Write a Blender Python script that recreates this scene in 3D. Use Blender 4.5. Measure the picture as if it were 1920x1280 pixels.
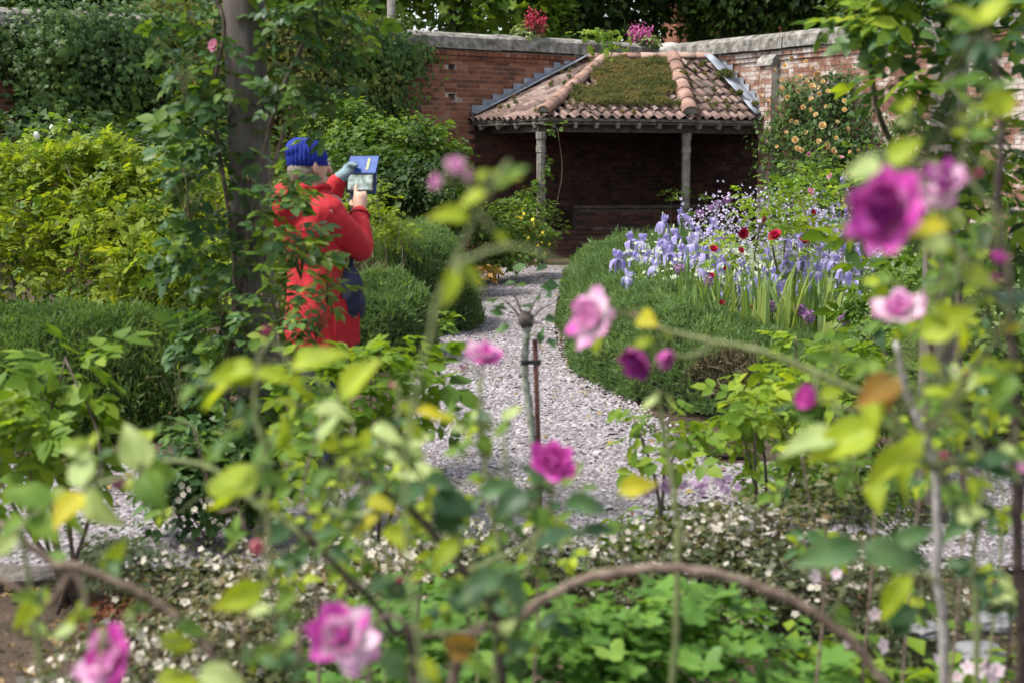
import bpy, bmesh, math, random
import numpy as np
from mathutils import Vector, Matrix, noise
for o in list(bpy.data.objects): bpy.data.objects.remove(o, do_unlink=True)
random.seed(11); rng = np.random.default_rng(11)
SC = bpy.context.scene; COL = SC.collection
R_ = math.radians
# ---------------------------------------------------------------- camera, sky, sun, exposure
FPX, TILT, EYE = 2667.0, R_(7.0), 1.5
cd = bpy.data.cameras.new('camera'); cam = bpy.data.objects.new('camera', cd); COL.objects.link(cam)
cd.lens = 50.0; cd.sensor_width = 36.0; cd.clip_end = 400.0; cd.clip_start = 0.05
cam.location = (0, 0, EYE); cam.rotation_euler = (math.pi/2 - TILT, 0, 0)
cd.dof.use_dof = True; cd.dof.focus_distance = 13.0; cd.dof.aperture_fstop = 3.5; cd.dof.aperture_blades = 0
SC.camera = cam
W = bpy.data.worlds.new('World'); SC.world = W; W.use_nodes = True
nt = W.node_tree; nt.nodes.clear()
sky = nt.nodes.new('ShaderNodeTexSky'); sky.sky_type = 'NISHITA'; sky.sun_disc = False
SUN_EL, SUN_AZ = R_(58), R_(-105)          # azimuth from +Y towards +X
sky.sun_elevation = SUN_EL; sky.sun_rotation = SUN_AZ; sky.dust_density = 2.0
hs = nt.nodes.new('ShaderNodeHueSaturation'); hs.inputs['Saturation'].default_value = 0.35
bg = nt.nodes.new('ShaderNodeBackground'); bg.inputs['Strength'].default_value = 0.075
wo = nt.nodes.new('ShaderNodeOutputWorld')
nt.links.new(sky.outputs[0], hs.inputs['Color']); nt.links.new(hs.outputs[0], bg.inputs['Color']); nt.links.new(bg.outputs[0], wo.inputs[0])
sl = bpy.data.lights.new('sun', 'SUN'); sl.energy = 1.5; sl.angle = R_(14); sl.color = (1.0, 0.95, 0.87)
so = bpy.data.objects.new('sun', sl); COL.objects.link(so)
sdir = Vector((math.cos(SUN_EL)*math.sin(SUN_AZ), math.cos(SUN_EL)*math.cos(SUN_AZ), math.sin(SUN_EL)))
so.rotation_euler = sdir.to_track_quat('Z', 'Y').to_euler(); so.location = (-10, -10, 20)
vs = SC.view_settings
vs.view_transform = 'Standard'; vs.look = 'None'; vs.exposure = 2.1; vs.gamma = 1.0; vs.use_curve_mapping = False
SC.cycles.max_bounces = 6; SC.cycles.transparent_max_bounces = 4
SC.cycles.diffuse_bounces = 4; SC.cycles.glossy_bounces = 2; SC.cycles.transmission_bounces = 3
SC.cycles.use_denoising = True

# ---------------------------------------------------------------- helpers
def at(x, y, Y):
    u = (x-960)/FPX; v = -(y-640)/FPX
    t = Y/(math.cos(TILT)+v*math.sin(TILT))
    return Vector((u*t, Y, EYE + t*(-math.sin(TILT)+v*math.cos(TILT))))
def gnd(x, y, z=0.0):
    u = (x-960)/FPX; v = -(y-640)/FPX
    dz = -math.sin(TILT)+v*math.cos(TILT)
    t = (z-EYE)/dz
    return Vector((u*t, t*(math.cos(TILT)+v*math.sin(TILT)), z))
def proj(P):
    P = np.asarray(P, float); X, Y, Z = P[..., 0], P[..., 1], P[..., 2]-EYE
    d = Y*math.cos(TILT)-Z*math.sin(TILT); up = Y*math.sin(TILT)+Z*math.cos(TILT)
    d = np.maximum(d, .01)
    return 960+FPX*X/d, 640-FPX*up/d
def thing(name, label, cat, loc=(0, 0, 0), group=None):
    o = bpy.data.objects.new(name, None); COL.objects.link(o); o.location = loc
    o.empty_display_size = .1
    o['label'] = label; o['category'] = cat
    if group: o['group'] = group
    return o
def tag(o, label, cat, group=None):
    o['label'] = label; o['category'] = cat
    if group: o['group'] = group
    return o
def link(name, me, mats=None, parent=None, world=True):
    """link mesh data given in world coordinates under a parent that is only translated"""
    o = bpy.data.objects.new(name, me); COL.objects.link(o)
    if mats is not None and len(me.materials) == 0:
        for m in (mats if isinstance(mats, (list, tuple)) else [mats]): me.materials.append(m)
    if parent is not None:
        o.parent = parent
        if world: o.location = -troot(parent)
    return o
def troot(p):
    v = Vector((0, 0, 0))
    while p is not None: v += p.location; p = p.parent
    return v
def mk(name, V, T, smooth=False, attr=None):
    """fast mesh: V (n,3), T (m,3 or 4) or list of polygons"""
    me = bpy.data.meshes.new(name)
    if isinstance(T, np.ndarray):
        V = np.asarray(V, np.float32); k = T.shape[1]; m = len(T)
        me.vertices.add(len(V)); me.vertices.foreach_set('co', V.ravel())
        me.loops.add(m*k); me.loops.foreach_set('vertex_index', T.astype(np.int32).ravel())
        me.polygons.add(m); me.polygons.foreach_set('loop_start', np.arange(0, m*k, k, dtype=np.int32))
        me.update(calc_edges=True)
    else:
        me.from_pydata([tuple(v) for v in V], [], [tuple(f) for f in T]); me.update()
    if smooth: me.polygons.foreach_set('use_smooth', np.ones(len(me.polygons), bool))
    if attr is not None:
        for n, a in attr.items():
            A = me.attributes.new(n, 'FLOAT', 'POINT'); A.data.foreach_set('value', np.asarray(a, np.float32))
    return me
class MB:
    """collects shapes into one mesh"""
    def __init__(s): s.V = []; s.F = []
    def add(s, V, F):
        b = len(s.V); s.V += [tuple(v) for v in V]; s.F += [tuple(i+b for i in f) for f in F]; return s
    def box(s, c, ax, h):
        c = Vector(c); ax = [Vector(a).normalized() for a in ax]
        V = [c+ax[0]*h[0]*i+ax[1]*h[1]*j+ax[2]*h[2]*k for i in (-1, 1) for j in (-1, 1) for k in (-1, 1)]
        return s.add(V, [(0, 1, 3, 2), (4, 6, 7, 5), (0, 4, 5, 1), (2, 3, 7, 6), (0, 2, 6, 4), (1, 5, 7, 3)])
    def tube(s, P, r, n=6, cap=True):
        V, F = tube(P, r, n, cap); return s.add(V, F)
    def prism(s, poly, off):
        n = len(poly); V = [Vector(p) for p in poly]+[Vector(p)+Vector(off) for p in poly]
        F = [tuple(range(n)), tuple(range(2*n-1, n-1, -1))]+[(i, i+n, (i+1) % n+n, (i+1) % n) for i in range(n)]
        return s.add(V, F)
    def mesh(s, name='m', smooth=False, fix=True):
        me = mk(name, s.V, s.F, smooth)
        if fix:
            b = bmesh.new(); b.from_mesh(me); bmesh.ops.recalc_face_normals(b, faces=b.faces); b.to_mesh(me); b.free()
        return me
    def obj(s, name, mats, parent=None, smooth=False): return link(name, s.mesh(name, smooth), mats, parent)
def tube(P, r, n=6, cap=True):
    P = [Vector(p) for p in P]; m = len(P)
    if not hasattr(r, '__len__'): r = [r]*m
    V = []; F = []; up = None
    for i, p in enumerate(P):
        t = (P[min(i+1, m-1)]-P[max(i-1, 0)]).normalized()
        if up is None: up = t.orthogonal().normalized()
        a = (up-t*up.dot(t))
        a = a.normalized() if a.length > 1e-6 else t.orthogonal().normalized()
        up = a; b = t.cross(a)
        for k in range(n):
            q = 2*math.pi*k/n; V.append(p+(a*math.cos(q)+b*math.sin(q))*r[i])
    for i in range(m-1):
        for k in range(n):
            F.append((i*n+k, i*n+(k+1) % n, (i+1)*n+(k+1) % n, (i+1)*n+k))
    if cap: F.append(tuple(range(n-1, -1, -1))); F.append(tuple((m-1)*n+k for k in range(n)))
    return V, F
def bez(P, n=10):
    """Catmull-Rom through points"""
    P = [Vector(p) for p in P]; Q = [P[0]*2-P[1]]+P+[P[-1]*2-P[-2]]; out = []
    for i in range(1, len(Q)-2):
        for k in range(n):
            t = k/n; a, b, c, d = Q[i-1], Q[i], Q[i+1], Q[i+2]
            out.append(.5*((2*b)+(c-a)*t+(2*a-5*b+4*c-d)*t*t+(3*b-a-3*c+d)*t**3))
    out.append(P[-1]); return out
# ---- materials
def newmat(name):
    m = bpy.data.materials.new(name); m.use_nodes = True; m.node_tree.nodes.clear(); return m, m.node_tree
def N(t, kind, **kw):
    n = t.nodes.new('ShaderNode'+kind)
    for k, v in kw.items():
        if k.startswith('i_'):
            k = k[2:]; n.inputs[int(k) if k.isdigit() else k.replace('_', ' ')].default_value = v
        else: setattr(n, k, v)
    return n
def ramp(t, cols, fac=None):
    r = N(t, 'ValToRGB'); e = r.color_ramp.elements
    while len(e) < len(cols): e.new(.5)
    for i, (p, c) in enumerate(cols): e[i].position = p; e[i].color = (*c, 1)
    if fac is not None: t.links.new(fac, r.inputs[0])
    return r
def rnd_fac(t, noise_scale=0, noise_amt=.5):
    """random number per leaf / brick (mesh island + object), with a slow drift through space"""
    g = N(t, 'NewGeometry'); o = N(t, 'ObjectInfo')
    a = N(t, 'Math', operation='ADD'); t.links.new(g.outputs['Random Per Island'], a.inputs[0]); t.links.new(o.outputs['Random'], a.inputs[1])
    f = N(t, 'Math', operation='FRACT'); t.links.new(a.outputs[0], f.inputs[0])
    out = f.outputs[0]
    if noise_scale:
        n = N(t, 'TexNoise', i_Scale=noise_scale, i_Detail=2.0); t.links.new(g.outputs['Position'], n.inputs['Vector'])
        mr = N(t, 'MapRange', i_1=.3, i_2=.7); t.links.new(n.outputs[0], mr.inputs[0])
        mx = N(t, 'Mix'); mx.inputs[0].default_value = noise_amt
        t.links.new(out, mx.inputs[2]); t.links.new(mr.outputs[0], mx.inputs[3]); out = mx.outputs[0]
    return out
def leaf_mat(name, cols, trans=.35, tint=(1.15, 1.1, .45), rough=.55, nscale=1.5, namt=.45, spec=.22):
    m, t = newmat(name); cols = [(p, (c[0]*1.12, c[1]*1.14, c[2]*.78)) for p, c in cols]
    r = ramp(t, cols, rnd_fac(t, nscale, namt))
    p = N(t, 'BsdfPrincipled', i_Roughness=rough); p.inputs['Specular IOR Level'].default_value = spec
    t.links.new(r.outputs[0], p.inputs['Base Color'])
    mu = N(t, 'Mix', data_type='RGBA', blend_type='MULTIPLY'); mu.inputs[0].default_value = 1; mu.inputs[7].default_value = (*[c*1.5 for c in tint], 1)
    t.links.new(r.outputs[0], mu.inputs[6])
    tr = N(t, 'BsdfTranslucent'); t.links.new(mu.outputs[2], tr.inputs[0])
    ms = N(t, 'MixShader'); ms.inputs[0].default_value = trans
    t.links.new(p.outputs[0], ms.inputs[1]); t.links.new(tr.outputs[0], ms.inputs[2])
    o = N(t, 'OutputMaterial'); t.links.new(ms.outputs[0], o.inputs[0]); return m
def rough_mat(name, cols, scale=8, rough=.85, bump=.3, bscale=40, rnd=0.0, det=6, spec=.25, vec='pos'):
    """noise-coloured matte surface; rnd mixes in a random value per piece"""
    m, t = newmat(name)
    if vec == 'pos': v = N(t, 'NewGeometry').outputs['Position']
    else: v = N(t, 'TexCoord').outputs['Object']
    n = N(t, 'TexNoise', i_Scale=float(scale), i_Detail=float(det), i_Roughness=.65); t.links.new(v, n.inputs['Vector'])
    mr = N(t, 'MapRange', i_1=.28, i_2=.72); t.links.new(n.outputs[0], mr.inputs[0]); fac = mr.outputs[0]
    if rnd:
        mx = N(t, 'Mix'); mx.inputs[0].default_value = rnd; t.links.new(fac, mx.inputs[2]); t.links.new(rnd_fac(t), mx.inputs[3]); fac = mx.outputs[0]
    r = ramp(t, cols, fac)
    p = N(t, 'BsdfPrincipled', i_Roughness=rough); p.inputs['Specular IOR Level'].default_value = spec
    t.links.new(r.outputs[0], p.inputs['Base Color'])
    if bump:
        b = N(t, 'TexNoise', i_Scale=float(bscale), i_Detail=5.0); t.links.new(v, b.inputs['Vector'])
        bn = N(t, 'Bump', i_Strength=bump, i_Distance=.02); t.links.new(b.outputs[0], bn.inputs['Height']); t.links.new(bn.outputs[0], p.inputs['Normal'])
    o = N(t, 'OutputMaterial'); t.links.new(p.outputs[0], o.inputs[0]); return m
def petal_mat(name, cols, trans=.35, rough=.55):
    """colour runs along the petal (attribute pv: 0 at its base, 1 at its lip)"""
    m, t = newmat(name)
    a = N(t, 'Attribute', attribute_name='pv')
    ad = N(t, 'Math', operation='MULTIPLY_ADD'); f = rnd_fac(t); t.links.new(f, ad.inputs[0]); ad.inputs[1].default_value = .3
    s = N(t, 'Math', operation='SUBTRACT'); t.links.new(a.outputs['Fac'], s.inputs[0]); s.inputs[1].default_value = .15
    t.links.new(s.outputs[0], ad.inputs[2])
    r = ramp(t, cols, ad.outputs[0])
    p = N(t, 'BsdfPrincipled', i_Roughness=rough); p.inputs['Specular IOR Level'].default_value = .25
    t.links.new(r.outputs[0], p.inputs['Base Color'])
    tr = N(t, 'BsdfTranslucent'); t.links.new(r.outputs[0], tr.inputs[0])
    ms = N(t, 'MixShader'); ms.inputs[0].default_value = trans
    t.links.new(p.outputs[0], ms.inputs[1]); t.links.new(tr.outputs[0], ms.inputs[2])
    o = N(t, 'OutputMaterial'); t.links.new(ms.outputs[0], o.inputs[0]); return m
def frames(nrm, ax):
    """rotation matrices with Z=normal, Y=leaf axis"""
    nrm = nrm/np.maximum(np.linalg.norm(nrm, axis=1, keepdims=True), 1e-6)
    ax = ax-nrm*np.sum(nrm*ax, 1, keepdims=True); ax = ax/np.maximum(np.linalg.norm(ax, axis=1, keepdims=True), 1e-6)
    x = np.cross(ax, nrm); return np.stack([x, ax, nrm], axis=2)
def scatter(proto, P, R, S):
    V, T = proto[0], proto[1]; n, k = len(P), len(V)
    S = np.asarray(S).reshape(n, 1, 1)
    W_ = np.einsum('nij,kj->nki', R, V)*S+P[:, None, :]
    return W_.reshape(-1, 3), (T[None]+(np.arange(n)*k)[:, None, None]).reshape(-1, 3)
def multi_scatter(protos, P, R, S):
    """several shapes shared out at random"""
    w = rng.integers(0, len(protos), len(P)); Vs = []; Ts = []; b = 0
    for i, pr in enumerate(protos):
        q = w == i
        if not q.any(): continue
        V, T = scatter(pr, P[q], R[q], np.asarray(S)[q]); Vs.append(V); Ts.append(T+b); b += len(V)
    return np.concatenate(Vs), np.concatenate(Ts)
def unit(n): v = rng.normal(size=(n, 3)); return v/np.linalg.norm(v, axis=1, keepdims=True)
def noise3(P, s, seed=0.0):
    return np.array([noise.noise(Vector((p[0]*s+seed, p[1]*s+seed*.7, p[2]*s-seed))) for p in P])
def inst(name, me, parent, proot, loc, Rm, s):
    """one piece: an object sharing mesh data, placed in world space under a translated parent"""
    o = bpy.data.objects.new(name, me); COL.objects.link(o); o.parent = parent
    M = Matrix.Identity(4)
    sv = s if hasattr(s, '__len__') else (s, s, s)
    for i in range(3):
        for j in range(3): M[i][j] = Rm[i][j]*sv[j]
        M[i][3] = loc[i]-proot[i]
    o.matrix_basis = M; return o
# ---- leaf shapes (length 1 along Y, normal Z)
def leaf_shape(w=.33, st=(0, .3, .65, 1), prof=(0, .9, .85, 0), fold=.25, droop=.18, cols=1):
    V = []; T = []; rows = []
    for s, p in zip(st, prof):
        z = -droop*s*s
        if p == 0: rows.append([len(V)]); V.append((0, s, z))
        else:
            r = []
            for c in range(-cols, cols+1):
                u = c/cols; r.append(len(V)); V.append((u*w*p, s, z+abs(u)*w*p*fold))
            rows.append(r)
    for a, b in zip(rows[:-1], rows[1:]):
        if len(a) == 1:
            for i in range(len(b)-1): T.append((a[0], b[i+1], b[i]))
        elif len(b) == 1:
            for i in range(len(a)-1): T.append((a[i], a[i+1], b[0]))
        else:
            for i in range(len(a)-1): T.append((a[i], a[i+1], b[i+1])); T.append((a[i], b[i+1], b[i]))
    return np.array(V, float), np.array(T, int)
def compound(leaflet, n=2, term=1.0, spread=R_(58), L=1.0, size=.42, rachis=.012, seed=0):
    """a pinnate leaf of 2n+1 leaflets"""
    r = random.Random(seed); Vs = []; Ts = []; b = 0
    def put(p, ang, sc, roll):
        nonlocal b
        V, T = leaflet; V = V*sc; c, s = math.cos(ang), math.sin(ang)
        cr, sr = math.cos(roll), math.sin(roll)
        V = np.stack([V[:, 0]*cr+V[:, 2]*sr, V[:, 1], -V[:, 0]*sr+V[:, 2]*cr], 1)
        V = np.stack([V[:, 0]*c+V[:, 1]*s, -V[:, 0]*s+V[:, 1]*c, V[:, 2]], 1)+np.array(p)
        Vs.append(V); Ts.append(T+b); b += len(V)
    for k in range(n):
        y = L*(.28+.36*k/max(n-1, 1)) if n > 1 else L*.35
        z = -.10*y*y
        for sg in (-1, 1): put((0, y, z), sg*spread+r.uniform(-.15, .15), size*(.85+.2*k/max(n, 1))*r.uniform(.85, 1.1), r.uniform(-.35, .35))
    put((0, L*.72, -.08), r.uniform(-.15, .15), size*1.15*term, r.uniform(-.3, .3))
    if rachis:
        V = np.array([(-rachis, 0, 0), (rachis, 0, 0), (0, .72*L, -.05)]); Vs.append(V); Ts.append(np.array([[0, 1, 2]])+b)
    return np.concatenate(Vs), np.concatenate(Ts)
LEAF_LO = leaf_shape(.34, (0, .45, 1), (0, 1, 0))
LEAF_MID = leaf_shape(.33)
LEAF_HI = leaf_shape(.34, (0, .06, .2, .38, .56, .74, .9, 1), (0, .32, .75, .98, 1, .8, .42, 0), .22, .22, 2)
COMP_LO = [compound(LEAF_LO, 2, seed=i) for i in range(3)]
COMP_MID = [compound(LEAF_MID, 2, seed=i) for i in range(4)]
def lobed(n=5, depth=.45, seed=0, cup=.12):
    """round palmate leaf, stalk end at origin, length 1"""
    r = random.Random(seed); V = [(0, .42, 0)]; k = n*4
    for i in range(k+1):
        a = -math.pi*.5+R_(18)+(2*math.pi-R_(36))*i/k
        q = (i % 4)/4; f = 1-depth*abs(math.cos(math.pi*q))**2 if i not in (0, k) else .45
        rad = .5*f*r.uniform(.93, 1.05)
        V.append((rad*math.cos(a), .42+rad*math.sin(a)*1.05, cup*(rad/.5)**2*(.4+.6*math.cos(2*a*1.5))))
    T = [(0, i, i+1) for i in range(1, k+1)]
    return np.array(V), np.array(T)
def ivyleaf(seed=0):
    r = random.Random(seed)
    o = [(0, .05), (.32, -.08), (.3, .22), (.52, .42), (.22, .5), (0, 1.0), (-.22, .5), (-.52, .42), (-.3, .22), (-.32, -.08)]
    V = [(0, .35, .05)]+[(x*r.uniform(.85, 1.1), y, -.1*abs(x)-.08*y*y) for x, y in o]
    return np.array(V), np.array([(0, i, i % 10+1) for i in range(1, 11)])
# ---------------------------------------------------------------- materials of the place
M_soil = rough_mat('soil', [(.0, (.028, .019, .013)), (.5, (.055, .038, .026)), (1, (.10, .072, .05))], 9, .95, .8, 60)
M_gravel_bed = rough_mat('gravel_bed', [(0, (.09, .08, .078)), (.5, (.18, .163, .16)), (1, (.28, .26, .26))], 55, .9, .9, 90)
M_chip = rough_mat('gravel_chips', [(0, (.10, .088, .093)), (.3, (.19, .172, .183)), (.65, (.275, .252, .268)), (.88, (.35, .325, .34)), (.95, (.46, .41, .35)), (1, (.62, .60, .58))], 1.3, .8, 0, rnd=.7)
M_brick = rough_mat('brick_red', [(0, (.05, .027, .022)), (.22, (.115, .048, .031)), (.5, (.185, .073, .042)), (.75, (.24, .105, .062)), (.92, (.26, .145, .095)), (1, (.27, .22, .19))], 2.2, .9, .5, 70, rnd=.62)
M_brick_far = rough_mat('brick_dark', [(0, (.02, .014, .013)), (.4, (.055, .028, .022)), (.8, (.10, .045, .032)), (1, (.14, .085, .07))], 2.2, .92, .5, 70, rnd=.6)  # darker brick for the shelter interior, bench and terrace
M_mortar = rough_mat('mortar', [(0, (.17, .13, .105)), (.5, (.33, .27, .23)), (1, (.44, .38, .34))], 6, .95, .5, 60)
M_darkmortar = rough_mat('dark_mortar', [(0, (.03, .025, .022)), (.6, (.075, .06, .05)), (1, (.14, .12, .105))], 5, .95, .4, 60)  # darker mortar, used below the shelter roof and in the bench
M_stone = rough_mat('lichen_stone', [(0, (.055, .05, .045)), (.35, (.12, .112, .098)), (.6, (.21, .20, .18)), (.8, (.27, .26, .235)), (.9, (.46, .45, .42)), (1, (.6, .59, .56))], 7, .95, .7, 45)
M_stone_cap = rough_mat('pale_capstone', [(0, (.16, .15, .13)), (.4, (.32, .31, .28)), (1, (.55, .54, .50))], 9, .95, .6, 45)
M_lead = rough_mat('lead_sheet', [(0, (.12, .135, .16)), (.5, (.20, .22, .26)), (1, (.34, .36, .40))], 6, .6, .15, 25, spec=.5)
M_oldwood = rough_mat('silvered_oak', [(0, (.09, .078, .066)), (.5, (.19, .175, .155)), (1, (.31, .295, .265))], 9, .85, .4, 30)
M_darkwood = rough_mat('dark_oak', [(0, (.03, .024, .019)), (.5, (.065, .052, .042)), (1, (.12, .10, .085))], 9, .85, .4, 30)
M_tile = rough_mat('clay_pantile', [(0, (.05, .040, .036)), (.25, (.115, .08, .068)), (.5, (.175, .115, .097)), (.72, (.245, .172, .15)), (.88, (.28, .235, .21)), (1, (.46, .43, .40))], 8, .85, .4, 60, rnd=.55)
M_ridge = rough_mat('clay_ridge', [(0, (.11, .075, .06)), (.4, (.25, .148, .115)), (.75, (.34, .235, .195)), (1, (.46, .40, .36))], 6, .85, .3, 50, rnd=.4)
M_lime = rough_mat('limewashed_brick', [(0, (.10, .05, .038)), (.34, (.19, .09, .06)), (.50, (.26, .15, .11)), (.62, (.42, .35, .315)), (1, (.60, .55, .52))], 2.6, .92, .6, 60, rnd=.28)
M_limemortar = rough_mat('lime_mortar', [(0, (.25, .20, .17)), (.5, (.45, .40, .37)), (1, (.62, .58, .55))], 4, .95, .5, 60)

# ---------------------------------------------------------------- ground, path
def ground():
    n = 161; xs = np.linspace(-80, 80, n); ys = np.linspace(-40, 120, n)
    # dense middle
    xs = np.unique(np.concatenate([np.linspace(-80, -10, 30), np.linspace(-10, 10, 110), np.linspace(10, 80, 30)]))
    ys = np.unique(np.concatenate([np.linspace(-60, -2, 20), np.linspace(-2, 26, 150), np.linspace(26, 140, 30)]))
    X, Y = np.meshgrid(xs, ys); P = np.stack([X.ravel(), Y.ravel(), 0*X.ravel()], 1)
    z = noise3(P, 1.3)*.012+noise3(P, 4.5, 3.)*.008-.03; P[:, 2] = np.minimum(z, -.008)
    a = len(xs); i = np.arange(len(ys)-1)[:, None]*a+np.arange(a-1)[None]
    T = np.stack([i, i+1, i+a+1, i+a], -1).reshape(-1, 4)
    o = link('ground', mk('ground', P, T, True), M_soil); o['kind'] = 'structure'; return o
ground()
PL = [gnd(*p) for p in [(790, 868), (765, 760), (772, 700), (800, 655), (845, 615), (872, 580), (890, 545), (905, 515), (935, 498)]]
PR = [gnd(*p) for p in [(1330, 868), (1210, 803), (1110, 742), (1064, 690), (1043, 640), (1040, 600), (1046, 555), (1056, 515), (1070, 498)]]
PL = bez(PL, 5); PR = bez(PR, 5)
CY0, CY1 = 5.25, PL[0].y
def path():
    V = []; F = []
    for a, b in zip(PL, PR): V += [Vector((a.x, a.y, .0)), Vector((b.x, b.y, .0))]
    for i in range(len(PL)-1): F.append((2*i, 2*i+1, 2*i+3, 2*i+2))
    o = link('garden_path', mk('garden_path', V, F), M_gravel_bed); o['kind'] = 'structure'
    V = [(-9, CY0, .0), (9, CY0, 0), (9, CY1-.002, 0), (-9, CY1-.002, 0)]
    o = link('cross_path', mk('cross_path', V, [(0, 1, 2, 3)]), M_gravel_bed); o['kind'] = 'structure'
    # terrace before the shelter
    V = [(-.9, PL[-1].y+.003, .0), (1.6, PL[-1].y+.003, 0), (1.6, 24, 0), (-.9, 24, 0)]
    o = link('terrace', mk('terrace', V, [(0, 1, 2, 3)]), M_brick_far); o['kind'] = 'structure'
path()
def chip(seed):
    r = random.Random(seed); k = 5; V = [(r.uniform(-.15, .15), r.uniform(-.15, .15), r.uniform(.22, .38))]
    for i in range(k):
        a = 2*math.pi*i/k+r.uniform(-.3, .3); q = r.uniform(.38, .6); V.append((q*math.cos(a), q*math.sin(a)*.75, r.uniform(-.02, .12)))
    return np.array(V), np.array([(0, i, i % k+1) for i in range(1, k+1)])
def gravel():
    pts = []
    for i in range(len(PL)-1):
        a, b, c, d = PL[i], PR[i], PR[i+1], PL[i+1]
        y0, y1 = a.y, d.y; area = (b.x-a.x)*(y1-y0)
        dens = 4200 if y0 < 10 else 2400 if y0 < 14 else 1200
        m = int(area*dens); t = rng.random(m); u = rng.random(m)
        xa = a.x+(d.x-a.x)*t; xb = b.x+(c.x-b.x)*t
        edge = (u < .06) | (u > .94)
        pts.append(np.stack([xa+(xb-xa)*u+edge*rng.normal(0, .05, m), y0+(y1-y0)*t, np.zeros(m)], 1))
    m = 66000; x = rng.uniform(-4.2, 4.2, m); y = rng.uniform(CY0-.06, CY1, m); pts.append(np.stack([x, y, 0*x], 1))
    P = np.concatenate(pts); n = len(P)
    nr = np.stack([rng.normal(0, .28, n), rng.normal(0, .28, n), np.ones(n)], 1)
    S = rng.gamma(3, .0054, n)+.004
    V, T = multi_scatter([chip(i) for i in range(6)], P, frames(nr, unit(n)), S)
    o = link('gravel_chips', mk('gravel', V, T), M_chip); o['kind'] = 'stuff'
    tag(o, 'pale mauve grey slate chippings covering the garden path', 'gravel')
gravel()
def fallen():
    m = 900; i = rng.integers(0, len(PL)-1, m); t = rng.random(m); e = np.where(rng.random(m) < .5, rng.beta(.5, 2.2, m), 1-rng.beta(.5, 2.2, m)); P = np.zeros((m, 3))
    for k in range(m):
        a = PL[i[k]].lerp(PL[i[k]+1], t[k]); b = PR[i[k]].lerp(PR[i[k]+1], t[k]); P[k] = a.lerp(b, e[k]*1.1-.05)
    k = 500; P = np.concatenate([P, np.stack([rng.uniform(-2.8, 2.8, k), rng.uniform(CY0, CY1, k), np.zeros(k)], 1)]); P[:, 2] = rng.uniform(.008, .018, len(P)); m = len(P)
    V, T = multi_scatter([LEAF_LO, LEAF_MID], P, frames(rng.normal(0, .3, (m, 3))+np.array([0, 0, 1.]), unit(m)), .022*rng.lognormal(0, .45, m))
    o = link('fallen_leaves', mk('fallen_leaves', V, T), leaf_mat('fallen_leaf', [(0, (.06, .035, .02)), (.5, (.16, .10, .05)), (.8, (.26, .19, .07)), (1, (.5, .36, .34))], .1, rough=.85)); o['kind'] = 'stuff'; tag(o, 'small brown fallen leaves and petals strewn over the gravel', 'fallen leaves')
fallen()

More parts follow.
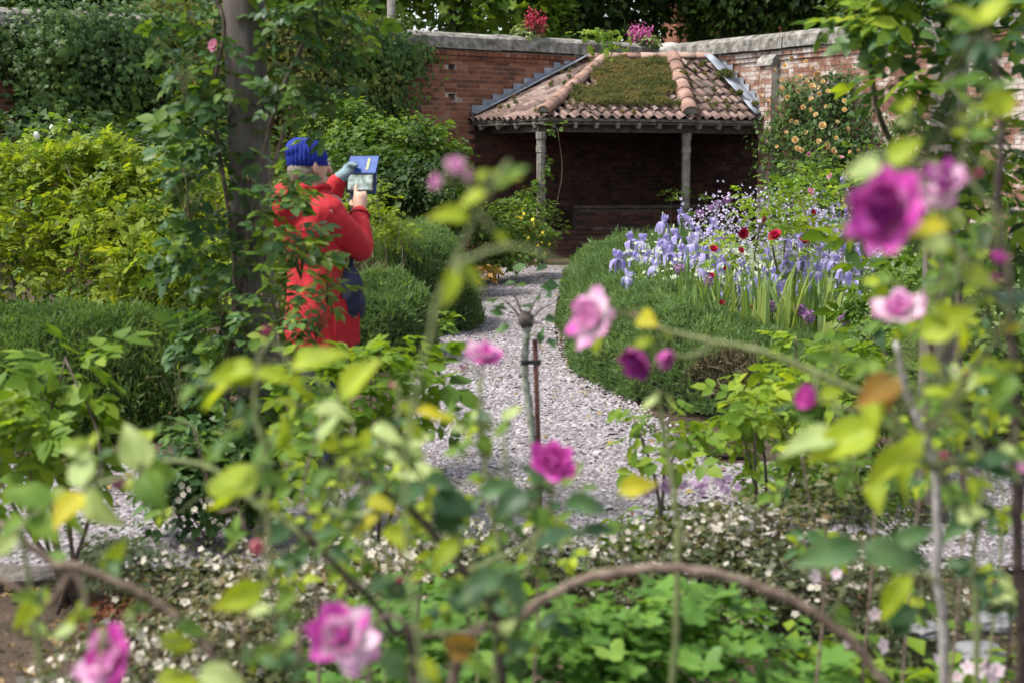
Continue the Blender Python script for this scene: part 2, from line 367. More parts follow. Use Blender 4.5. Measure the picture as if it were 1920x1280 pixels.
# ---------------------------------------------------------------- walls
CRN = Vector((2.80, 26.0, 0)); DL = Vector((-.844, -.536, 0)).normalized(); DR = Vector((.558, -.83, 0)).normalized()
NL = Vector((-DL.y, DL.x, 0));  NL = NL if NL.y < 0 else -NL
NR = Vector((DR.y, -DR.x, 0)); NR = NR if NR.y < 0 else -NR
WH, TOP = 3.40, 3.66
def unit_brick(seed):
    r = random.Random(seed); j = lambda: r.uniform(-.02, .02)
    V = [(x*.5+j(), y, z*.5+j()*1.5) for y in (0, 1) for x, z in ((-1, -1), (1, -1), (1, 1), (-1, 1))]
    me = mk('brick', V, [(4, 5, 6, 7), (0, 4, 7, 3), (1, 2, 6, 5), (3, 7, 6, 2), (0, 1, 5, 4)])
    return me
def roof_line_z(P):  # rough height of shelter eave to skip nothing
    return 0
def brick_wall(name, label, D, Nn, L, mat, mort, vis, holes=(), tdark=0.0):
    root = thing(name, label, 'brick wall', CRN+D*(L/2))
    pr = Vector(root.location)
    # mortar core with put-log holes left open
    mb = MB(); ax = (D, Nn, Vector((0, 0, 1)))
    mbs = MB()
    def core(t0, t1, z0, z1, d0=-.36, d1=-.008):
        if t0 < tdark < t1: core(t0, tdark, z0, z1, d0, d1); t0 = tdark
        if t1 <= tdark and z0 < 2.35 < z1: core(t0, t1, z0, 2.35, d0, d1); z0 = 2.35
        (mbs if t1 <= tdark and z1 <= 2.36 else mb).box(CRN+D*((t0+t1)/2)+Nn*((d0+d1)/2)+Vector((0, 0, (z0+z1)/2)), ax, ((t1-t0)/2, (d1-d0)/2, (z1-z0)/2))
    if holes:
        h0 = min(h[0] for h in holes)-.055; h1 = max(h[0] for h in holes)+.055
        core(-.36, h0, -.1, WH); core(h1, L, -.1, WH); z = -.1
        for h in sorted(holes, key=lambda h: h[1]):
            core(h0, h1, z, h[1]-.06); core(h0, h1, h[1]-.06, h[1]+.06, -.36, -.16); z = h[1]+.06
        core(h0, h1, z, WH)
    else: core(0, L, -.1, WH)
    mb.obj('mortar_core', mort, root); mbs.obj('dark_core', M_darkmortar, root)
    meshes = [unit_brick(i) for i in range(4)]; dark_bricks = [unit_brick(i) for i in range(4)]
    for m in meshes: m.materials.append(mat)
    for m in dark_bricks: m.materials.append(M_brick_far)
    items = []
    ch = .075; k = 0; z = .0375
    while z < WH:
        step = .225 if k % 4 else .1125
        corb = .028 if z > WH-.16 else .0
        if z > WH-.085: corb = .055
        t = -(k % 2)*.1125*(.5 if k % 4 == 0 else 1)
        while t < L:
            a = max(t, .0); b = min(t+step, L)
            c = (a+b)/2
            if b-a > .05 and not any(abs(c-h[0]) < .13 and abs(z-h[1]) < .055 for h in holes): items.append((c, z, b-a-.011, corb))
            t += step
        z += ch; k += 1
    R = np.array([[D.x, Nn.x, 0], [D.y, Nn.y, 0], [0, 0, 1]])
    sgn = np.linalg.det(R)
    if sgn < 0: R = np.array([[-D.x, Nn.x, 0], [-D.y, Nn.y, 0], [0, 0, 1]])
    pos = np.array([CRN+D*c-Nn*.02+Vector((0, 0, z)) for c, z, l, q in items])
    px, py = proj(pos); score = np.array([vis(x, y) for x, y in zip(px, py)])+rng.random(len(items))*.2
    order = np.argsort(-score); pick = set(order[:300].tolist()) if True else set()
    pick = {i for i in pick if score[i] > .5}
    rest = MB(); rest2 = MB()
    for i, (c, z, l, q) in enumerate(items):
        d = .018+abs(random.gauss(0, .0035))+q
        s = (l, d, .064)
        dk = c < tdark and z < 2.42-.25*max(0, c-tdark+.5)  # darker bricks below eaves height near the corner
        if i in pick: inst('brick', (dark_bricks if dk else meshes)[i % 4], root, pr, pos[i], R, s)
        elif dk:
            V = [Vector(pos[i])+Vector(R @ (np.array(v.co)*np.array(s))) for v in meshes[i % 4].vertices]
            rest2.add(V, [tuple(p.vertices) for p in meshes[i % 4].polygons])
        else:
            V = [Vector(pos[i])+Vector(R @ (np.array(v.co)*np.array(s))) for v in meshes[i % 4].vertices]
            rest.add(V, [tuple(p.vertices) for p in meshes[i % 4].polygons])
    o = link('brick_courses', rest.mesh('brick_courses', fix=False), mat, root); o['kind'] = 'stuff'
    o = link('dark_courses', rest2.mesh('dark_courses', fix=False), M_brick_far, root); o['kind'] = 'stuff'
    return root
def vis_left(x, y):
    if 745 < x < 1090 and 95 < y < 300 and not (x > 880 and y > 215 - (x-880)*.5 and y < 232): return 3-(x > 1000)
    if 890 < x < 1260 and 232 < y < 440: return 1.5
    if 0 <= x < 50 and 150 < y < 320: return 2.5
    return 0
def vis_right(x, y):
    if 1340 < x < 1460 and 90 < y < 330: return 3
    if 1460 < x < 1640 and 80 < y < 200: return 2.6
    if 1290 < x < 1420 and 232 < y < 400: return 2
    if 1640 < x < 1920 and 60 < y < 340: return 1.6+random.random()*.5
    return 0
def tz(px, py):  # wall coordinates under a pixel on the left wall
    u = (px-960)/FPX; lo, hi = 0, 14
    for _ in range(40):
        m = (lo+hi)/2; p = CRN+DL*m
        if p.x/p.y > u: lo = m
        else: hi = m
    P = at(px, py, (CRN+DL*lo).y); return lo, P.z
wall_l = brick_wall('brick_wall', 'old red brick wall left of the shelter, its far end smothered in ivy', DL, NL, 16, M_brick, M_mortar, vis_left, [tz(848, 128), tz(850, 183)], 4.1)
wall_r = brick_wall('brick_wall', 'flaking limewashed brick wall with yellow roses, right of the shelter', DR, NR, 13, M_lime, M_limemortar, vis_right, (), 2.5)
def coping(D, Nn, L, root, t0, mats, seed):
    """half-round capping stones along the wall top"""
    r = random.Random(seed); t = t0; pr = troot(root)
    while t < L:
        l = r.uniform(.75, 1.05); V = []; F = []; n = 9; m = 5
        dz = r.uniform(-.012, .012); dn = r.uniform(-.012, .012)
        for i in range(m):
            s = t+.004+(l-.008)*i/(m-1)
            for k in range(n):
                a = math.pi*k/(n-1); jr = 1+.05*noise.noise(Vector((s*3, k*1.3, seed)))
                if k in (0, n-1): pz = -.02
                else: pz = 0
                p = CRN+D*s+Nn*(-.17+dn+.28*math.cos(a)*jr)+Vector((0, 0, WH+.025+dz+pz+(.10 if 0 < k < n-1 else .0)*1+.16*math.sin(a)*jr))
                V.append(p)
        for i in range(m-1):
            for k in range(n-1): F.append((i*n+k, i*n+k+1, (i+1)*n+k+1, (i+1)*n+k))
            F.append((i*n, (i+1)*n, (i+1)*n+n-1, i*n+n-1))
        F.append(tuple(range(n))); F.append(tuple((m-1)*n+k for k in range(n-1, -1, -1)))
        o = MB().add(V, F).obj('coping_stone', mats, root, False)
        t += l
coping(DL, NL, 16, wall_l, .25, M_stone, 3)
coping(DR, NR, 13, wall_r, .25, M_stone, 5)
# rounded pale capstone on the corner
def blob_mesh(c, r, seed=0, nu=14, nv=9, amp=.08, fs=2.0, squash=1):
    V = []; F = []
    for j in range(nv+1):
        ph = -math.pi/2+math.pi*j/nv
        for i in range(nu):
            th = 2*math.pi*i/nu; d = Vector((math.cos(ph)*math.cos(th), math.cos(ph)*math.sin(th), math.sin(ph)))
            q = 1+amp*noise.noise(d*fs+Vector((seed, seed*2, 0)))
            V.append((c[0]+d.x*r[0]*q, c[1]+d.y*r[1]*q, c[2]+d.z*r[2]*q))
    for j in range(nv):
        for i in range(nu): F.append((j*nu+i, j*nu+(i+1) % nu, (j+1)*nu+(i+1) % nu, (j+1)*nu+i))
    return V, F
BIS = (DL+DR).normalized()
cs = CRN-BIS*.22
MB().add(*blob_mesh((cs.x, cs.y, WH+.13), (.34, .36, .20), 4)).obj('corner_capstone', M_stone_cap, wall_l, True)
# weathered pier on the limewashed wall beside the shelter
def pier():
    t = 2.66; c = CRN+DR*t
    mb = MB(); mb.box(c+NR*.06+Vector((0, 0, 1.52)), (DR, NR, (0, 0, 1)), (.14, .072, 1.62))
    root = thing('wall_pier', 'narrow weathered brick pier where shelter roof meets limewashed wall', 'brick pier', c+NR*.1)
    mb.obj('mortar_core', M_limemortar, root)
    R = np.array([[-DR.x, NR.x, 0], [-DR.y, NR.y, 0], [0, 0, 1]]); me = [unit_brick(20+i) for i in range(3)]
    for m in me: m.materials.append(M_lime)
    z = .0375; k = 0
    while z < 3.12:
        for (o_, l) in (((-.075, .125), (.075, .125)) if k % 2 else ((0, .285),)):
            inst('brick', me[k % 3], root, root.location, c+DR*o_+NR*.125+Vector((0, 0, z)), R, (l, .016+random.random()*.008, .064))
        z += .075; k += 1
    V = [c+DR*a+NR*b+Vector((0, 0, h)) for a in (-.18, .18) for b, h in ((.0, 3.14), (.19, 3.14), (.16, 3.24), (.0, 3.39))]
    MB().add(V, [(0, 1, 2, 3), (7, 6, 5, 4), (0, 4, 5, 1), (1, 5, 6, 2), (2, 6, 7, 3), (0, 3, 7, 4)]).obj('sloping_cap', M_stone, root)
pier()

# ---------------------------------------------------------------- corner shelter
ZE, ZR = 2.30, 3.34
def on_wall(D, px):
    u = (px-960)/FPX
    t = (u*CRN.y-CRN.x)/(D.x-u*D.y); return CRN+D*t
Lp = on_wall(DL, 884); Rp = on_wall(DR, 1434); RLp = on_wall(DL, 1090); RRp = on_wall(DR, 1338)
def ray_hit(P, d, px):
    u = (px-960)/FPX; s = (u*P.y-P.x)/(d.x-u*d.y); return P+d*s
E1 = ray_hit(Lp, NL, 1018); E2 = ray_hit(Rp, NR, 1291)
T1 = ray_hit(RLp, (RRp-RLp).normalized(), 1131); T2 = ray_hit(RLp, (RRp-RLp).normalized(), 1256)
up = lambda p, z: Vector((p.x, p.y, z))
sh = thing('corner_shelter', 'open corner shelter with mossy pantiled hipped roof on oak posts', 'garden shelter', ((Lp+Rp)/2))
facets = {'left': [up(Lp, ZE), up(E1, ZE-.02), up(T1, ZR), up(RLp, ZR)],
          'mid': [up(E1, ZE-.02), up(E2, ZE-.01), up(T2, ZR), up(T1, ZR)],
          'right': [up(E2, ZE-.01), up(Rp, ZE), up(RRp, ZR), up(T2, ZR)]}
deck = MB()
for q in facets.values(): deck.prism([p-Vector((0, 0, .11)) for p in q], (0, 0, -.03))
bk = up(CRN-BIS*.0, ZR-.12)
deck.prism([up(RLp, ZR-.08), up(RRp, ZR-.08), bk], (0, 0, -.03))
deck.obj('roof_boards', M_darkwood, sh)
def pantile(seed):
    r = random.Random(seed); V = []; F = []; nx, ny = 9, 3
    for j in range(ny):
        for i in range(nx):
            x = i/(nx-1); z = .16*math.sin(2*math.pi*(x-.02))+.05*noise.noise(Vector((x*2, j, seed)))
            V.append((x*1.06-.53, (j/(ny-1))*1.14-.1, z-.0+.10*(1-j/(ny-1))))
    n = nx*ny; V += [(x, y, z-.085) for x, y, z in V]
    for j in range(ny-1):
        for i in range(nx-1):
            a = j*nx+i; F.append((a, a+1, a+nx+1, a+nx)); F.append((n+a, n+a+nx, n+a+nx+1, n+a+1))
    for i in range(nx-1): F.append((i, n+i, n+i+1, i+1))
    for j in range(ny-1): F.append((j*nx, j*nx+nx, n+j*nx+nx, n+j*nx)); F.append((j*nx+nx-1, n+j*nx+nx-1, n+j*nx+2*nx-1, j*nx+2*nx-1))
    me = mk('pantile', V, F, True); me.materials.append(M_tile); return me
TILES = [pantile(i) for i in range(4)]
def inside(p, poly):
    c = False; n = len(poly)
    for i in range(n):
        a, b = poly[i], poly[(i+1) % n]
        if (a[1] > p[1]) != (b[1] > p[1]) and p[0] < (b[0]-a[0])*(p[1]-a[1])/(b[1]-a[1])+a[0]: c = not c
    return c
def lay_tiles(q, tw=.185, tl=.235):
    e = (q[1]-q[0]); Lw = e.length; e = e.normalized(); n = e.cross(q[3]-q[0]).normalized()
    if n.z < 0: n = -n
    s = n.cross(e).normalized()
    if s.z < 0: s = -s
    poly = [((p-q[0]).dot(e), (p-q[0]).dot(s)) for p in q]
    n_t = max(1, round(Lw/tw)); tw = Lw/n_t; hi = max(p[1] for p in poly)
    R = np.array([[e.x, s.x, n.x], [e.y, s.y, n.y], [e.z, s.z, n.z]])
    if np.linalg.det(R) < 0: R[:, 0] *= -1
    d2 = (q[2]-q[0]).dot(n); d3 = (q[3]-q[0]).dot(n); x2 = poly[2][0]; x3 = poly[3][0]
    def lift(x, y):
        f = min(max(y/hi, 0), 1); l = x3*f; r = Lw+(x2-Lw)*f
        g = min(max((x-l)/max(r-l, .01), 0), 1); return f*(d3+(d2-d3)*g)
    j = 0
    while j*tl < hi:
        for i in range(-6, n_t+8):
            c = ((i+.5)*tw, j*tl+tl*.45)
            if inside(c, poly):
                P = q[0]+e*(c[0]+random.gauss(0, .006))+s*(j*tl-.02+random.gauss(0, .010)-(.035 if random.random() < .06 else 0))+n*(lift(*c)+random.gauss(0, .004)-.02)
                Rj = R @ np.array(Matrix.Rotation(random.gauss(0, .035), 3, 'Z') @ Matrix.Rotation(random.gauss(0, .03), 3, 'Y'))
                inst('roof_tile', TILES[(i*7+j*3) % 4], sh, sh.location, P, Rj, (tw, tl, .20))
        j += 1
for q in facets.values(): lay_tiles(q)
def half_round(A, B, r, k, n=9, name='ridge_tile', up_=Vector((0, 0, 1)), end=False):
    D = (B-A); L = D.length; D.normalize(); side = D.cross(up_).normalized(); u = side.cross(D).normalized()
    for q in range(k):
        V = []; F = []
        s0, s1 = L*q/k, L*(q+1)/k+.03
        for j, (s, rr) in enumerate(((s0, r*1.08), (s1, r*.93))):
            for h, off in ((0, 0), (1, -.018)):
                for i in range(n):
                    a = -.15+(math.pi+.3)*i/(n-1); V.append(A+D*s+side*(rr+off)*math.cos(a)+u*((rr+off)*math.sin(a)))
        for h in (0, 1):
            for i in range(n-1):
                a, b = h*n+i, 2*n+h*n+i; F.append((a, a+1, b+1, b) if h == 0 else (a, b, b+1, a+1))
        for i in range(n-1): F.append((i, n+i, n+i+1, i+1)); F.append((2*n+i, 2*n+i+1, 3*n+i+1, 3*n+i))
        F += [(0, 2*n, 3*n, n), (n-1, 2*n-1, 4*n-1, 3*n-1)]
        o = MB().add(V, F).obj(name, M_ridge, sh, True)
    if end:   # mortar plug in the open end of the lowest tile
        V = [A+D*.02+u*.0]+[A+D*.02+side*r*.99*math.cos(math.pi*i/8)+u*r*.99*math.sin(math.pi*i/8) for i in range(9)]
        V += [v+D*.05 for v in V]
        F = [(0, i, i+1) for i in range(1, 9)]+[(10, i+11, i+10) for i in range(1, 9)]+[(i, i+10, i+11, i+1) for i in range(1, 9)]
        MB().add(V, F).obj('mortar_plug', M_stone, sh)
o_ = Vector((0, 0, .02))
half_round(up(E1, ZE-.0)+o_, up(T1, ZR)+o_, .10, 6, name='hip_tile', end=True)
half_round(up(E2, ZE-.0)+o_, up(T2, ZR)+o_, .138, 6, name='hip_tile', end=True)
half_round(up(RLp, ZR)+o_+Vector((.05, 0, 0)), up(RRp, ZR)+o_-Vector((.04, 0, 0)), .09, 7)
# stepped lead flashing on both walls
def flashing(A, B, Nn, steps, wide=1.0):
    d = B-A; h = Vector((d.x, d.y, 0)); hl = h.length; h.normalize(); sl = d.z/hl
    mb = MB(); n0 = Nn*.022; th = Nn*.006
    for k in range(steps):
        s0, s1 = hl*k/steps, hl*(k+1)/steps+.012
        zt = A.z+sl*hl*(k+1)/steps+.11
        off = th*(k % 2)*1.0
        poly = [A+h*s0+Vector((0, 0, sl*s0-.08)), A+h*s1+Vector((0, 0, sl*s1-.08)), Vector((A.x+h.x*s1, A.y+h.y*s1, zt)), Vector((A.x+h.x*s0, A.y+h.y*s0, zt))]
        o = MB().prism([p+n0+off for p in poly], th).obj('lead_step', M_lead, sh)
    n_ = 8; nb = (Nn-Vector((0, 0, 0))).normalized()
    V = []
    for k in range(n_+1):
        p = A+d*(k/n_); w = .016*math.sin(k*1.7)
        V += [p+Nn*.03+Vector((0, 0, .075)), p+Nn*.10*wide+Vector((0, 0, .066+w*.4)), p+Nn*(.19+w)*wide+Vector((0, 0, .06+w*.5))]
    F = []
    for k in range(n_):
        for j in range(2): F.append((3*k+j, 3*k+j+1, 3*k+j+4, 3*k+j+3))
    me = mk('lead_apron', V, F, True); o = link('lead_apron', me, M_lead, sh)
    mo = o.modifiers.new('t', 'SOLIDIFY'); mo.thickness = .006
flashing(up(Lp, ZE), up(RLp, ZR+.0), NL, 11)
flashing(up(Rp, ZE), up(RRp, ZR+.0), NR, 9, 1.5)
# posts, plates, rafter ends
inn = lambda p, q, f: p+(q-p)*f
ctr = (Lp+Rp+CRN)/3
def octpost(name, c, z0, z1, r, root, mat, collars=()):
    Z = [z0, z0+.25, z0+.26, z1-.32, z1-.31, z1-.22, z1-.21, z1-.12, z1-.11, z1]; rr = [r*1.25, r*1.25, r, r*.93, r*1.08, r*1.08, r*.95, r*.95, r*1.1, r*1.1]
    V, F = tube([Vector((c.x, c.y, z)) for z in Z], rr, 8); o = MB().add(V, F).obj(name, mat, root, False); return o
P1 = ray_hit(inn(E1, ctr, .12), (E2-E1).normalized(), 1014); P2 = ray_hit(inn(E2, ctr, .12), (E2-E1).normalized(), 1284)
octpost('post', P1, 0, ZE-.27, .074, sh, M_oldwood); octpost('post', P2, 0, ZE-.27, .074, sh, M_oldwood)
Li = inn(Lp, ctr, .12); Ri = inn(Rp, ctr, .10)
for a, b in ((Li, P1), (P1, P2), (P2, Ri)):
    d = (b-a); l = d.length; d.normalize()
    MB().box(up((a+b)/2, ZE-.20), (d, d.cross(Vector((0, 0, 1))), (0, 0, 1)), (l/2+.02, .06, .07)).obj('wall_plate', M_darkwood, sh)
for a, b, k in ((Lp, E1, 4), (E1, E2, 7), (E2, Rp, 4)):
    d = (b-a).normalized(); nn = d.cross(Vector((0, 0, 1))); nn = nn if nn.y > 0 else -nn
    for i in range(k):
        c = a+(b-a)*((i+.5)/k)
        MB().box(up(c+nn*.22, ZE-.13+.05), (nn+Vector((0, 0, .42)), d, (-nn*.42+Vector((0, 0, 1)))), (.24, .028, .042)).obj('rafter_end', M_oldwood, sh)
    MB().box(up((a+b)/2+nn*.025, ZE-.078), (d, nn, (0, 0, 1)), ((b-a).length/2, .012, .022)).obj('eaves_board', M_oldwood, sh)
# sedum and moss on the middle slope
def moss():
    q = facets['mid']; e = (q[1]-q[0]).normalized(); n = e.cross(q[3]-q[0]).normalized(); n = n if n.z > 0 else -n
    m = 30000; a = rng.random(m); b = rng.random(m)
    A = np.array(q[0]); B = np.array(q[1]); C = np.array(q[2]); D = np.array(q[3])
    b = .13+.85*b
    lo = A+(B-A)*a[:, None]; hi = D+(C-D)*a[:, None]; P = lo+(hi-lo)*b[:, None]
    nz = noise3(P, 2.6, 5.); nz2 = noise3(P, 9, 2.)
    ed = np.minimum(np.minimum((a-.03)/.22, (.99-a)/.16), np.minimum((b-.10)/.22, (1.0-b)/.12)); keep = nz*1.1+.55*nz2+.9*np.minimum(ed, 1) > .22+.14*rng.normal(size=m)
    P = P[keep]; nz = nz[keep]; nz2 = nz2[keep]; m = len(P)
    hgt = .02+.07*np.clip(nz+.45, 0, 1)+.06*nz2
    P = P+np.array(n)*(rng.random(m)*np.maximum(hgt, .015))[:, None]+np.array(n)*.03
    tuft = [(-.25, 0, 0), (.25, 0, 0), (0, .1, 1), (0, -.25, 0), (0, .25, 0), (.1, 0, .85), (.2, .2, 0), (-.2, -.2, 0), (-.15, .15, .7)]
    pt = (np.array(tuft, float), np.array([(0, 1, 2), (3, 4, 5), (6, 7, 8)]))
    V, T = scatter(pt, P, frames(np.array(n)+rng.normal(0, .5, (m, 3)), unit(m)), rng.uniform(.02, .05, m))
    mm = leaf_mat('sedum', [(0, (.045, .065, .035)), (.3, (.095, .115, .065)), (.55, (.16, .16, .095)), (.8, (.20, .155, .10)), (1, (.28, .17, .13))], .25, nscale=3.2, namt=.6, rough=.8)
    o = link('moss_mat', mk('moss_mat', V, T), mm, sh); o['kind'] = 'stuff'
    # small tufts on the right slope
    qs = facets['right']; Ps = []
    for a_, b_, r_, c_ in ((.82, .62, .12, 700), (.05, .6, .08, 350), (.80, .30, .05, 200), (.9, .12, .05, 150)):
        c = qs[0]+(qs[1]-qs[0])*a_; h = qs[3]+(qs[2]-qs[3])*a_; c = c+(h-c)*b_
        Ps.append(np.array(c)+rng.normal(0, r_*.5, (c_, 3))*np.array([1, 1, .5])+np.array([0, -.05, .10]))
    for nm in ('left', 'right', 'mid'):      # specks of moss in the tile joints
        q = facets[nm]; k = 26
        for _ in range(k):
            a_, b_ = random.random(), random.random()*.95; c = q[0]+(q[1]-q[0])*a_; h = q[3]+(q[2]-q[3])*a_; c = c+(h-c)*b_; Ps.append(np.array(c)+rng.normal(0, .016, (22, 3))+np.array([0, 0, .035]))
    P = np.concatenate(Ps); m = len(P)
    V, T = scatter(pt, P, frames(np.array([0, -.3, 1.])+rng.normal(0, .4, (m, 3)), unit(m)), rng.uniform(.03, .06, m))
    o = link('moss_tufts', mk('moss_tufts', V, T), mm, sh); o['kind'] = 'stuff'
moss()
# brick bench inside
def bricks_face(root, A, d, nn, L, z0, z1, mat, depth=.11):
    R = np.array([[-d.x, nn.x, 0], [-d.y, nn.y, 0], [0, 0, 1]])
    if np.linalg.det(R) < 0: R[:, 0] *= -1
    me = [unit_brick(40+i) for i in range(3)]
    for m in me: m.materials.append(mat)
    z = z0+.0375; k = 0
    while z < z1-.02:
        t = -(k % 2)*.11
        while t < L-.04:
            a = max(t, 0); b = min(t+.225, L); 
            if b-a > .05: inst('brick', me[k % 3], root, troot(root), A+d*((a+b)/2)+Vector((0, 0, z)), R, (b-a-.012, .014+random.random()*.006, .062))
            t += .225
        z += .075; k += 1
def bench():
    A = at(1022, 480, 23.3); A.z = 0; B = at(1400, 480, 23.9); B.z = 0
    d = (B-A).normalized(); nn = Vector((d.y, -d.x, 0)); nn = nn if nn.y < 0 else -nn; L = (B-A).length
    root = thing('brick_bench', 'low brick bench with plank seat inside the dark shelter', 'bench', (A+B)/2)
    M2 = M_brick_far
    MB().box((A+B)/2-nn*.24+Vector((0, 0, .2)), (d, nn, (0, 0, 1)), (L/2, .238, .2)).obj('bench_base', M_darkmortar, root)
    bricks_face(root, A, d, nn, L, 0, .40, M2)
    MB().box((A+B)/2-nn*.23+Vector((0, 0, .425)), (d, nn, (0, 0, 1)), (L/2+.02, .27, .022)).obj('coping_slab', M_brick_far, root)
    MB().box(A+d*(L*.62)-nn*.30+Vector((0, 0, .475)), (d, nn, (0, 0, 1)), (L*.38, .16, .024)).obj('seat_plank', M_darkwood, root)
    MB().box(A+d*(L*.58)-nn*.66+Vector((0, 0, .40)), (d, nn, (0, 0, 1)), (L*.40, .14, .40)).obj('back_base', M_darkmortar, root)
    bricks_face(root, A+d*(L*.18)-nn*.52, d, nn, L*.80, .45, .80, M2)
    MB().box(A+d*(L*.58)-nn*.64+Vector((0, 0, .825)), (d, nn, (0, 0, 1)), (L*.41, .17, .022)).obj('back_ledge', M_darkwood, root)
bench()
# ---------------------------------------------------------------- foliage builders
PMESH = {}
def piece_meshes(protos, mat, name):
    k = (id(protos), mat.name)
    if k not in PMESH:
        L = []
        for q in protos:
            me = mk(name, q[0], q[1], attr=q[2] if len(q) > 2 else None); me.materials.append(mat); L.append(me)
        PMESH[k] = (L, protos)
    return PMESH[k][0]
def place_leaves(root, P, R, S, protos, mat, nobj=0, name='leaf', stuff='foliage', front=2.2):
    pr = troot(root); n = len(P); sel = np.zeros(n, bool)
    if nobj:
        x, y = proj(P); vis = (x > -20) & (x < 1940) & (y > -20) & (y < 1300)
        d = np.where(vis, P[:, 1]+.15*(1.5-P[:, 2]), 1e6); o = np.argsort(d)[:int(nobj*front)]
        o = o[vis[o]]; o = rng.permutation(o)[:nobj]; sel[o] = True
        me = piece_meshes(protos, mat, name)
        for i in o: inst(name, me[i % len(me)], root, pr, P[i], R[i], float(S[i]))
    q = ~sel
    if q.any():
        V, T = multi_scatter(protos, P[q], R[q], S[q])
        o = link(stuff, mk(stuff, V, T), mat, root)
        if nobj: o['kind'] = 'stuff'
        return o
def cloud(blobs, n, sigma=.28, up=.7, outw=.7, jit=.6, hang=.25, shell=(.55, 1.02), ncl=26, zmin=.02):
    """leaf positions, gathered in clumps on rough ellipsoids.  blobs: (centre, radii, share)"""
    tot = sum(b[2] for b in blobs); PP = []; NN = []; AA = []
    for c, r, w in blobs:
        m = int(n*w/tot); c = np.array(c, float); r = np.array(r, float)
        k = max(4, int(ncl)); d = unit(k); d[:, 2] = np.where(d[:, 2] < -.5, -d[:, 2], d[:, 2])
        cc = d*rng.uniform(*shell, (k, 1)); cw = rng.uniform(.4, 1.6, k); cw /= cw.sum()
        sz = sigma*rng.uniform(.6, 1.35, k)
        i = rng.choice(k, m, p=cw); P = cc[i]+rng.normal(0, 1, (m, 3))*sz[i][:, None]*np.array([1, 1, .8])
        ln = np.linalg.norm(P, axis=1, keepdims=True); P = np.where(ln > 1.25, P/ln*1.15, P)
        out = P/np.maximum(np.linalg.norm(P, axis=1, keepdims=True), .05)
        loc = rng.normal(0, 1, (m, 3)); loc /= np.linalg.norm(loc, axis=1, keepdims=True)
        NN.append(out*outw*.5+np.array([0, 0, up])+loc*jit)
        AA.append(out+unit(m)*.7+np.array([0, 0, -hang]))
        PP.append(c+P*r)
    P = np.concatenate(PP); Nn = np.concatenate(NN); A = np.concatenate(AA)
    k = P[:, 2] > zmin
    return P[k], frames(Nn[k], A[k])
M_stemg = rough_mat('green_stem', [(0, (.05, .06, .025)), (1, (.12, .13, .05))], 20, .7, 0)
M_stemb = rough_mat('woody_stem', [(0, (.045, .032, .025)), (.6, (.11, .085, .066)), (1, (.19, .155, .13))], 30, .8, .2)
M_bark = rough_mat('tree_bark', [(0, (.03, .025, .02)), (1, (.10, .085, .07))], 8, .9, .5)
def stems(root, base, tips, r0=.012, r1=.004, mat=None, name='stem', sag=.1, n=4, sides=5):
    base = Vector(base)
    for tp in tips:
        tp = Vector(tp); b = base+Vector((random.gauss(0, .04), random.gauss(0, .04), 0))*(1 if r0 < .05 else .2)
        mid = b.lerp(tp, .55)+Vector((random.gauss(0, sag), random.gauss(0, sag), sag*.6))*(tp-b).length
        C = bez([b, mid, tp], n); k = len(C)
        MB().tube(C, [r0+(r1-r0)*i/(k-1) for i in range(k)], sides).obj(name, mat or M_stemb, root, True)
def bush(name, label, cat, base, blobs, n, size, protos, mat, nobj=0, nst=5, group=None, stem_r=.012, sv=.3, st_mat=None, mat2=None, share2=.4, **kw):
    root = thing(name, label, cat, base, group)
    P, R = cloud(blobs, n, **kw); S = size*rng.lognormal(0, sv, len(P))
    q = rng.random(len(P)) < (share2 if mat2 else 0)
    place_leaves(root, P[~q], R[~q], S[~q], protos, mat, int(nobj*(1-share2)) if mat2 else nobj)
    if mat2: place_leaves(root, P[q], R[q], S[q], protos, mat2, int(nobj*share2), stuff='older_foliage')
    tips = []
    for i in range(nst):
        c, r, w = blobs[i % len(blobs)]; d = unit(1)[0]; d[2] = abs(d[2])
        tips.append(Vector(np.array(c)+d*np.array(r)*.75))
    if nst: stems(root, base, tips, stem_r, stem_r*.35, st_mat)
    return root
# leaf colours
ML_yel = leaf_mat('leaf_yellow_green', [(0, (.065, .105, .016)), (.4, (.135, .185, .026)), (.75, (.19, .235, .032)), (1, (.28, .29, .045))], .42, nscale=1.6)
ML_mid = leaf_mat('leaf_mid_green', [(0, (.03, .06, .016)), (.45, (.062, .115, .026)), (.8, (.11, .17, .036)), (1, (.19, .24, .05))], .35)
ML_ivy = leaf_mat('leaf_dark_ivy', [(0, (.012, .028, .010)), (.45, (.030, .065, .020)), (.8, (.065, .115, .032)), (1, (.13, .19, .05))], .25, rough=.5, nscale=1.1, namt=.55)
ML_rose = leaf_mat('leaf_rose_blue_green', [(0, (.018, .044, .024)), (.5, (.042, .09, .046)), (.8, (.085, .15, .06)), (1, (.16, .23, .06))], .32, rough=.42)
ML_bright = leaf_mat('leaf_fresh_green', [(0, (.05, .10, .018)), (.45, (.10, .17, .026)), (.8, (.18, .25, .03)), (1, (.30, .33, .035))], .4)
ML_tree = leaf_mat('leaf_tree_dark', [(0, (.012, .026, .010)), (.5, (.03, .06, .018)), (.85, (.06, .10, .026)), (1, (.11, .15, .035))], .35, nscale=.8, namt=.55)
ML_syc = leaf_mat('leaf_sycamore', [(0, (.04, .09, .018)), (.5, (.085, .16, .03)), (1, (.18, .25, .045))], .45, nscale=.9)
ML_olive = leaf_mat('leaf_olive_climber', [(0, (.05, .055, .02)), (.5, (.10, .115, .035)), (.8, (.15, .15, .05)), (1, (.22, .17, .08))], .3, nscale=1.4, namt=.6)
IVY = [ivyleaf(i) for i in range(3)]
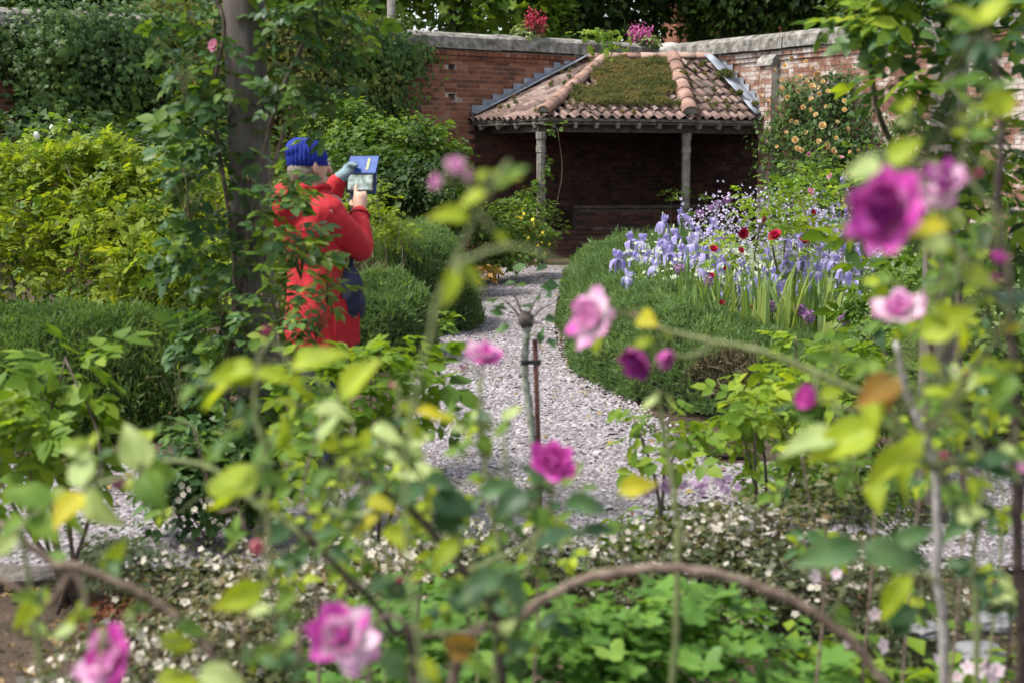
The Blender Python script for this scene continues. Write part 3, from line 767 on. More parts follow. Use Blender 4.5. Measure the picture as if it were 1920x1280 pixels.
LEAF3 = [leaf_shape(.36, (0, .45, 1), (0, 1, 0), .3, .2), leaf_shape(.42, (0, .4, 1), (0, 1, 0), .2, .3), leaf_shape(.3, (0, .5, 1), (0, 1, 0), .35, .12)]
SYC = [lobed(5, .4, i) for i in range(2)]
SYC = [(V[::2] if False else V, T) for V, T in SYC]

# ---------------------------------------------------------------- trees and house beyond the walls
def tree(name, label, x, Y, zc, r, n, size, mat, protos, zt=None, blobs=None, trunk_r=.16, **kw):
    X = (x-960)/FPX*Y
    root = thing(name, label, 'tree', (X, Y, 0))
    bl = blobs or [((X, Y, zc), (r[0], r[1], r[2]), 1)]+[((X+random.uniform(-.7, .7)*r[0], Y+random.uniform(-.6, .2)*r[1], zc+random.uniform(-.6, .7)*r[2]), tuple(q*random.uniform(.45, .65) for q in r), .45) for _ in range(4)]
    P, R = cloud(bl, n, sigma=.2, ncl=34, **kw)
    V, T = multi_scatter(protos, P, R, size*rng.lognormal(0, .3, len(P)))
    link('crown', mk('crown', V, T), mat, root)
    C = bez([(X, Y, -.1), (X+.1, Y, zc*.5), (X-.1, Y, zc+r[2]*.6)], 5)
    MB().tube(C, [trunk_r*(1.15-.9*i/(len(C)-1)) for i in range(len(C))], 8).obj('trunk', M_bark, root, True)
    for k in range(5):
        a = 2*math.pi*k/5+random.random(); z = zc-r[2]*.5+random.random()*r[2]*.5
        p0 = Vector((X, Y, z)); p1 = Vector((X+r[0]*.7*math.cos(a), Y+r[1]*.7*math.sin(a), z+r[2]*.5))
        MB().tube(bez([p0, p0.lerp(p1, .5)+Vector((0, 0, .2)), p1], 4), [trunk_r*.4*(1-.08*i) for i in range(9)], 5).obj('limb', M_bark, root, True)
    return root
tree('yew_tree', 'very dark evergreen rising behind the ivy-covered left wall', 350, 27.5, 5.4, (2.6, 2.0, 2.9), 15000, .11, ML_ivy, LEAF3)
tree('yew_tree', 'black-green evergreen behind the wall above the ivy at far left', 160, 29, 5.2, (2.9, 1.8, 3.0), 15000, .12, ML_ivy, LEAF3)
tree('broadleaf_tree', 'dark narrow tree half hiding the brick house behind the corner', 1400, 30.5, 5.6, (1.05, 1.2, 2.6), 8000, .15, ML_tree, LEAF3)
tree('broadleaf_tree', 'mid green tree above the wall between the dark evergreen and the pole', 590, 28.5, 5.6, (2.3, 1.8, 2.8), 11000, .13, ML_mid, LEAF3)
tree('sycamore_tree', 'bright green large-leaved tree overhanging the wall right of the pole', 850, 29.2, 5.4, (2.2, 1.6, 2.5), 6500, .18, ML_syc, SYC)
tree('broadleaf_tree', 'deep green tree standing behind the red valerian on the wall', 1080, 31, 5.3, (2.4, 1.8, 2.8), 11000, .16, ML_tree, LEAF3)
tree('broadleaf_tree', 'dark tree with hanging boughs left of the brick house glimpse', 1215, 33, 6.3, (2.2, 1.8, 3.2), 11000, .16, ML_tree, LEAF3)
tree('broadleaf_tree', 'dark tree right of the brick house glimpse behind the limewashed wall', 1462, 31, 6.0, (2.1, 1.8, 3.0), 11000, .16, ML_tree, LEAF3)
tree('broadleaf_tree', 'dark leafy tree behind the wall at the far right edge', 1780, 28, 5.8, (2.6, 1.9, 3.0), 10000, .16, ML_tree, LEAF3)
tree('broadleaf_tree', 'tall dark tree filling the gaps far behind the corner shelter', 1330, 42, 5.5, (5.0, 1.8, 5.0), 13000, .25, ML_tree, LEAF3)
tree('broadleaf_tree', 'tall dull green tree far behind the bright large-leaved tree', 760, 42, 6.0, (5.2, 1.8, 4.6), 13000, .25, ML_tree, LEAF3)
tree('broadleaf_tree', 'shadowy tree far behind the ivy at the left edge of the garden', 120, 36, 5.0, (4.4, 1.8, 3.4), 12000, .22, ML_tree, LEAF3)
def house():
    Y = 37.; X = (1335-960)/FPX*Y
    root = thing('brick_house', 'red brick house glimpsed between dark trees behind the corner', 'house', (X+.5, Y+2, 0))
    w = 1.5
    MB().box((X+.5, Y+2, 2.9), ((1, 0, 0), (0, 1, 0), (0, 0, 1)), (w, 1.9, 2.9)).obj('wall', M_brick, root)
    MB().prism([(X+.5-w-.25, Y-.1, 5.8), (X+.5, Y-.1, 7.3), (X+.5+w+.25, Y-.1, 5.8)], (0, 4.2, 0)).obj('roof', M_tile, root)
    MB().box((X-.1, Y+.6, 7.4), ((1, 0, 0), (0, 1, 0), (0, 0, 1)), (.3, .3, .9)).obj('chimney', M_brick, root)
    f = MB().box((X+1.1, Y+.08, 4.5), ((1, 0, 0), (0, 1, 0), (0, 0, 1)), (.45, .05, .6)).obj('window', M_stone_cap, root)
    gm = rough_mat('window_glass', [(0, (.02, .025, .03)), (1, (.04, .05, .06))], 2, .15, 0, spec=.5)
    for dx in (-.2, .2): 
        p = MB().box((X+1.1+dx, Y+.025, 4.5), ((1, 0, 0), (0, 1, 0), (0, 0, 1)), (.17, .01, .52)).obj('pane', gm, f)
house()
def pole():
    c = at(733, 20, 25.6); root = thing('wooden_pole', 'weathered wooden pole standing behind the left wall', 'pole', (c.x, c.y, 0))
    V, F = tube([(c.x, c.y, 0), (c.x, c.y, 3), (c.x+.01, c.y, 6.5)], [.085, .08, .07], 9); MB().add(V, F).obj('shaft', M_oldwood, root, True)
    V, F = tube([(c.x, c.y, 3.93), (c.x, c.y, 3.97)], [.088, .088], 9); MB().add(V, F).obj('iron_band', M_darkwood, root)
pole()
# ---------------------------------------------------------------- climbers on the left wall
def wall_cover(name, label, cat, D, Nn, rects, n, size, protos, mat, lumps=40, depth=.45, nobj=0, spread=1.0, stuff='foliage'):
    """rects: (t0,t1,z0,z1,weight) on a wall; leaves gather in bulging lumps"""
    t = sum((r[0]+r[1])/2 for r in rects)/len(rects)
    root = thing(name, label, cat, CRN+D*t)
    tot = sum(r[4] for r in rects); PP = []; NN = []
    for t0, t1, z0, z1, w in rects:
        m = int(n*w/tot); k = max(5, int(lumps*w/tot)); c = np.stack([rng.uniform(t0, t1, k), rng.uniform(z0, z1, k), rng.uniform(.05, depth, k)], 1); s = rng.uniform(.12, .30, k)*spread
        i = rng.integers(0, k, m); g = rng.normal(0, 1, (m, 3))*s[i][:, None]; q = c[i]+g
        base = rng.random(m) < .35; q[base] = np.stack([rng.uniform(t0, t1, base.sum()), rng.uniform(z0, z1, base.sum()), abs(rng.normal(.06, .06, base.sum()))], 1)
        q[:, 2] = np.where(q[:, 1] > WH-.05, q[:, 2]-.1, np.abs(q[:, 2])+.02); q[:, 1] = np.minimum(q[:, 1], WH+.42)
        PP.append(np.array(CRN)+np.outer(q[:, 0], np.array(D))+np.outer(q[:, 2], np.array(Nn))+np.outer(q[:, 1], [0, 0, 1.]))
        gn = np.outer(g[:, 0], np.array(D))+np.outer(g[:, 2], np.array(Nn))+np.outer(g[:, 1], [0, 0, 1.])
        NN.append(gn*1.6+np.array(Nn)*.8+np.array([0, 0, .5])+rng.normal(0, .3, (m, 3)))
    P = np.concatenate(PP); Nm = np.concatenate(NN); A = unit(len(P))*.8+np.array([0, 0, -.9])
    place_leaves(root, P, frames(Nm, A), size*rng.lognormal(0, .28, len(P)), protos, mat, nobj, stuff=stuff)
    for r in rects[:3]:
        b = CRN+D*((r[0]+r[1])/2)+Nn*.06+Vector((0, 0, r[2] if r[2] > 2.5 else 0))
        stems(root, b, [CRN+D*random.uniform(r[0], r[1])+Nn*.08+Vector((0, 0, random.uniform((r[2]+r[3])/2, r[3]))) for _ in range(3)], .03, .008)
    return root
tx = lambda px: tz(px, 200)[0]
wall_cover('ivy', 'dark green ivy smothering the far left end of the brick wall', 'ivy', DL, NL,
           [(tx(330), tx(40), 1.5, 3.35, 3), (tx(200), tx(-150), 2.7, 3.4, 1.1), (tx(330), tx(60), 2.9, 3.48, .7)], 17000, .085, IVY, ML_ivy, 48, .7, 200)
wall_cover('climbing_shrub', 'olive brown climber on the wall between ivy and rose post', 'climber', DL, NL,
           [(tx(470), tx(300), .9, 3.9, 2)], 9000, .075, LEAF3, ML_olive, 45, .8)
wall_cover('climbing_shrub', 'mixed green climber topping the wall right of the rose post', 'climber', DL, NL,
           [(tx(690), tx(500), 1.2, 4.1, 2), (tx(640), tx(420), 3.0, 4.5, 1)], 12000, .075, LEAF3, ML_olive, 60, .7)
wall_cover('evergreen_climber', 'dark evergreen climber spilling down where the bare brickwork begins', 'climber', DL, NL,
           [(tx(752), tx(620), 1.9, 3.35, 2), (tx(785), tx(720), 3.0, 3.42, .25), (tx(720), tx(640), 3.2, 3.75, .5)], 8500, .075, LEAF3, ML_ivy, 40, .5)
wall_cover('ivy', 'fresh green ivy patch draped over the coping above the shelter', 'ivy', DL, NL,
           [(tx(1150), tx(1092), 3.28, 3.72, 1)], 420, .10, IVY, ML_bright, 8, .16, 60)
def valerian(label, px, D, cols, k, h, spread):
    P0 = on_wall(D, px)-(NL if D is DL else NR)*.05; z0 = WH+.14
    root = thing('valerian', label, 'wildflower', (P0.x, P0.y, z0))
    lm = leaf_mat('valerian_leaf', [(0, (.10, .14, .08)), (1, (.26, .31, .20))], .3)
    fm = rough_mat('valerian_flower_'+str(px), cols, 30, .8, 0, rnd=.6)
    P, R = cloud([((P0.x, P0.y, z0+h*.35), (spread, .18, h*.45), 1)], 420, ncl=10, zmin=0); place_leaves(root, P, R, .075*rng.lognormal(0, .2, len(P)), LEAF3, lm)
    for i in range(k):
        tp = Vector((P0.x+random.uniform(-1, 1)*spread, P0.y+random.uniform(-.15, .15), z0+h*random.uniform(.65, 1.05)))
        stems(root, (P0.x+random.uniform(-.5, .5)*spread, P0.y, z0), [tp], .006, .004, M_stemg)
        m = 90; q = rng.normal(0, 1, (m, 3))*np.array([.045, .045, .075])+np.array(tp)
        V, T = scatter(LEAF_LO, q, frames(unit(m), unit(m)), rng.uniform(.03, .05, m)); link('flower_head', mk('flower_head', V, T), fm, root)['kind'] = 'stuff'
valerian('deep red valerian growing on top of the left wall coping', 1000, DL, [(0, (.22, .01, .03)), (1, (.50, .05, .10))], 6, .48, .28)
valerian('pink valerian growing on the wall near the corner capstone', 1203, DL, [(0, (.40, .06, .22)), (1, (.62, .18, .42))], 6, .36, .25)

# ---------------------------------------------------------------- shrubs left of the path
def B(x, y, Y, rx, ry, rz, w=1):  # blob centred under a pixel at distance Y
    p = at(x, y, Y); return ((p.x, p.y, p.z), (rx, ry, rz), w)
base = lambda x, Y: ((x-960)/FPX*Y, Y, 0)
bush('leafy_shrub', 'rounded mid green shrub against bare brick left of the shelter', 'shrub', base(760, 18.5),
     [B(740, 300, 18.3, .85, .6, .55, 2), B(690, 330, 17.8, .6, .5, .6), B(800, 330, 18.2, .5, .5, .5), B(770, 420, 18, .8, .5, .6, 1.5), B(640, 260, 18.6, .5, .4, .5)], 11000, .075, LEAF3, ML_mid, 120, sigma=.22, ncl=40)
bush('leafy_shrub', 'dark shrub under the rounded one, above the clipped path hedge', 'shrub', base(800, 16.8),
     [B(800, 385, 16.8, .55, .5, .5, 2), B(720, 360, 17, .5, .4, .45)], 4200, .07, LEAF3, ML_tree, 0, sigma=.22)
bush('golden_shrub', 'golden leaved shrub beside the red jacket above the hedge', 'shrub', base(720, 12.2),
     [B(710, 420, 12.6, .20, .2, .26, 2), B(755, 455, 12.6, .12, .15, .12, .6), B(680, 390, 12.8, .26, .3, .3, 1.5)], 420, .07, COMP_LO, ML_yel, 120, sigma=.25, stem_r=.01)
YS = [('yellow-green bush at the left edge over the dark clipped hedge', 60, 11.2, [B(60, 410, 11.2, .8, .6, .5, 2), B(90, 325, 11.3, .28, .25, .16, .35), B(20, 320, 11.2, .22, .2, .14, .3), B(-20, 470, 10.8, .7, .5, .6), B(110, 520, 10.6, .7, .5, .5, 1.5)]),
      ('lime green bush with tall shoots in front of the ivy', 230, 10.8, [B(215, 400, 11, .55, .5, .5, 1.6), B(150, 310, 11, .2, .2, .16, .3), B(290, 345, 11, .22, .2, .16, .3), B(260, 500, 10.5, .65, .5, .5, 2), B(180, 360, 11.2, .35, .4, .4)]),
      ('yellow-green bush leaning towards the rose-covered timber post', 400, 10.6, [B(385, 440, 10.8, .65, .5, .6, 2), B(360, 540, 10.2, .65, .4, .4, 1.5), B(450, 520, 10.4, .5, .4, .5)])]
for lb, x, Y, bl in YS:
    bush('leafy_bush', lb, 'bush', base(x, Y), bl, 2000, .11, COMP_LO, ML_yel, 200, sigma=.20, ncl=40, sv=.36, nst=7, mat2=ML_mid, share2=.25, jit=.9, group='yellow-green bushes behind the left hedge')
bush('leafy_bush', 'darker bush filling the hollow behind the yellow-green bushes', 'bush', base(330, 14.5),
     [B(330, 370, 14.5, 1.0, .6, .7, 2), B(120, 330, 14.8, 1.0, .6, .6), B(480, 420, 14, .9, .5, .8)], 6500, .085, LEAF3, ML_tree, 0, sigma=.25)
def tall_rose():
    b = base(95, 12.6); root = thing('tall_rose', 'tall rose shoot with white buds in front of the ivy', 'rose', b)
    tip = at(120, 235, 12.6); C = bez([b, at(112, 330, 12.6), at(105, 280, 12.6), tip], 6); MB().tube(C, .008, 5).obj('stem', M_stemg, root, True)
    P, R = cloud([B(85, 275, 12.6, .14, .12, .14), B(130, 240, 12.6, .12, .1, .1), B(105, 290, 12.6, .2, .15, .2)], 70, ncl=8); place_leaves(root, P, R, .10*rng.lognormal(0, .2, len(P)), COMP_LO, ML_bright, 60)
    wm = rough_mat('white_bud', [(0, (.6, .58, .5)), (1, (.8, .8, .76))], 20, .7, 0)
    for x, y, r in ((68, 256, .032), (97, 240, .02), (130, 228, .015)):
        c = at(x, y, 12.5); MB().add(*blob_mesh(c, (r, r, r*1.4), 2, 8, 6)).obj('bud', wm, root, True)
tall_rose()
def fern():
    b = Vector(base(4, 11.9)); root = thing('fern', 'dark fern at the left edge below bare brick patch', 'fern', b)
    fm = leaf_mat('fern_frond', [(0, (.02, .05, .02)), (1, (.06, .11, .045))], .3)
    for k in range(9):
        a = k*.7; tip = b+Vector((.45*math.cos(a), .3*math.sin(a), 1.25+.3*random.random())); C = bez([b, b.lerp(tip, .6)+Vector((0, 0, .25)), tip], 10)
        mb = MB()
        for i in range(2, len(C)-1):
            t = (C[i+1]-C[i-1]).normalized(); s = t.cross(Vector((0, -1, .2))).normalized(); l = .13*(1-abs(i/len(C)-.35)*1.2)
            for sg in (-1, 1): mb.add([C[i]-t*.012, C[i]+s*sg*l+t*.03, C[i]+t*.012], [(0, 1, 2)])
        mb.tube(C, .004, 3); mb.obj('frond', fm, root)
fern()
# ---------------------------------------------------------------- clipped hedges
def sprig(seed):
    r = random.Random(seed); V = []; T = []
    for i in range(8):
        a = r.uniform(0, 2*math.pi); y0 = r.uniform(-.2, .5); o = r.uniform(.10, .30); l = r.uniform(.35, .6); c, s = math.cos(a), math.sin(a); w = .055
        b = len(V); V += [(-s*w+c*.02, y0, c*w+s*.02), (s*w+c*.02, y0, -c*w+s*.02), (c*o, y0+l, s*o)]; T.append((b, b+1, b+2))
    return np.array(V), np.array(T)
SPRIG = [sprig(i) for i in range(5)]
M_hedge = leaf_mat('hedge_sprigs', [(0, (.045, .080, .044)), (.45, (.088, .148, .078)), (.8, (.14, .21, .115)), (1, (.20, .27, .155))], .38, rough=.7, nscale=2.6, namt=.5)
M_hedged = leaf_mat('hedge_sprigs_dark', [(0, (.030, .062, .028)), (.5, (.070, .125, .050)), (1, (.15, .215, .09))], .38, rough=.7, nscale=2.6, namt=.5)
M_dead = leaf_mat('dead_twigs', [(0, (.045, .038, .032)), (.6, (.10, .086, .072)), (1, (.18, .165, .14))], .1, rough=.85)
M_core = rough_mat('hedge_core', [(0, (.014, .017, .010)), (1, (.035, .032, .022))], 12, .95, .6)
def hedge(label, pts, n, mat, size=.06, dead=None, lump=.10, name='clipped_hedge', group='clipped hedges along the paths'):
    """pts: (x, y, width, height)"""
    C = bez([(p[0], p[1], 0) for p in pts], 12); m = len(C)
    wd = np.interp(np.linspace(0, len(pts)-1, m), range(len(pts)), [p[2] for p in pts]); ht = np.interp(np.linspace(0, len(pts)-1, m), range(len(pts)), [p[3] for p in pts])
    C = np.array(C); L = np.concatenate([[0], np.cumsum(np.linalg.norm(np.diff(C, axis=0), axis=1))]); tot = L[-1]
    root = thing(name, label, 'hedge', C[m//2])
    def surf(s, a, rho):
        # taper to rounded ends
        sx = np.interp(s, L, C[:, 0]); sy = np.interp(s, L, C[:, 1]); w = np.interp(s, L, wd)/2; h = np.interp(s, L, ht)
        e = np.minimum(s, tot-s)/np.maximum(w, .05); cap = np.where(e < 1, np.sqrt(np.clip(1-(1-e)**2, .02, 1)), 1)
        tx_ = np.gradient(C[:, 0], L); ty_ = np.gradient(C[:, 1], L); dx = np.interp(s, L, tx_); dy = np.interp(s, L, ty_); ln = np.hypot(dx, dy); dx, dy = dx/ln, dy/ln
        ca, sa = np.cos(a), np.sin(a); o = np.sign(ca)*np.abs(ca)**.75*w*cap*rho; z = np.abs(sa)**.8*h*rho*np.sqrt(cap)
        P = np.stack([sx+dy*o, sy-dx*o, z], 1); N_ = np.stack([dy*ca, -dx*ca, .35+sa], 1)
        return P, N_
    s = rng.uniform(0, tot, n); a = rng.uniform(-.05, math.pi+.05, n); rho = 1-np.abs(rng.normal(0, .07, n))
    P, Nn = surf(s, a, rho)
    lm = noise3(P, 2.4, 1.)*lump*1.0+noise3(P, 7., 4.)*lump*.55; P = P+Nn/np.linalg.norm(Nn, axis=1, keepdims=True)*lm[:, None]; P[:, 2] = np.maximum(P[:, 2], .01)
    A = Nn/np.linalg.norm(Nn, axis=1, keepdims=True)*.7+np.array([0, 0, .75])+rng.normal(0, .42, (n, 3))
    S = size*rng.lognormal(0, .38, n); R = frames(unit(n), A)
    q = np.zeros(n, bool)
    if dead:
        for c, r in dead: q |= (np.linalg.norm(P-np.array(c), axis=1) < r*(1+.8*noise3(P, 5, 9.)))
    V, T = multi_scatter(SPRIG, P[~q], R[~q], S[~q]); link('foliage', mk('foliage', V, T), mat, root)
    if q.any(): V, T = multi_scatter(SPRIG, P[q], R[q], S[q]*1.2); link('dead_twigs', mk('dead_twigs', V, T), M_dead, root)
    # woody heart
    k = 24; ns = 60; ss = np.repeat(np.linspace(.02, tot-.02, ns), k); aa = np.tile(np.linspace(0, math.pi, k), ns); Pc, _ = surf(ss, aa, np.full(len(ss), .80))
    i = np.arange(ns-1)[:, None]*k+np.arange(k-1)[None]; T = np.stack([i, i+1, i+k+1, i+k], -1).reshape(-1, 4)
    link('woody_core', mk('woody_core', Pc, T), M_core, root)
    return root
hedge('bushy low hedge along the left edge of the garden, top clipped flat', [(-5.2, 8.5, 1.3, .68), (-3.6, 8.4, 1.3, .68), (-2.5, 8.35, 1.3, .67), (-1.72, 8.5, 1.2, .60)], 60000, M_hedged, .046)
hedge('grey-green hedge mound beside the navy bag', [(-1.6, 11.9, 1.0, .62), (-1.12, 11.2, 1.0, .67), (-1.02, 10.6, .85, .55)], 24000, M_hedge, .05, [((-1.15, 11.6, .66), .22)])
hedge('tall hedge mound left of the path, behind the grey-green mound', [(-1.4, 14.4, 1.2, .92), (-.95, 13.5, 1.15, .93), (-.86, 12.6, .95, .76)], 27000, M_hedge, .05, [((-1.1, 12.4, .7), .26)])
hedge('far hedge dome on the left where the path narrows', [(-1.4, 16.8, 1.1, .88), (-.86, 15.6, 1.0, .84)], 13000, M_hedge, .052)
hedge('rounded far end of the right hedge in front of the shelter bench', [(2.3, 16.6, 1.1, .72), (1.55, 15.9, 1.15, .76), (1.12, 14.4, 1.15, .74), (.98, 12.9, 1.05, .68), (1.02, 12.1, .95, .60)], 36000, M_hedge, .048)
hedge('near sweep of the right hedge with dead brown patch by the brick edging', [(1.02, 12.2, 1.0, .62), (1.0, 10.9, 1.1, .66), (1.12, 9.8, 1.15, .62), (1.55, 8.9, 1.1, .46), (2.2, 8.5, 1.0, .38), (2.9, 8.45, 1.0, .36), (3.6, 8.6, 1.0, .34)], 62000, M_hedge, .045,
      [((1.27, 8.45, .20), .22), ((1.0, 9.6, .25), .10), ((.62, 11.0, .12), .12)])
# edging bricks at the hedge foot
M_edgeb = rough_mat('dull_brown_brick', [(0, (.06, .042, .034)), (.5, (.125, .085, .068)), (1, (.20, .15, .125))], 14, .9, .5, 70)
def edging(x, y, l, ang, label, mat):
    c = gnd(x, y); d = Vector((math.cos(ang), math.sin(ang), 0)); b = unit_brick(x); V = [c+d*(v.co.x*l)+Vector((-d.y, d.x, 0))*(v.co.y*.11-.05)+Vector((0, 0, .045+v.co.z*.09)) for v in b.vertices]
    o = link('edging_brick', mk('edging_brick', V, [tuple(p.vertices) for p in b.polygons]+[(0, 3, 2, 1)]), mat); tag(o, label, 'edging brick'); return o
edging(1362, 848, .235, .03, 'single brown brick edging the gravel under the hedge', M_edgeb)
edging(1318, 836, .06, .9, 'half-buried brick end beside the brown edging brick', M_edgeb)
# ---------------------------------------------------------------- flowers
def petal(L, w, curve, nv=4, nu=2, cup=.25, lip=.0, wav=0.0, seed=0, prof=None):
    """petal leaving the origin along +Y in the YZ plane; curve(v)->(y,z) scaled by L"""
    r = random.Random(seed); V = []; F = []; pv = []
    for j in range(nv+1):
        v = j/nv; y, z = curve(v); pw = prof(v) if prof else math.sin(math.pi*min(.92, .10+v*.80))**.7
        y2, z2 = curve(min(v+.02, 1.02)); ty, tz_ = y2-y, z2-z; l = math.hypot(ty, tz_) or 1; ny, nz = -tz_/l, ty/l
        for i in range(-nu, nu+1):
            u = i/nu; c = cup*u*u*w*pw+wav*math.sin(u*4+seed+v*5)*w*v
            dip = -.10*L*(1-abs(u))*(v > .99)*lip
            V.append((u*w*pw, L*y+ny*c+dip, L*z+nz*c)); pv.append(v)
    k = 2*nu+1
    for j in range(nv):
        for i in range(k-1): F.append((j*k+i, j*k+i+1, (j+1)*k+i+1, (j+1)*k+i))
    return V, F, pv
def rot_z(V, a): c, s = math.cos(a), math.sin(a); return [(x*c-y*s, x*s+y*c, z) for x, y, z in V]
def join_petals(name, L, mat):
    V = []; F = []; pv = []
    for v, f, p in L:
        b = len(V); V += v; F += [tuple(i+b for i in q) for q in f]; pv += p
    me = mk(name, V, F, True, {'pv': pv}); me.materials.append(mat); return me
def tri_of(me_V, me_F):
    pass
M_iris = [petal_mat('iris_lilac', [(0, (.58, .54, .66)), (.3, (.42, .37, .66)), (.7, (.34, .29, .62)), (1, (.50, .45, .72))], .4),
          petal_mat('iris_pale', [(0, (.60, .58, .62)), (.4, (.48, .45, .68)), (1, (.40, .36, .70))], .4)]
def iris_flower(mat, seed):
    r = random.Random(seed); L = []
    for k in range(3):
        a = k*2*math.pi/3+r.uniform(-.3, .3); dr = r.uniform(.5, .95); ou = r.uniform(.42, .58)
        v, f, p = petal(1, r.uniform(.24, .34), lambda v: (ou*math.sin(min(v*1.9, 1.75)), .16*math.sin(v*3.0)-dr*v**2.2), 6, 3, -.25, wav=.34, seed=seed*3+k, prof=lambda v: .28+.8*math.sin(math.pi*min(.88, v*.85))); L.append((rot_z(v, a), f, p))
        op = r.uniform(.12, .34); ht = r.uniform(.55, .80)
        v, f, p = petal(1, r.uniform(.22, .30), lambda v: (op*math.sin(v*2.4)+.10*v*v, ht*v), 6, 3, .30, wav=.36, seed=seed*3+k+7, prof=lambda v: .30+.75*math.sin(math.pi*min(.86, .05+v*.82))); L.append((rot_z(v, a+math.pi/3+r.uniform(-.3, .3)), f, p))
    return join_petals('iris_flower', L, mat)
IRISF = [iris_flower(M_iris[1 if i % 4 == 3 else 0], i) for i in range(10)]
ML_iris = leaf_mat('iris_leaf', [(0, (.07, .125, .06)), (.5, (.135, .20, .095)), (.85, (.20, .25, .085)), (.95, (.27, .28, .08)), (1, (.40, .28, .11))], .35, rough=.5, namt=.25)
def blade(seed):
    r = random.Random(seed); b = r.uniform(.05, .28); V = []; F = []
    for i, t in enumerate((0, .3, .6, .85)):
        w = (.036, .040, .032, .018)[i]; V += [(-w, b*t*t, t), (0, b*t*t-.012, t), (w, b*t*t, t)]
    V.append((0, b*1.05, 1)); F = [(3*i+j, 3*i+j+1, 3*i+j+4, 3*i+j+3) for i in range(3) for j in range(2)]+[(9, 10, 12), (10, 11, 12)]
    me = mk('iris_leaf', V, F); me.materials.append(ML_iris); return me
BLADES = [blade(i) for i in range(5)]
M_budg = rough_mat('iris_bud', [(0, (.30, .34, .18)), (.6, (.5, .48, .42)), (1, (.5, .46, .7))], 30, .7, 0, rnd=.7)
BUD = MB().add(*blob_mesh((0, 0, .5), (.16, .16, .55), 1, 6, 5)).mesh('bud', True); BUD.materials.append(M_budg)
def euler_R(tilt, az, spin): return np.array(Matrix.Rotation(az, 3, 'Z') @ Matrix.Rotation(tilt, 3, 'X') @ Matrix.Rotation(spin, 3, 'Z'))
def set_part(o, loc, R, s):
    """matrix in the space of a parent that sits at the world origin offset"""
    M = Matrix.Identity(4)
    for i in range(3):
        for j in range(3): M[i][j] = R[i][j]*s
        M[i][3] = loc[i]
    o.matrix_basis = M
c5 = lambda p: (p[0]/2.909+1030, p[1]/2.909+380)
heads = [(445, 180), (505, 185), (620, 85), (720, 40), (765, 80), (895, 100), (690, 155), (375, 280), (425, 375), (470, 275), (540, 265), (575, 320), (780, 200), (770, 290), (840, 330),
         (895, 325), (1000, 410), (1080, 480), (1050, 320), (1225, 360), (1100, 380), (915, 190), (725, 240), (810, 140), (1185, 255), (1285, 165), (1350, 175), (1320, 250), (1300, 290), (1530, 175),
         (1620, 175), (1520, 30), (1590, 55), (1560, 290), (1610, 340), (1385, 290), (1720, 210), (600, 215), (640, 180), (660, 250), (860, 250), (960, 300), (1470, 240), (1660, 270), (1500, -60), (1570, -50), (1440, 10), (1600, -130), (1640, -40)]
clumps = [('lilac irises leaning out over the hedge beside the path', [7, 8, 9]), ('tall lilac irises at the hedge end in front of the brick bench', [0, 1, 2, 37]), ('tall irises under the right oak post of the shelter', [3, 4, 23]),
          ('pale irises in the thick of the white flowers', [6, 10, 11, 22, 38, 39]), ('lilac irises above the green sword leaves, beside a dark allium', [13, 14, 15, 40]), ('lone low iris pair above the yellowing sword leaves', [16, 17, 20]),
          ('irises just left of the first crimson roses', [5, 12, 21, 41]), ('irises below the crimson rose shrub', [18, 19, 24]), ('irises growing up through the crimson rose shrub', [25, 26, 27, 28, 35]), ('irises right of the crimson rose shrub', [29, 30, 33, 34, 42]),
          ('irises furthest right beside the big magenta rose', [36, 43]), ('high irises by the pink roses under the yellow climber', [31, 32, 44, 45, 46, 47, 48])]
M_stem_iris = rough_mat('iris_stem', [(0, (.08, .13, .06)), (1, (.14, .20, .09))], 20, .6, 0)
def iris_clump(label, ids):
    hp = []
    for i in ids:
        x, y = c5(heads[i]); Y = float(np.interp(y, [340, 395, 470, 545], [15.5, 14.5, 11.6, 9.7]))+random.uniform(-.3, .3); hp.append(at(x, y, Y))
    c = sum(hp, Vector())/len(hp); root = thing('iris_clump', label, 'iris', (c.x, c.y, 0), 'bearded irises in the flower bed')
    for h in hp:
        b = Vector((h.x+random.gauss(0, .05), h.y+random.gauss(0, .06), 0))
        C = bez([b, b.lerp(h, .6)+Vector((random.gauss(0, .015), random.gauss(0, .015), 0)), h-Vector((0, 0, .05))], 4)
        V, F = tube([p-b for p in C], .008, 5); me = mk('stem', V, F, True); me.materials.append(M_stem_iris)
        st = bpy.data.objects.new('stem', me); COL.objects.link(st); st.parent = root; st.location = b-root.location
        k = random.choice((2, 2, 3))
        for q in range(k):
            p = C[-1]-b if q == 0 else C[max(2, len(C)-2-2*q)]-b+Vector((random.choice((-1, 1))*random.uniform(.03, .06), random.uniform(-.05, .02), .03))
            f = bpy.data.objects.new('flower', random.choice(IRISF)); COL.objects.link(f); f.parent = st; set_part(f, p, euler_R(random.uniform(-.3, .3), random.uniform(0, 6), 0), random.uniform(.085, .125))
        if random.random() < .6:
            f = bpy.data.objects.new('bud', BUD); COL.objects.link(f); f.parent = st; set_part(f, C[-1]-b+Vector((random.uniform(-.03, .03), 0, .05)), euler_R(random.uniform(-.3, .3), random.uniform(0, 6), 0), .062)
        az = random.uniform(0, 3)
        for q in range(6):
            inst('leaf', random.choice(BLADES), root, root.location, b+Vector((random.gauss(0, .05), random.gauss(0, .05), 0)), euler_R(random.gauss(0, .16), az+random.choice((0, math.pi))+random.gauss(0, .5), 0), random.uniform(.42, .66))
for lb, ids in clumps: iris_clump(lb, ids)
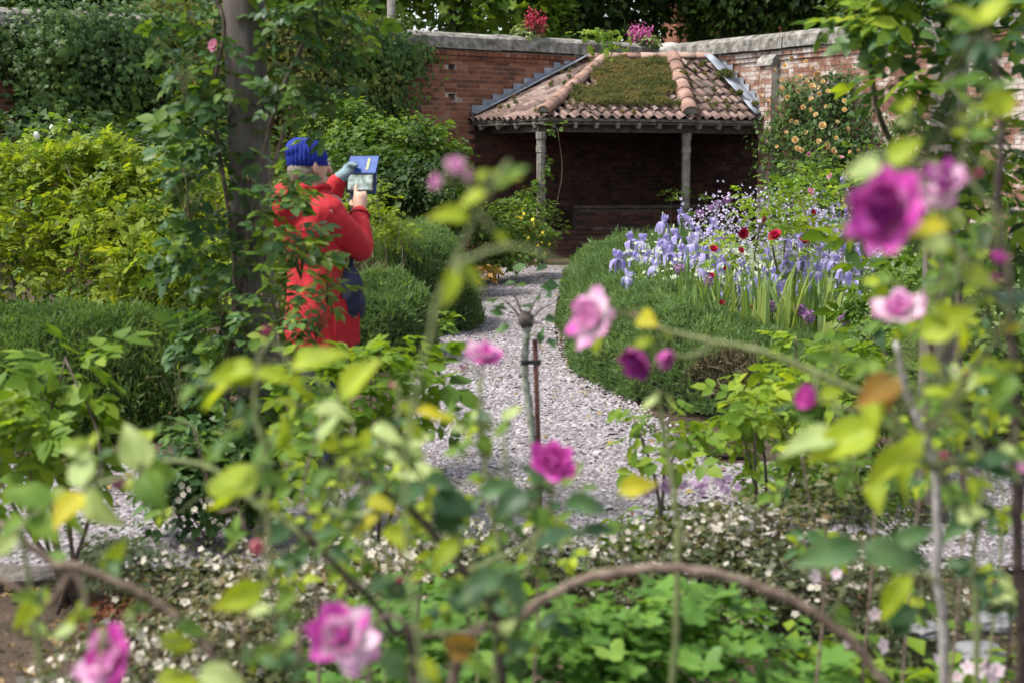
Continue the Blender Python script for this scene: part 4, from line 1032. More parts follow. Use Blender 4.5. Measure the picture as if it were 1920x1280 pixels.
def sword_leaves(label, x0, x1, Y0, Y1, n):
    xa = (x0-960)/FPX*Y0; xb = (x1-960)/FPX*Y0; root = thing('iris_clump', label, 'iris', ((xa+xb)/2, (Y0+Y1)/2, 0), 'bearded irises in the flower bed')
    for _ in range(n):
        Y = random.uniform(Y0, Y1); x = random.uniform(xa, xb)*Y/Y0
        inst('leaf', random.choice(BLADES), root, root.location, (x, Y, 0), euler_R(random.gauss(0, .2), random.uniform(0, 6.28), 0), random.uniform(.55, .86))
sword_leaves('flowerless fan of iris leaves with yellow tips above the near hedge', 1270, 1410, 9.25, 10.4, 110)
sword_leaves('flowerless iris leaves, tallest green blades right of the yellow tips', 1400, 1550, 9.2, 10.3, 110)
sword_leaves('pale iris leaves rising out of white flowers behind the hedge gap', 1200, 1290, 10.6, 12.0, 50)
# low planting between the irises, too fine to count
def bed_fill():
    gm = leaf_mat('silvery_foliage', [(0, (.06, .10, .05)), (.5, (.13, .19, .10)), (1, (.26, .32, .20))], .3, nscale=1.2)
    m = 21000; Y = rng.uniform(10.2, 18.5, m); lo = np.interp(Y, [10.2, 12, 14, 18.5], [1.5, 1.35, 1.6, 2.4]); X = lo+rng.random(m)**1.25*(.44*Y-lo)
    h = .30+.30*np.clip(noise3(np.stack([X, Y, 0*X], 1), 1.1)+.5, 0, 1.2); Z = h*rng.random(m)**.6+.02
    P = np.stack([X, Y, Z], 1); V, T = multi_scatter(LEAF3, P, frames(rng.normal(0, .6, (m, 3))+np.array([0, -.2, .8]), unit(m)*.7+np.array([0, 0, .6])), .075*rng.lognormal(0, .3, m))
    o = link('border_foliage', mk('border_foliage', V, T), gm); o['kind'] = 'stuff'; tag(o, 'silvery green low foliage filling the iris bed', 'border plants')
    def florets(name, label, cols, n, x_rng, Yr, zr, size, clump):
        k = n//clump; Yc = rng.uniform(*Yr, k); xc = rng.uniform(*x_rng, k); Xc = (xc-960)/FPX*Yc; zc = rng.uniform(*zr, k)
        P = np.repeat(np.stack([Xc, Yc, zc], 1), clump, 0)+rng.normal(0, 1, (k*clump, 3))*np.array([.06, .06, .075]); m = len(P)
        q = petal_mat(name, cols, .4); star = []
        pl = [petal(1, .36, lambda v: (v, .1*v), 1, 1, 0)]
        V = []; T = []
        for a in range(4):
            v, f, p = petal(.6, .26, lambda v: (v, .12*v), 2, 1, 0); v = rot_z(v, a*math.pi/2); b = len(V); V += v
            for g in f: T += [(g[0]+b, g[1]+b, g[2]+b), (g[0]+b, g[2]+b, g[3]+b)]
        V, T = scatter((np.array(V), np.array(T)), P, frames(rng.normal(0, .5, (m, 3))+np.array([0, -.9, .5]), unit(m)), size*rng.lognormal(0, .2, m))
        # thin stalks carrying the heads
        S = np.stack([Xc, Yc, zc], 1); w = np.array([.0035, 0, 0]); bs = S*np.array([1, 1, 0])+rng.normal(0, .05, S.shape)*np.array([1, 1, 0])
        Vs = np.concatenate([bs-w, bs+w, S]); i = np.arange(k); Ts = np.stack([i, i+k, i+2*k], 1)
        o = link(name, mk(name, np.concatenate([V, Vs]), np.concatenate([T, Ts+len(V)])), q); o['kind'] = 'stuff'; tag(o, label, 'small flowers')
    W_ = [(0, (.55, .6, .42)), (.4, (.78, .78, .76)), (1, (.82, .80, .84))]; LI = [(0, (.5, .45, .6)), (.5, (.55, .47, .74)), (1, (.66, .58, .80))]
    florets('white_florets', 'tiny white flowers scattered among the iris leaves', W_, 1600, (1190, 1430), (10.3, 13.5), (.38, .74), .024, 10)
    florets('lilac_florets', 'tiny pale lilac flowers drifting behind the irises', LI, 2300, (1290, 1680), (11.5, 17.0), (.55, 1.2), .021, 10)
bed_fill()
M_allium = petal_mat('allium', [(0, (.12, .05, .14)), (.5, (.26, .12, .28)), (1, (.40, .24, .44))], .3)
c3 = lambda p: (p[0]/4.174+960, p[1]/4.174+340)
AL = [(1312, 401, 14.5, 'nearest the right oak post'), (1335, 391, 15, 'second from the right oak post'), (1346, 383, 15.2, 'third from the right oak post'), (1364, 376, 15.4, 'tallest against the dark shelter brick'), (1274, 505, 10.4, 'low among white flowers over the hedge'),
      (1329, 528, 10.2, 'above the yellow-tipped sword leaves'), (1444, 576, 9.4, 'in the green sword leaves'), (1501, 582, 9.3, 'first of a close pair right of the sword leaves'), (1517, 594, 9.2, 'lower of a close pair right of the sword leaves'), (1583, 597, 9.0, 'furthest right, by the pale pink rose'), (1361, 453, 12.5, 'in front of the crimson roses')]
for x, y, Y, tx_ in AL:
    p = at(x, y, Y); root = thing('allium', 'dusky purple allium head '+tx_, 'allium', (p.x, p.y, 0), 'alliums in the iris bed')
    MB().tube(bez([(p.x+.02, p.y, 0), (p.x, p.y+.01, p.z*.5), p], 4), .005, 5).obj('stem', M_stem_iris, root, True)
    m = 110; d = unit(m); r = .045 if Y < 12 else .052
    V, T = scatter(LEAF_LO, np.array(p)+d*r*rng.uniform(.6, 1, (m, 1)), frames(unit(m)*.5+d, unit(m)), np.full(m, .022))
    o = link('flower_head', mk('flower_head', V, T, attr={'pv': rng.random(len(V))}), M_allium, root); o['kind'] = 'stuff'
# ---- roses
def rosette(mat, seed, rings=((3, .12, .55, .9), (5, .42, .8, .8), (6, .85, .95, .62)), name='rose'):
    """closed-to-open whorls: (petals, tilt, length, height)"""
    r = random.Random(seed); L = []
    for n, tilt, ln, h in rings:
        o = r.random()*6
        for k in range(n):
            a = o+2*math.pi*k/n+r.uniform(-.15, .15); t = tilt+r.uniform(-.12, .12)
            v, f, p = petal(ln, .42*ln+.08, lambda v, t=t: (math.sin(t)*v+.22*math.sin(math.pi*v)*(.4+t*.4)+.06, math.cos(t)*v*1.0-.12*v*v*t*2), 3, 1, .45, wav=.08, seed=seed*13+k)
            L.append((rot_z(v, a), f, p))
    return join_petals(name, L, mat)
M_yrose = petal_mat('rose_apricot', [(0, (.72, .36, .06)), (.5, (.74, .52, .20)), (1, (.78, .68, .44))], .35)
M_rrose = petal_mat('rose_crimson', [(0, (.20, .004, .02)), (.6, (.42, .012, .05)), (1, (.55, .03, .09))], .25)
M_prose = petal_mat('rose_pink', [(0, (.6, .20, .32)), (.6, (.72, .30, .42)), (1, (.80, .52, .60))], .35)
YR = [rosette(M_yrose, i) for i in range(3)]; RR = [rosette(M_rrose, i) for i in range(3)]; PR_ = [rosette(M_prose, i) for i in range(3)]
def put_flower(root, me, p, s, face=(0, -1, .35), jit=.5, name='flower'):
    d = Vector(face)+Vector((random.gauss(0, jit), random.gauss(0, jit), random.gauss(0, jit)))
    R = np.array(d.to_track_quat('Z', 'Y').to_matrix()); return inst(name, me, root, troot(root), p, R, s)
cA = lambda p: (p[0]/3.048+1300, p[1]/3.048)
yro = wall_cover('climbing_rose', 'climbing rose with apricot yellow flowers on the limewashed wall', 'climbing rose', DR, NR,
    [(2.75, 4.9, .3, 2.35, 3), (2.95, 4.5, 2.2, 2.95, .8), (4.8, 6.0, .3, 2.2, .8)], 9000, .06, LEAF3, ML_ivy, 80, .22, 200, .7)
for q in [(462, 405), (500, 515), (612, 440), (645, 355), (680, 388), (702, 425), (645, 470), (676, 500), (722, 507), (720, 540), (768, 528), (675, 572), (627, 617), (668, 632), (862, 525), (866, 582), (864, 633), (737, 722), (815, 790), (715, 812),
          (757, 835), (795, 868), (583, 805), (593, 857), (482, 842), (510, 455), (525, 380), (425, 583), (385, 553), (380, 465), (900, 870), (940, 860), (560, 690), (640, 760), (540, 560), (590, 700), (700, 660), (620, 860), (530, 760), (760, 610), (820, 700), (880, 740), (560, 330), (600, 520), (740, 470), (470, 620)]:
    x, y = cA(q); w = on_wall(DR, x); big = q in [(500, 515), (702, 425), (862, 525), (737, 722), (757, 835), (795, 868), (583, 805), (593, 857), (676, 500)]
    p = at(x, y, w.y-.62); put_flower(yro, random.choice(YR), p, .080 if big else random.uniform(.042, .060))
red = bush('rose_shrub', 'rose shrub bearing crimson flowers in the middle of the iris bed', 'rose bush', base(1470, 11.9),
     [B(1480, 400, 11.9, .40, .35, .33, 2), B(1420, 455, 11.6, .34, .3, .3, 1.5), B(1540, 370, 12.1, .35, .3, .3, 1), B(1360, 500, 11.0, .2, .2, .22, .5), B(1520, 470, 11.6, .3, .3, .25, .5)], 360, .10, COMP_LO, ML_bright, 220, sigma=.26, nst=6, st_mat=M_stemb)
for x, y, s in [(1393, 438, .055), (1455, 445, .072), (1509, 457, .070), (1338, 469, .045), (1437, 413, .048), (1525, 399, .03), (1549, 426, .028), (1389, 471, .034), (1334, 519, .034), (1341, 567, .028), (1353, 569, .028), (1410, 579, .022), (1358, 503, .022)]:
    Y = float(np.interp(y, [400, 470, 580], [11.7, 11.0, 9.4])); put_flower(red, random.choice(RR), at(x, y, Y), s)
pnk = bush('rose_shrub', 'rose shrub with small pink flowers at the foot of the yellow climber', 'rose bush', base(1560, 14),
     [B(1530, 360, 14, .35, .3, .3, 2), B(1590, 340, 14, .35, .3, .4, 1.0)], 260, .10, COMP_LO, ML_mid, 80, sigma=.26, nst=5)
for x, y, s in [(1518, 361, .05), (1526, 375, .045), (1497, 382, .04), (1516, 289, .035), (1577, 297, .035), (1557, 330, .04), (1566, 367, .05), (1600, 330, .035)]: put_flower(pnk, random.choice(PR_), at(x, y, 13.6), s)
# border at the end of the path and climbers on the oak posts
bd = bush('buttercup_border', 'leafy border clump dotted with yellow flowers at the end of the path', 'border plant', base(930, 19),
     [B(900, 440, 18.6, .45, .4, .3, 2), B(960, 430, 19.2, .45, .4, .35, 2), B(930, 490, 18.4, .55, .3, .18, 1.4), B(1000, 460, 19.8, .25, .3, .3, .8)], 6000, .05, LEAF3, ML_mid, 0, sigma=.25, ncl=36)
M_yel = rough_mat('buttercup_yellow', [(0, (.62, .40, .02)), (1, (.82, .62, .05))], 20, .6, 0, rnd=.6)
ym = mk('flower', *scatter(LEAF_LO, np.zeros((5, 3)), np.stack([euler_R(.35, a*1.256, 0) for a in range(5)]), np.ones(5))); ym.materials.append(M_yel)
for i in range(34):
    x, y = random.choice([(985, 412), (990, 440), (1003, 425), (1010, 450), (975, 400), (940, 420), (955, 460), (920, 410), (1015, 470)]); put_flower(bd, ym, at(x+random.gauss(0, 9), y+random.gauss(0, 9), 18.7+random.random()*.5), random.uniform(.022, .034))
def post_climber(label, P, pts, n, mat):
    root = thing('climbing_rose', label, 'climbing rose', (P.x, P.y-.1, 0)); bl = [B(*q) for q in pts]
    pp, R = cloud(bl, n, sigma=.3, ncl=14); place_leaves(root, pp, R, .10*rng.lognormal(0, .25, len(pp)), COMP_LO, mat, 60)
    stems(root, (P.x, P.y-.1, 0), [b[0] for b in bl], .012, .005)
post_climber('young climbing rose scrambling up the left oak post of the shelter', P1, [(1010, 400, P1.y-.25, .22, .15, .3, 2), (1018, 340, P1.y-.12, .1, .08, .35), (1035, 430, P1.y-.3, .22, .15, .2), (1045, 240, P1.y-.2, .10, .1, .12, .3), (985, 380, P1.y-.3, .2, .15, .25)], 330, ML_mid)
post_climber('sparse climbing rose at the foot of the right oak post', P2, [(1284, 372, P2.y-.3, .32, .2, .12, 1), (1262, 366, P2.y-.3, .15, .1, .08, .5), (1300, 405, P2.y-.3, .2, .2, .15, .5)], 60, ML_mid)
dry = bush('wilting_plant', 'small tawny wilting plant at the left edge of the far path', 'border plant', base(900, 16.5), [B(905, 515, 16.5, .18, .15, .12, 1), B(870, 535, 16, .2, .15, .12, .6)], 160, .07, LEAF3,
     leaf_mat('tawny_leaf', [(0, (.10, .13, .04)), (.5, (.30, .17, .05)), (1, (.5, .28, .12))], .3), 60, nst=3, stem_r=.006)
weed = bush('weed', 'small broad-leaved weed sprouting at the hedge foot by the gravel', 'weed', base(828, 12.0), [B(828, 596, 12.0, .14, .12, .06, 1), B(810, 620, 11.6, .14, .1, .08, 1)], 60, .075, LEAF3, ML_bright, 60, nst=2, stem_r=.005)
# ---------------------------------------------------------------- pergola posts and their roses
def timber_post(label, x, Y, r, h, seed):
    X = (x-960)/FPX*Y; root = thing('timber_post', label, 'post', (X, Y, 0)); V = []; F = []; n = 20; Z = [-.05+h*i/14 for i in range(15)]
    for i, z in enumerate(Z):
        for k in range(n):
            a = 2*math.pi*k/n; q = r*(1+.035*noise.noise(Vector((3*math.cos(a), 3*math.sin(a), z*.5+seed)))-.05*max(0, math.cos(5*a+seed))**12); V.append((X+q*math.cos(a)+.012*math.sin(z*1.3+seed), Y+q*math.sin(a), z))
    for i in range(14):
        for k in range(n): F.append((i*n+k, i*n+(k+1) % n, (i+1)*n+(k+1) % n, (i+1)*n+k))
    F.append(tuple(range(n-1, -1, -1))); F.append(tuple(14*n+k for k in range(n)))
    MB().add(V, F).obj('shaft', M_post, root, True)
    return root, X
def post_material():
    m, t = newmat('weathered_pole'); g = N(t, 'NewGeometry'); mp = N(t, 'Mapping'); mp.inputs['Scale'].default_value = (38, 38, 2.2); t.links.new(g.outputs['Position'], mp.inputs[0])
    n = N(t, 'TexNoise', i_Scale=1.0, i_Detail=6.0, i_Roughness=.7); t.links.new(mp.outputs[0], n.inputs['Vector'])
    n2 = N(t, 'TexNoise', i_Scale=3.0, i_Detail=3.0); t.links.new(g.outputs['Position'], n2.inputs['Vector'])
    mx = N(t, 'Mix'); mx.inputs[0].default_value = .4; t.links.new(n.outputs[0], mx.inputs[2]); t.links.new(n2.outputs[0], mx.inputs[3])
    r = ramp(t, [(.3, (.035, .027, .022)), (.45, (.085, .070, .06)), (.6, (.14, .122, .108)), (.75, (.21, .195, .18))], mx.outputs[0])
    p = N(t, 'BsdfPrincipled', i_Roughness=.85); t.links.new(r.outputs[0], p.inputs['Base Color']); b = N(t, 'Bump', i_Strength=.6, i_Distance=.01); t.links.new(n.outputs[0], b.inputs['Height']); t.links.new(b.outputs[0], p.inputs['Normal'])
    o = N(t, 'OutputMaterial'); t.links.new(p.outputs[0], o.inputs[0]); return m
M_post = post_material()
YP = 5.95
postL, XL = timber_post('thick weathered pergola post wrapped in rose leaves beside the red jacket', 471, YP, .086, 2.75, 1.)
postR, XR = timber_post('grey weathered pergola post half hidden by leaves at the right', 1768, 5.95, .072, 2.75, 4.)
def climber(name, label, b, blobs, n, size, mat, nobj=300, ncl=26, canes=(), mat2=None, share2=.4, clear=None, **kw):
    root = thing(name, label, 'climbing rose', b); P, R = cloud(blobs, n, ncl=ncl, **kw)
    if clear:      # the bare front of the post
        x, y = proj(P); k = ~((x > clear[0]) & (x < clear[1]) & (y < clear[2]) & (rng.random(len(P)) < clear[3])); P = P[k]; R = R[k]
    S = size*rng.lognormal(0, .22, len(P)); q = rng.random(len(P)) < (share2 if mat2 else 0)
    place_leaves(root, P[~q], R[~q], S[~q], COMP_MID, mat, int(nobj*(1-share2)) if mat2 else nobj)
    if mat2: place_leaves(root, P[q], R[q], S[q], COMP_MID, mat2, int(nobj*share2), stuff='young_foliage')
    for c in canes: MB().tube(bez(c, 6), [.012*(1-.06*i/len(c)) for i in range(6*(len(c)-1)+1)], 6).obj('cane', M_stemb, root, True)
    return root
cl = climber('climbing_rose', 'climbing rose with blue-green leaves twining up the left pergola post', (XL, YP-.1, 0),
     [B(390, 160, 5.9, .13, .16, .22, 1.2), B(375, 330, 5.9, .13, .16, .22, 1.5), B(390, 480, 5.85, .13, .16, .22, 1.5), B(560, 120, 5.85, .17, .18, .26, 1.5), B(560, 190, 5.8, .11, .15, .07, .55), B(560, 20, 5.75, .16, .12, .10, .45), B(500, 470, 5.7, .13, .10, .20, .5), B(545, 470, 5.55, .10, .08, .10, .35), B(530, 600, 5.55, .12, .08, .10, .4),
      B(440, 640, 5.7, .16, .16, .18, 1.2), B(450, 780, 5.7, .2, .18, .18, 1.8), B(420, 920, 5.7, .17, .18, .14, 1.3), B(530, 385, 5.6, .08, .1, .08, .4), B(575, 560, 5.6, .10, .1, .16, .40), B(514, 345, 5.65, .04, .08, .10, .3), B(370, 640, 5.8, .1, .1, .12, .5), B(440, 240, 5.8, .05, .06, .2, .2), B(520, 820, 5.6, .16, .1, .16, .7), B(610, 40, 5.9, .12, .1, .16, .5), B(350, 50, 6, .10, .1, .14, .4)],
     980, .12, ML_rose, 300, 12, mat2=ML_mid, share2=.35, clear=(438, 512, 640, .5), sigma=.34,
     canes=[[(XL-.15, YP-.12, 0), at(420, 800, 5.8), at(440, 500, 5.82), at(400, 200, 5.85), at(420, 40, 5.8), at(360, -60, 5.8)], [(XL+.1, YP-.12, 0), at(480, 760, 5.8), at(452, 560, 5.82), at(500, 260, 5.83), at(560, 100, 5.8), at(640, -40, 5.8)], [at(430, 640, 5.8), at(465, 460, 5.83), at(508, 330, 5.83), at(545, 200, 5.8)]])
def sprays():
    """spent rust-coloured flower sprays hanging in front of the jacket"""
    m1 = rough_mat('spent_buds', [(0, (.10, .06, .03)), (.6, (.16, .11, .04)), (1, (.20, .19, .06))], 30, .7, 0, rnd=.7); pr = troot(cl)
    bm_ = MB().add(*blob_mesh((0, 0, 0), (1, 1, 1.5), 1, 5, 4)).mesh('spent_bud', True); bm_.materials.append(m1)
    for x0, y0, k, s in [(560, 470, 14, 38), (590, 580, 16, 40), (560, 640, 14, 35), (520, 560, 12, 30), (610, 520, 10, 30), (480, 350, 8, 40), (340, 130, 12, 35), (350, 360, 14, 35), (330, 720, 14, 35)]:
        c = at(x0, y0, 5.55); mb = MB()
        for i in range(k):
            p = at(x0+random.gauss(0, s), y0+random.gauss(0, s*.8), 5.55+random.uniform(-.08, .08)); mb.tube([c-Vector((0, -.05, .12)), c.lerp(p, .5)+Vector((0, 0, .02)), p], [.0022, .0018, .0012], 3)
            inst('spent_bud', bm_, cl, pr, p, np.eye(3), random.uniform(.003, .0055))
        mb.obj('spray_stalk', M_stemg, cl)
sprays()
put_flower(cl, PR_[0], at(403, 86, 5.75), .032)
# ---------------------------------------------------------------- roses of the middle distance
def rose_bush(label, x, Y, pts, n, size, mat, nobj=300, nst=5, name='rose_bush', protos=None, **kw):
    kw.setdefault('sigma', .3)
    return bush(name, label, 'rose bush', base(x, Y), [B(*p) for p in pts], n, size, protos or COMP_MID, mat, nobj, nst=nst, stem_r=kw.pop('stem_r', .009), **kw)
lr = rose_bush('bushy young rose on bare upright canes at the left edge', 112, 4.75, [(85, 790, 4.8, .13, .2, .17, 2.0), (50, 860, 4.7, .11, .2, .12, 1.2), (130, 700, 4.8, .07, .10, .08, .7), (10, 780, 4.8, .1, .15, .14, 1), (120, 830, 4.7, .08, .12, .10, .6)], 125, .17, ML_bright, 150, nst=8, sv=.2, zmin=.25)
rose_bush('fresh green rose growing in front of the red jacket hem', 690, 5.05, [(660, 720, 5.0, .16, .15, .13, 1.4), (730, 690, 5.1, .12, .15, .09, 1), (610, 780, 5.0, .13, .15, .13, 1), (760, 770, 5.0, .12, .15, .14, 1), (690, 830, 4.9, .16, .15, .14, 1.2)], 170, .145, ML_bright, 170, nst=7, sv=.2, zmin=.12)
rose_bush('small rose on a single thin stem right of the path', 1262, 5.0, [(1235, 800, 5.0, .08, .08, .05, 1), (1255, 850, 5.0, .07, .08, .05, .8), (1195, 785, 5.0, .04, .05, .03, .4), (1275, 810, 5.0, .05, .06, .05, .5)], 34, .13, ML_bright, 60, nst=3, sv=.15, sigma=.45, zmin=.2)
rose_bush('lime green young rose in front of the brown brick edging', 1440, 5.3, [(1425, 790, 5.3, .14, .12, .1, 1.5), (1470, 840, 5.3, .12, .12, .1, 1), (1390, 760, 5.3, .06, .08, .05, .6), (1440, 730, 5.4, .08, .08, .05, .6)], 80, .14, ML_bright, 90, nst=4, sv=.18, zmin=.2)
rose_bush('spreading rose with reddish canes across the right hedge', 1530, 6.5, [(1450, 715, 6.4, .12, .15, .06, .7), (1560, 690, 6.5, .16, .2, .08, 1.2), (1570, 740, 6.4, .22, .2, .10, 1.5), (1490, 650, 6.6, .05, .1, .10, .4), (1630, 690, 6.6, .2, .2, .15, 1)], 150, .135, ML_bright, 150, nst=7, sv=.2, zmin=.15, st_mat=M_stemb)
rose_bush('taller mid green rose behind the pale pink bloom at the right', 1650, 8.4, [(1690, 540, 8.4, .22, .25, .25, 2), (1640, 620, 8.2, .2, .25, .16, 1.2), (1740, 480, 8.5, .25, .25, .3, 1.5), (1700, 630, 8.2, .3, .25, .25, 1.5)], 380, .12, ML_mid, 200, nst=6, sv=.25)
rose_bush('shadowed leafy rose between right hedge and the grey post', 1650, 6.6, [(1620, 830, 6.3, .3, .25, .2, 2), (1700, 760, 6.6, .25, .2, .2, 1.4), (1560, 900, 6.1, .28, .2, .14, 1.5), (1480, 900, 6.0, .18, .2, .1, .8)], 420, .115, ML_mid, 200, nst=6, sv=.25)
rose_bush('dense rose behind the grey post at the right edge', 1860, 7.6, [(1840, 560, 7.6, .4, .3, .35, 2), (1800, 700, 7.4, .35, .3, .25, 1.4), (1900, 760, 7.4, .35, .3, .25, 1.2), (1880, 420, 7.8, .35, .3, .35, 1.2)], 640, .125, ML_mid, 200, nst=6, sv=.25)
# standard rose and its stake
def standard_rose():
    Y = 4.7; c = at(990, 640, Y); root = thing('standard_rose', 'hard-pruned standard rose with knobbly grey stem in mid path', 'standard rose', (c.x+.03, Y, 0))
    gs = rough_mat('lichened_stem', [(0, (.10, .10, .08)), (.5, (.20, .215, .175)), (1, (.36, .38, .33))], 40, .85, .5)
    P = bez([(c.x+.035, Y, -.02), at(1000, 860, Y), at(992, 760, Y), at(984, 700, Y), at(986, 640, Y), at(990, 606, Y)], 6); MB().tube(P, [.0125+.0022*math.sin(i*2.1) for i in range(len(P))], 8).obj('stem', gs, root, True)
    k = at(986, 600, Y); MB().add(*blob_mesh(k, (.028, .025, .030), 7, 10, 7, .35, 3.)).obj('graft_knob', M_bark, root, True)
    tw = [[(982, 598), (972, 570), (962, 548), (966, 530)], [(990, 592), (1000, 570), (1008, 556)], [(978, 600), (960, 575), (940, 560)], [(996, 600), (1015, 580), (1040, 568)], [(994, 604), (1012, 606), (1022, 612)]]
    for t in tw: MB().tube(bez([at(x, y, Y+random.uniform(-.03, .03)) for x, y in t], 4), [.0045*(1-.7*i/(4*(len(t)-1))) for i in range(4*(len(t)-1)+1)], 5).obj('twig', M_stemb, root, True)
    lv = [(1002, 565, 60), (998, 578, 100), (1020, 610, -60), (1012, 622, -100), (1028, 634, -80), (1006, 626, -110), (1018, 600, 30), (958, 612, 160), (990, 536, 150), (1012, 538, 10), (1030, 545, -40), (946, 590, 170), (952, 582, 120), (1024, 532, 20), (968, 530, 140), (940, 555, 190), (975, 510, 100), (1005, 510, 60)]
    P = np.array([at(x, y, Y-.02) for x, y, a in lv]); A = np.array([(math.cos(R_(a)), -.2, math.sin(R_(a))) for x, y, a in lv]); place_leaves(root, P, frames(rng.normal(0, .5, (len(P), 3))+np.array([0, -.6, .7]), A), rng.uniform(.040, .062, len(P)), LEAF3, ML_rose, 60, front=50)
    st = thing('stake', 'thin rusty iron stake supporting the standard rose', 'stake', (at(1010, 860, Y).x, Y, 0)); rm = rough_mat('rusted_iron', [(0, (.045, .018, .014)), (.6, (.085, .032, .024)), (1, (.13, .06, .045))], 60, .8, .5)
    a = at(1003, 636, Y); b = at(1012, 900, Y); MB().tube([a, a.lerp(b, .5), b, Vector((b.x+.003, Y, -.05))], .0085, 8).obj('rod', rm, st, True)
    t = thing('rubber_tie', 'black rubber tie between standard rose stem and rusty stake', 'plant tie', at(997, 679, Y)); bk = rough_mat('black_rubber', [(0, (.008, .008, .009)), (1, (.02, .02, .022))], 20, .6, 0)
    q = at(997, 679, Y); MB().box(q, ((1, 0, 0), (0, 1, 0), (0, 0, 1)), (.03, .011, .0065)).obj('strap', bk, t)
    for dx in (-.022, .016): V, F = tube([q+Vector((dx, 0, -.008)), q+Vector((dx, 0, .008))], .0155, 8); MB().add(V, F).obj('loop', bk, t)
standard_rose()
# ---------------------------------------------------------------- person with tablet
def remeshed(name, mb, vox, mat, parent, smooth_it=2, disp=None):
    me = mb.mesh(name+'_src'); o = bpy.data.objects.new(name+'_src', me); COL.objects.link(o)
    md = o.modifiers.new('r', 'REMESH'); md.mode = 'VOXEL'; md.voxel_size = vox
    if smooth_it: s = o.modifiers.new('s', 'SMOOTH'); s.iterations = smooth_it; s.factor = .5
    dg = bpy.context.evaluated_depsgraph_get(); me2 = bpy.data.meshes.new_from_object(o.evaluated_get(dg)); bpy.data.objects.remove(o, do_unlink=True)
    if disp:
        for v in me2.vertices: v.co = v.co+v.normal*disp(v.co)
    me2.polygons.foreach_set('use_smooth', np.ones(len(me2.polygons), bool)); me2.name = name; me2.materials.clear()
    return link(name, me2, mat, parent)
def limb(mb, P, r, n=12):
    P = [Vector(p) for p in P]; mb.tube(bez(P, 4), list(np.interp(np.linspace(0, len(P)-1, 4*(len(P)-1)+1), range(len(P)), r)), n)
    for p, q in ((P[0], r[0]), (P[-1], r[-1])): mb.add(*blob_mesh(p, (q, q, q), 0, 10, 8, 0))
    for p, q in zip(P[1:-1], r[1:-1]): mb.add(*blob_mesh(p, (q*.98, q*.98, q*.98), 0, 10, 8, 0))
def rings(mb, L, n=24):
    """L: (centre, axis a, axis b, ra, rb)"""
    V = []; F = []
    for c, a, b, ra, rb in L:
        for k in range(n): t = 2*math.pi*k/n; V.append(Vector(c)+a*ra*math.cos(t)+b*rb*math.sin(t))
    for i in range(len(L)-1):
        for k in range(n): F.append((i*n+k, i*n+(k+1) % n, (i+1)*n+(k+1) % n, (i+1)*n+k))
    F.append(tuple(range(n-1, -1, -1))); F.append(tuple((len(L)-1)*n+k for k in range(n))); mb.add(V, F)
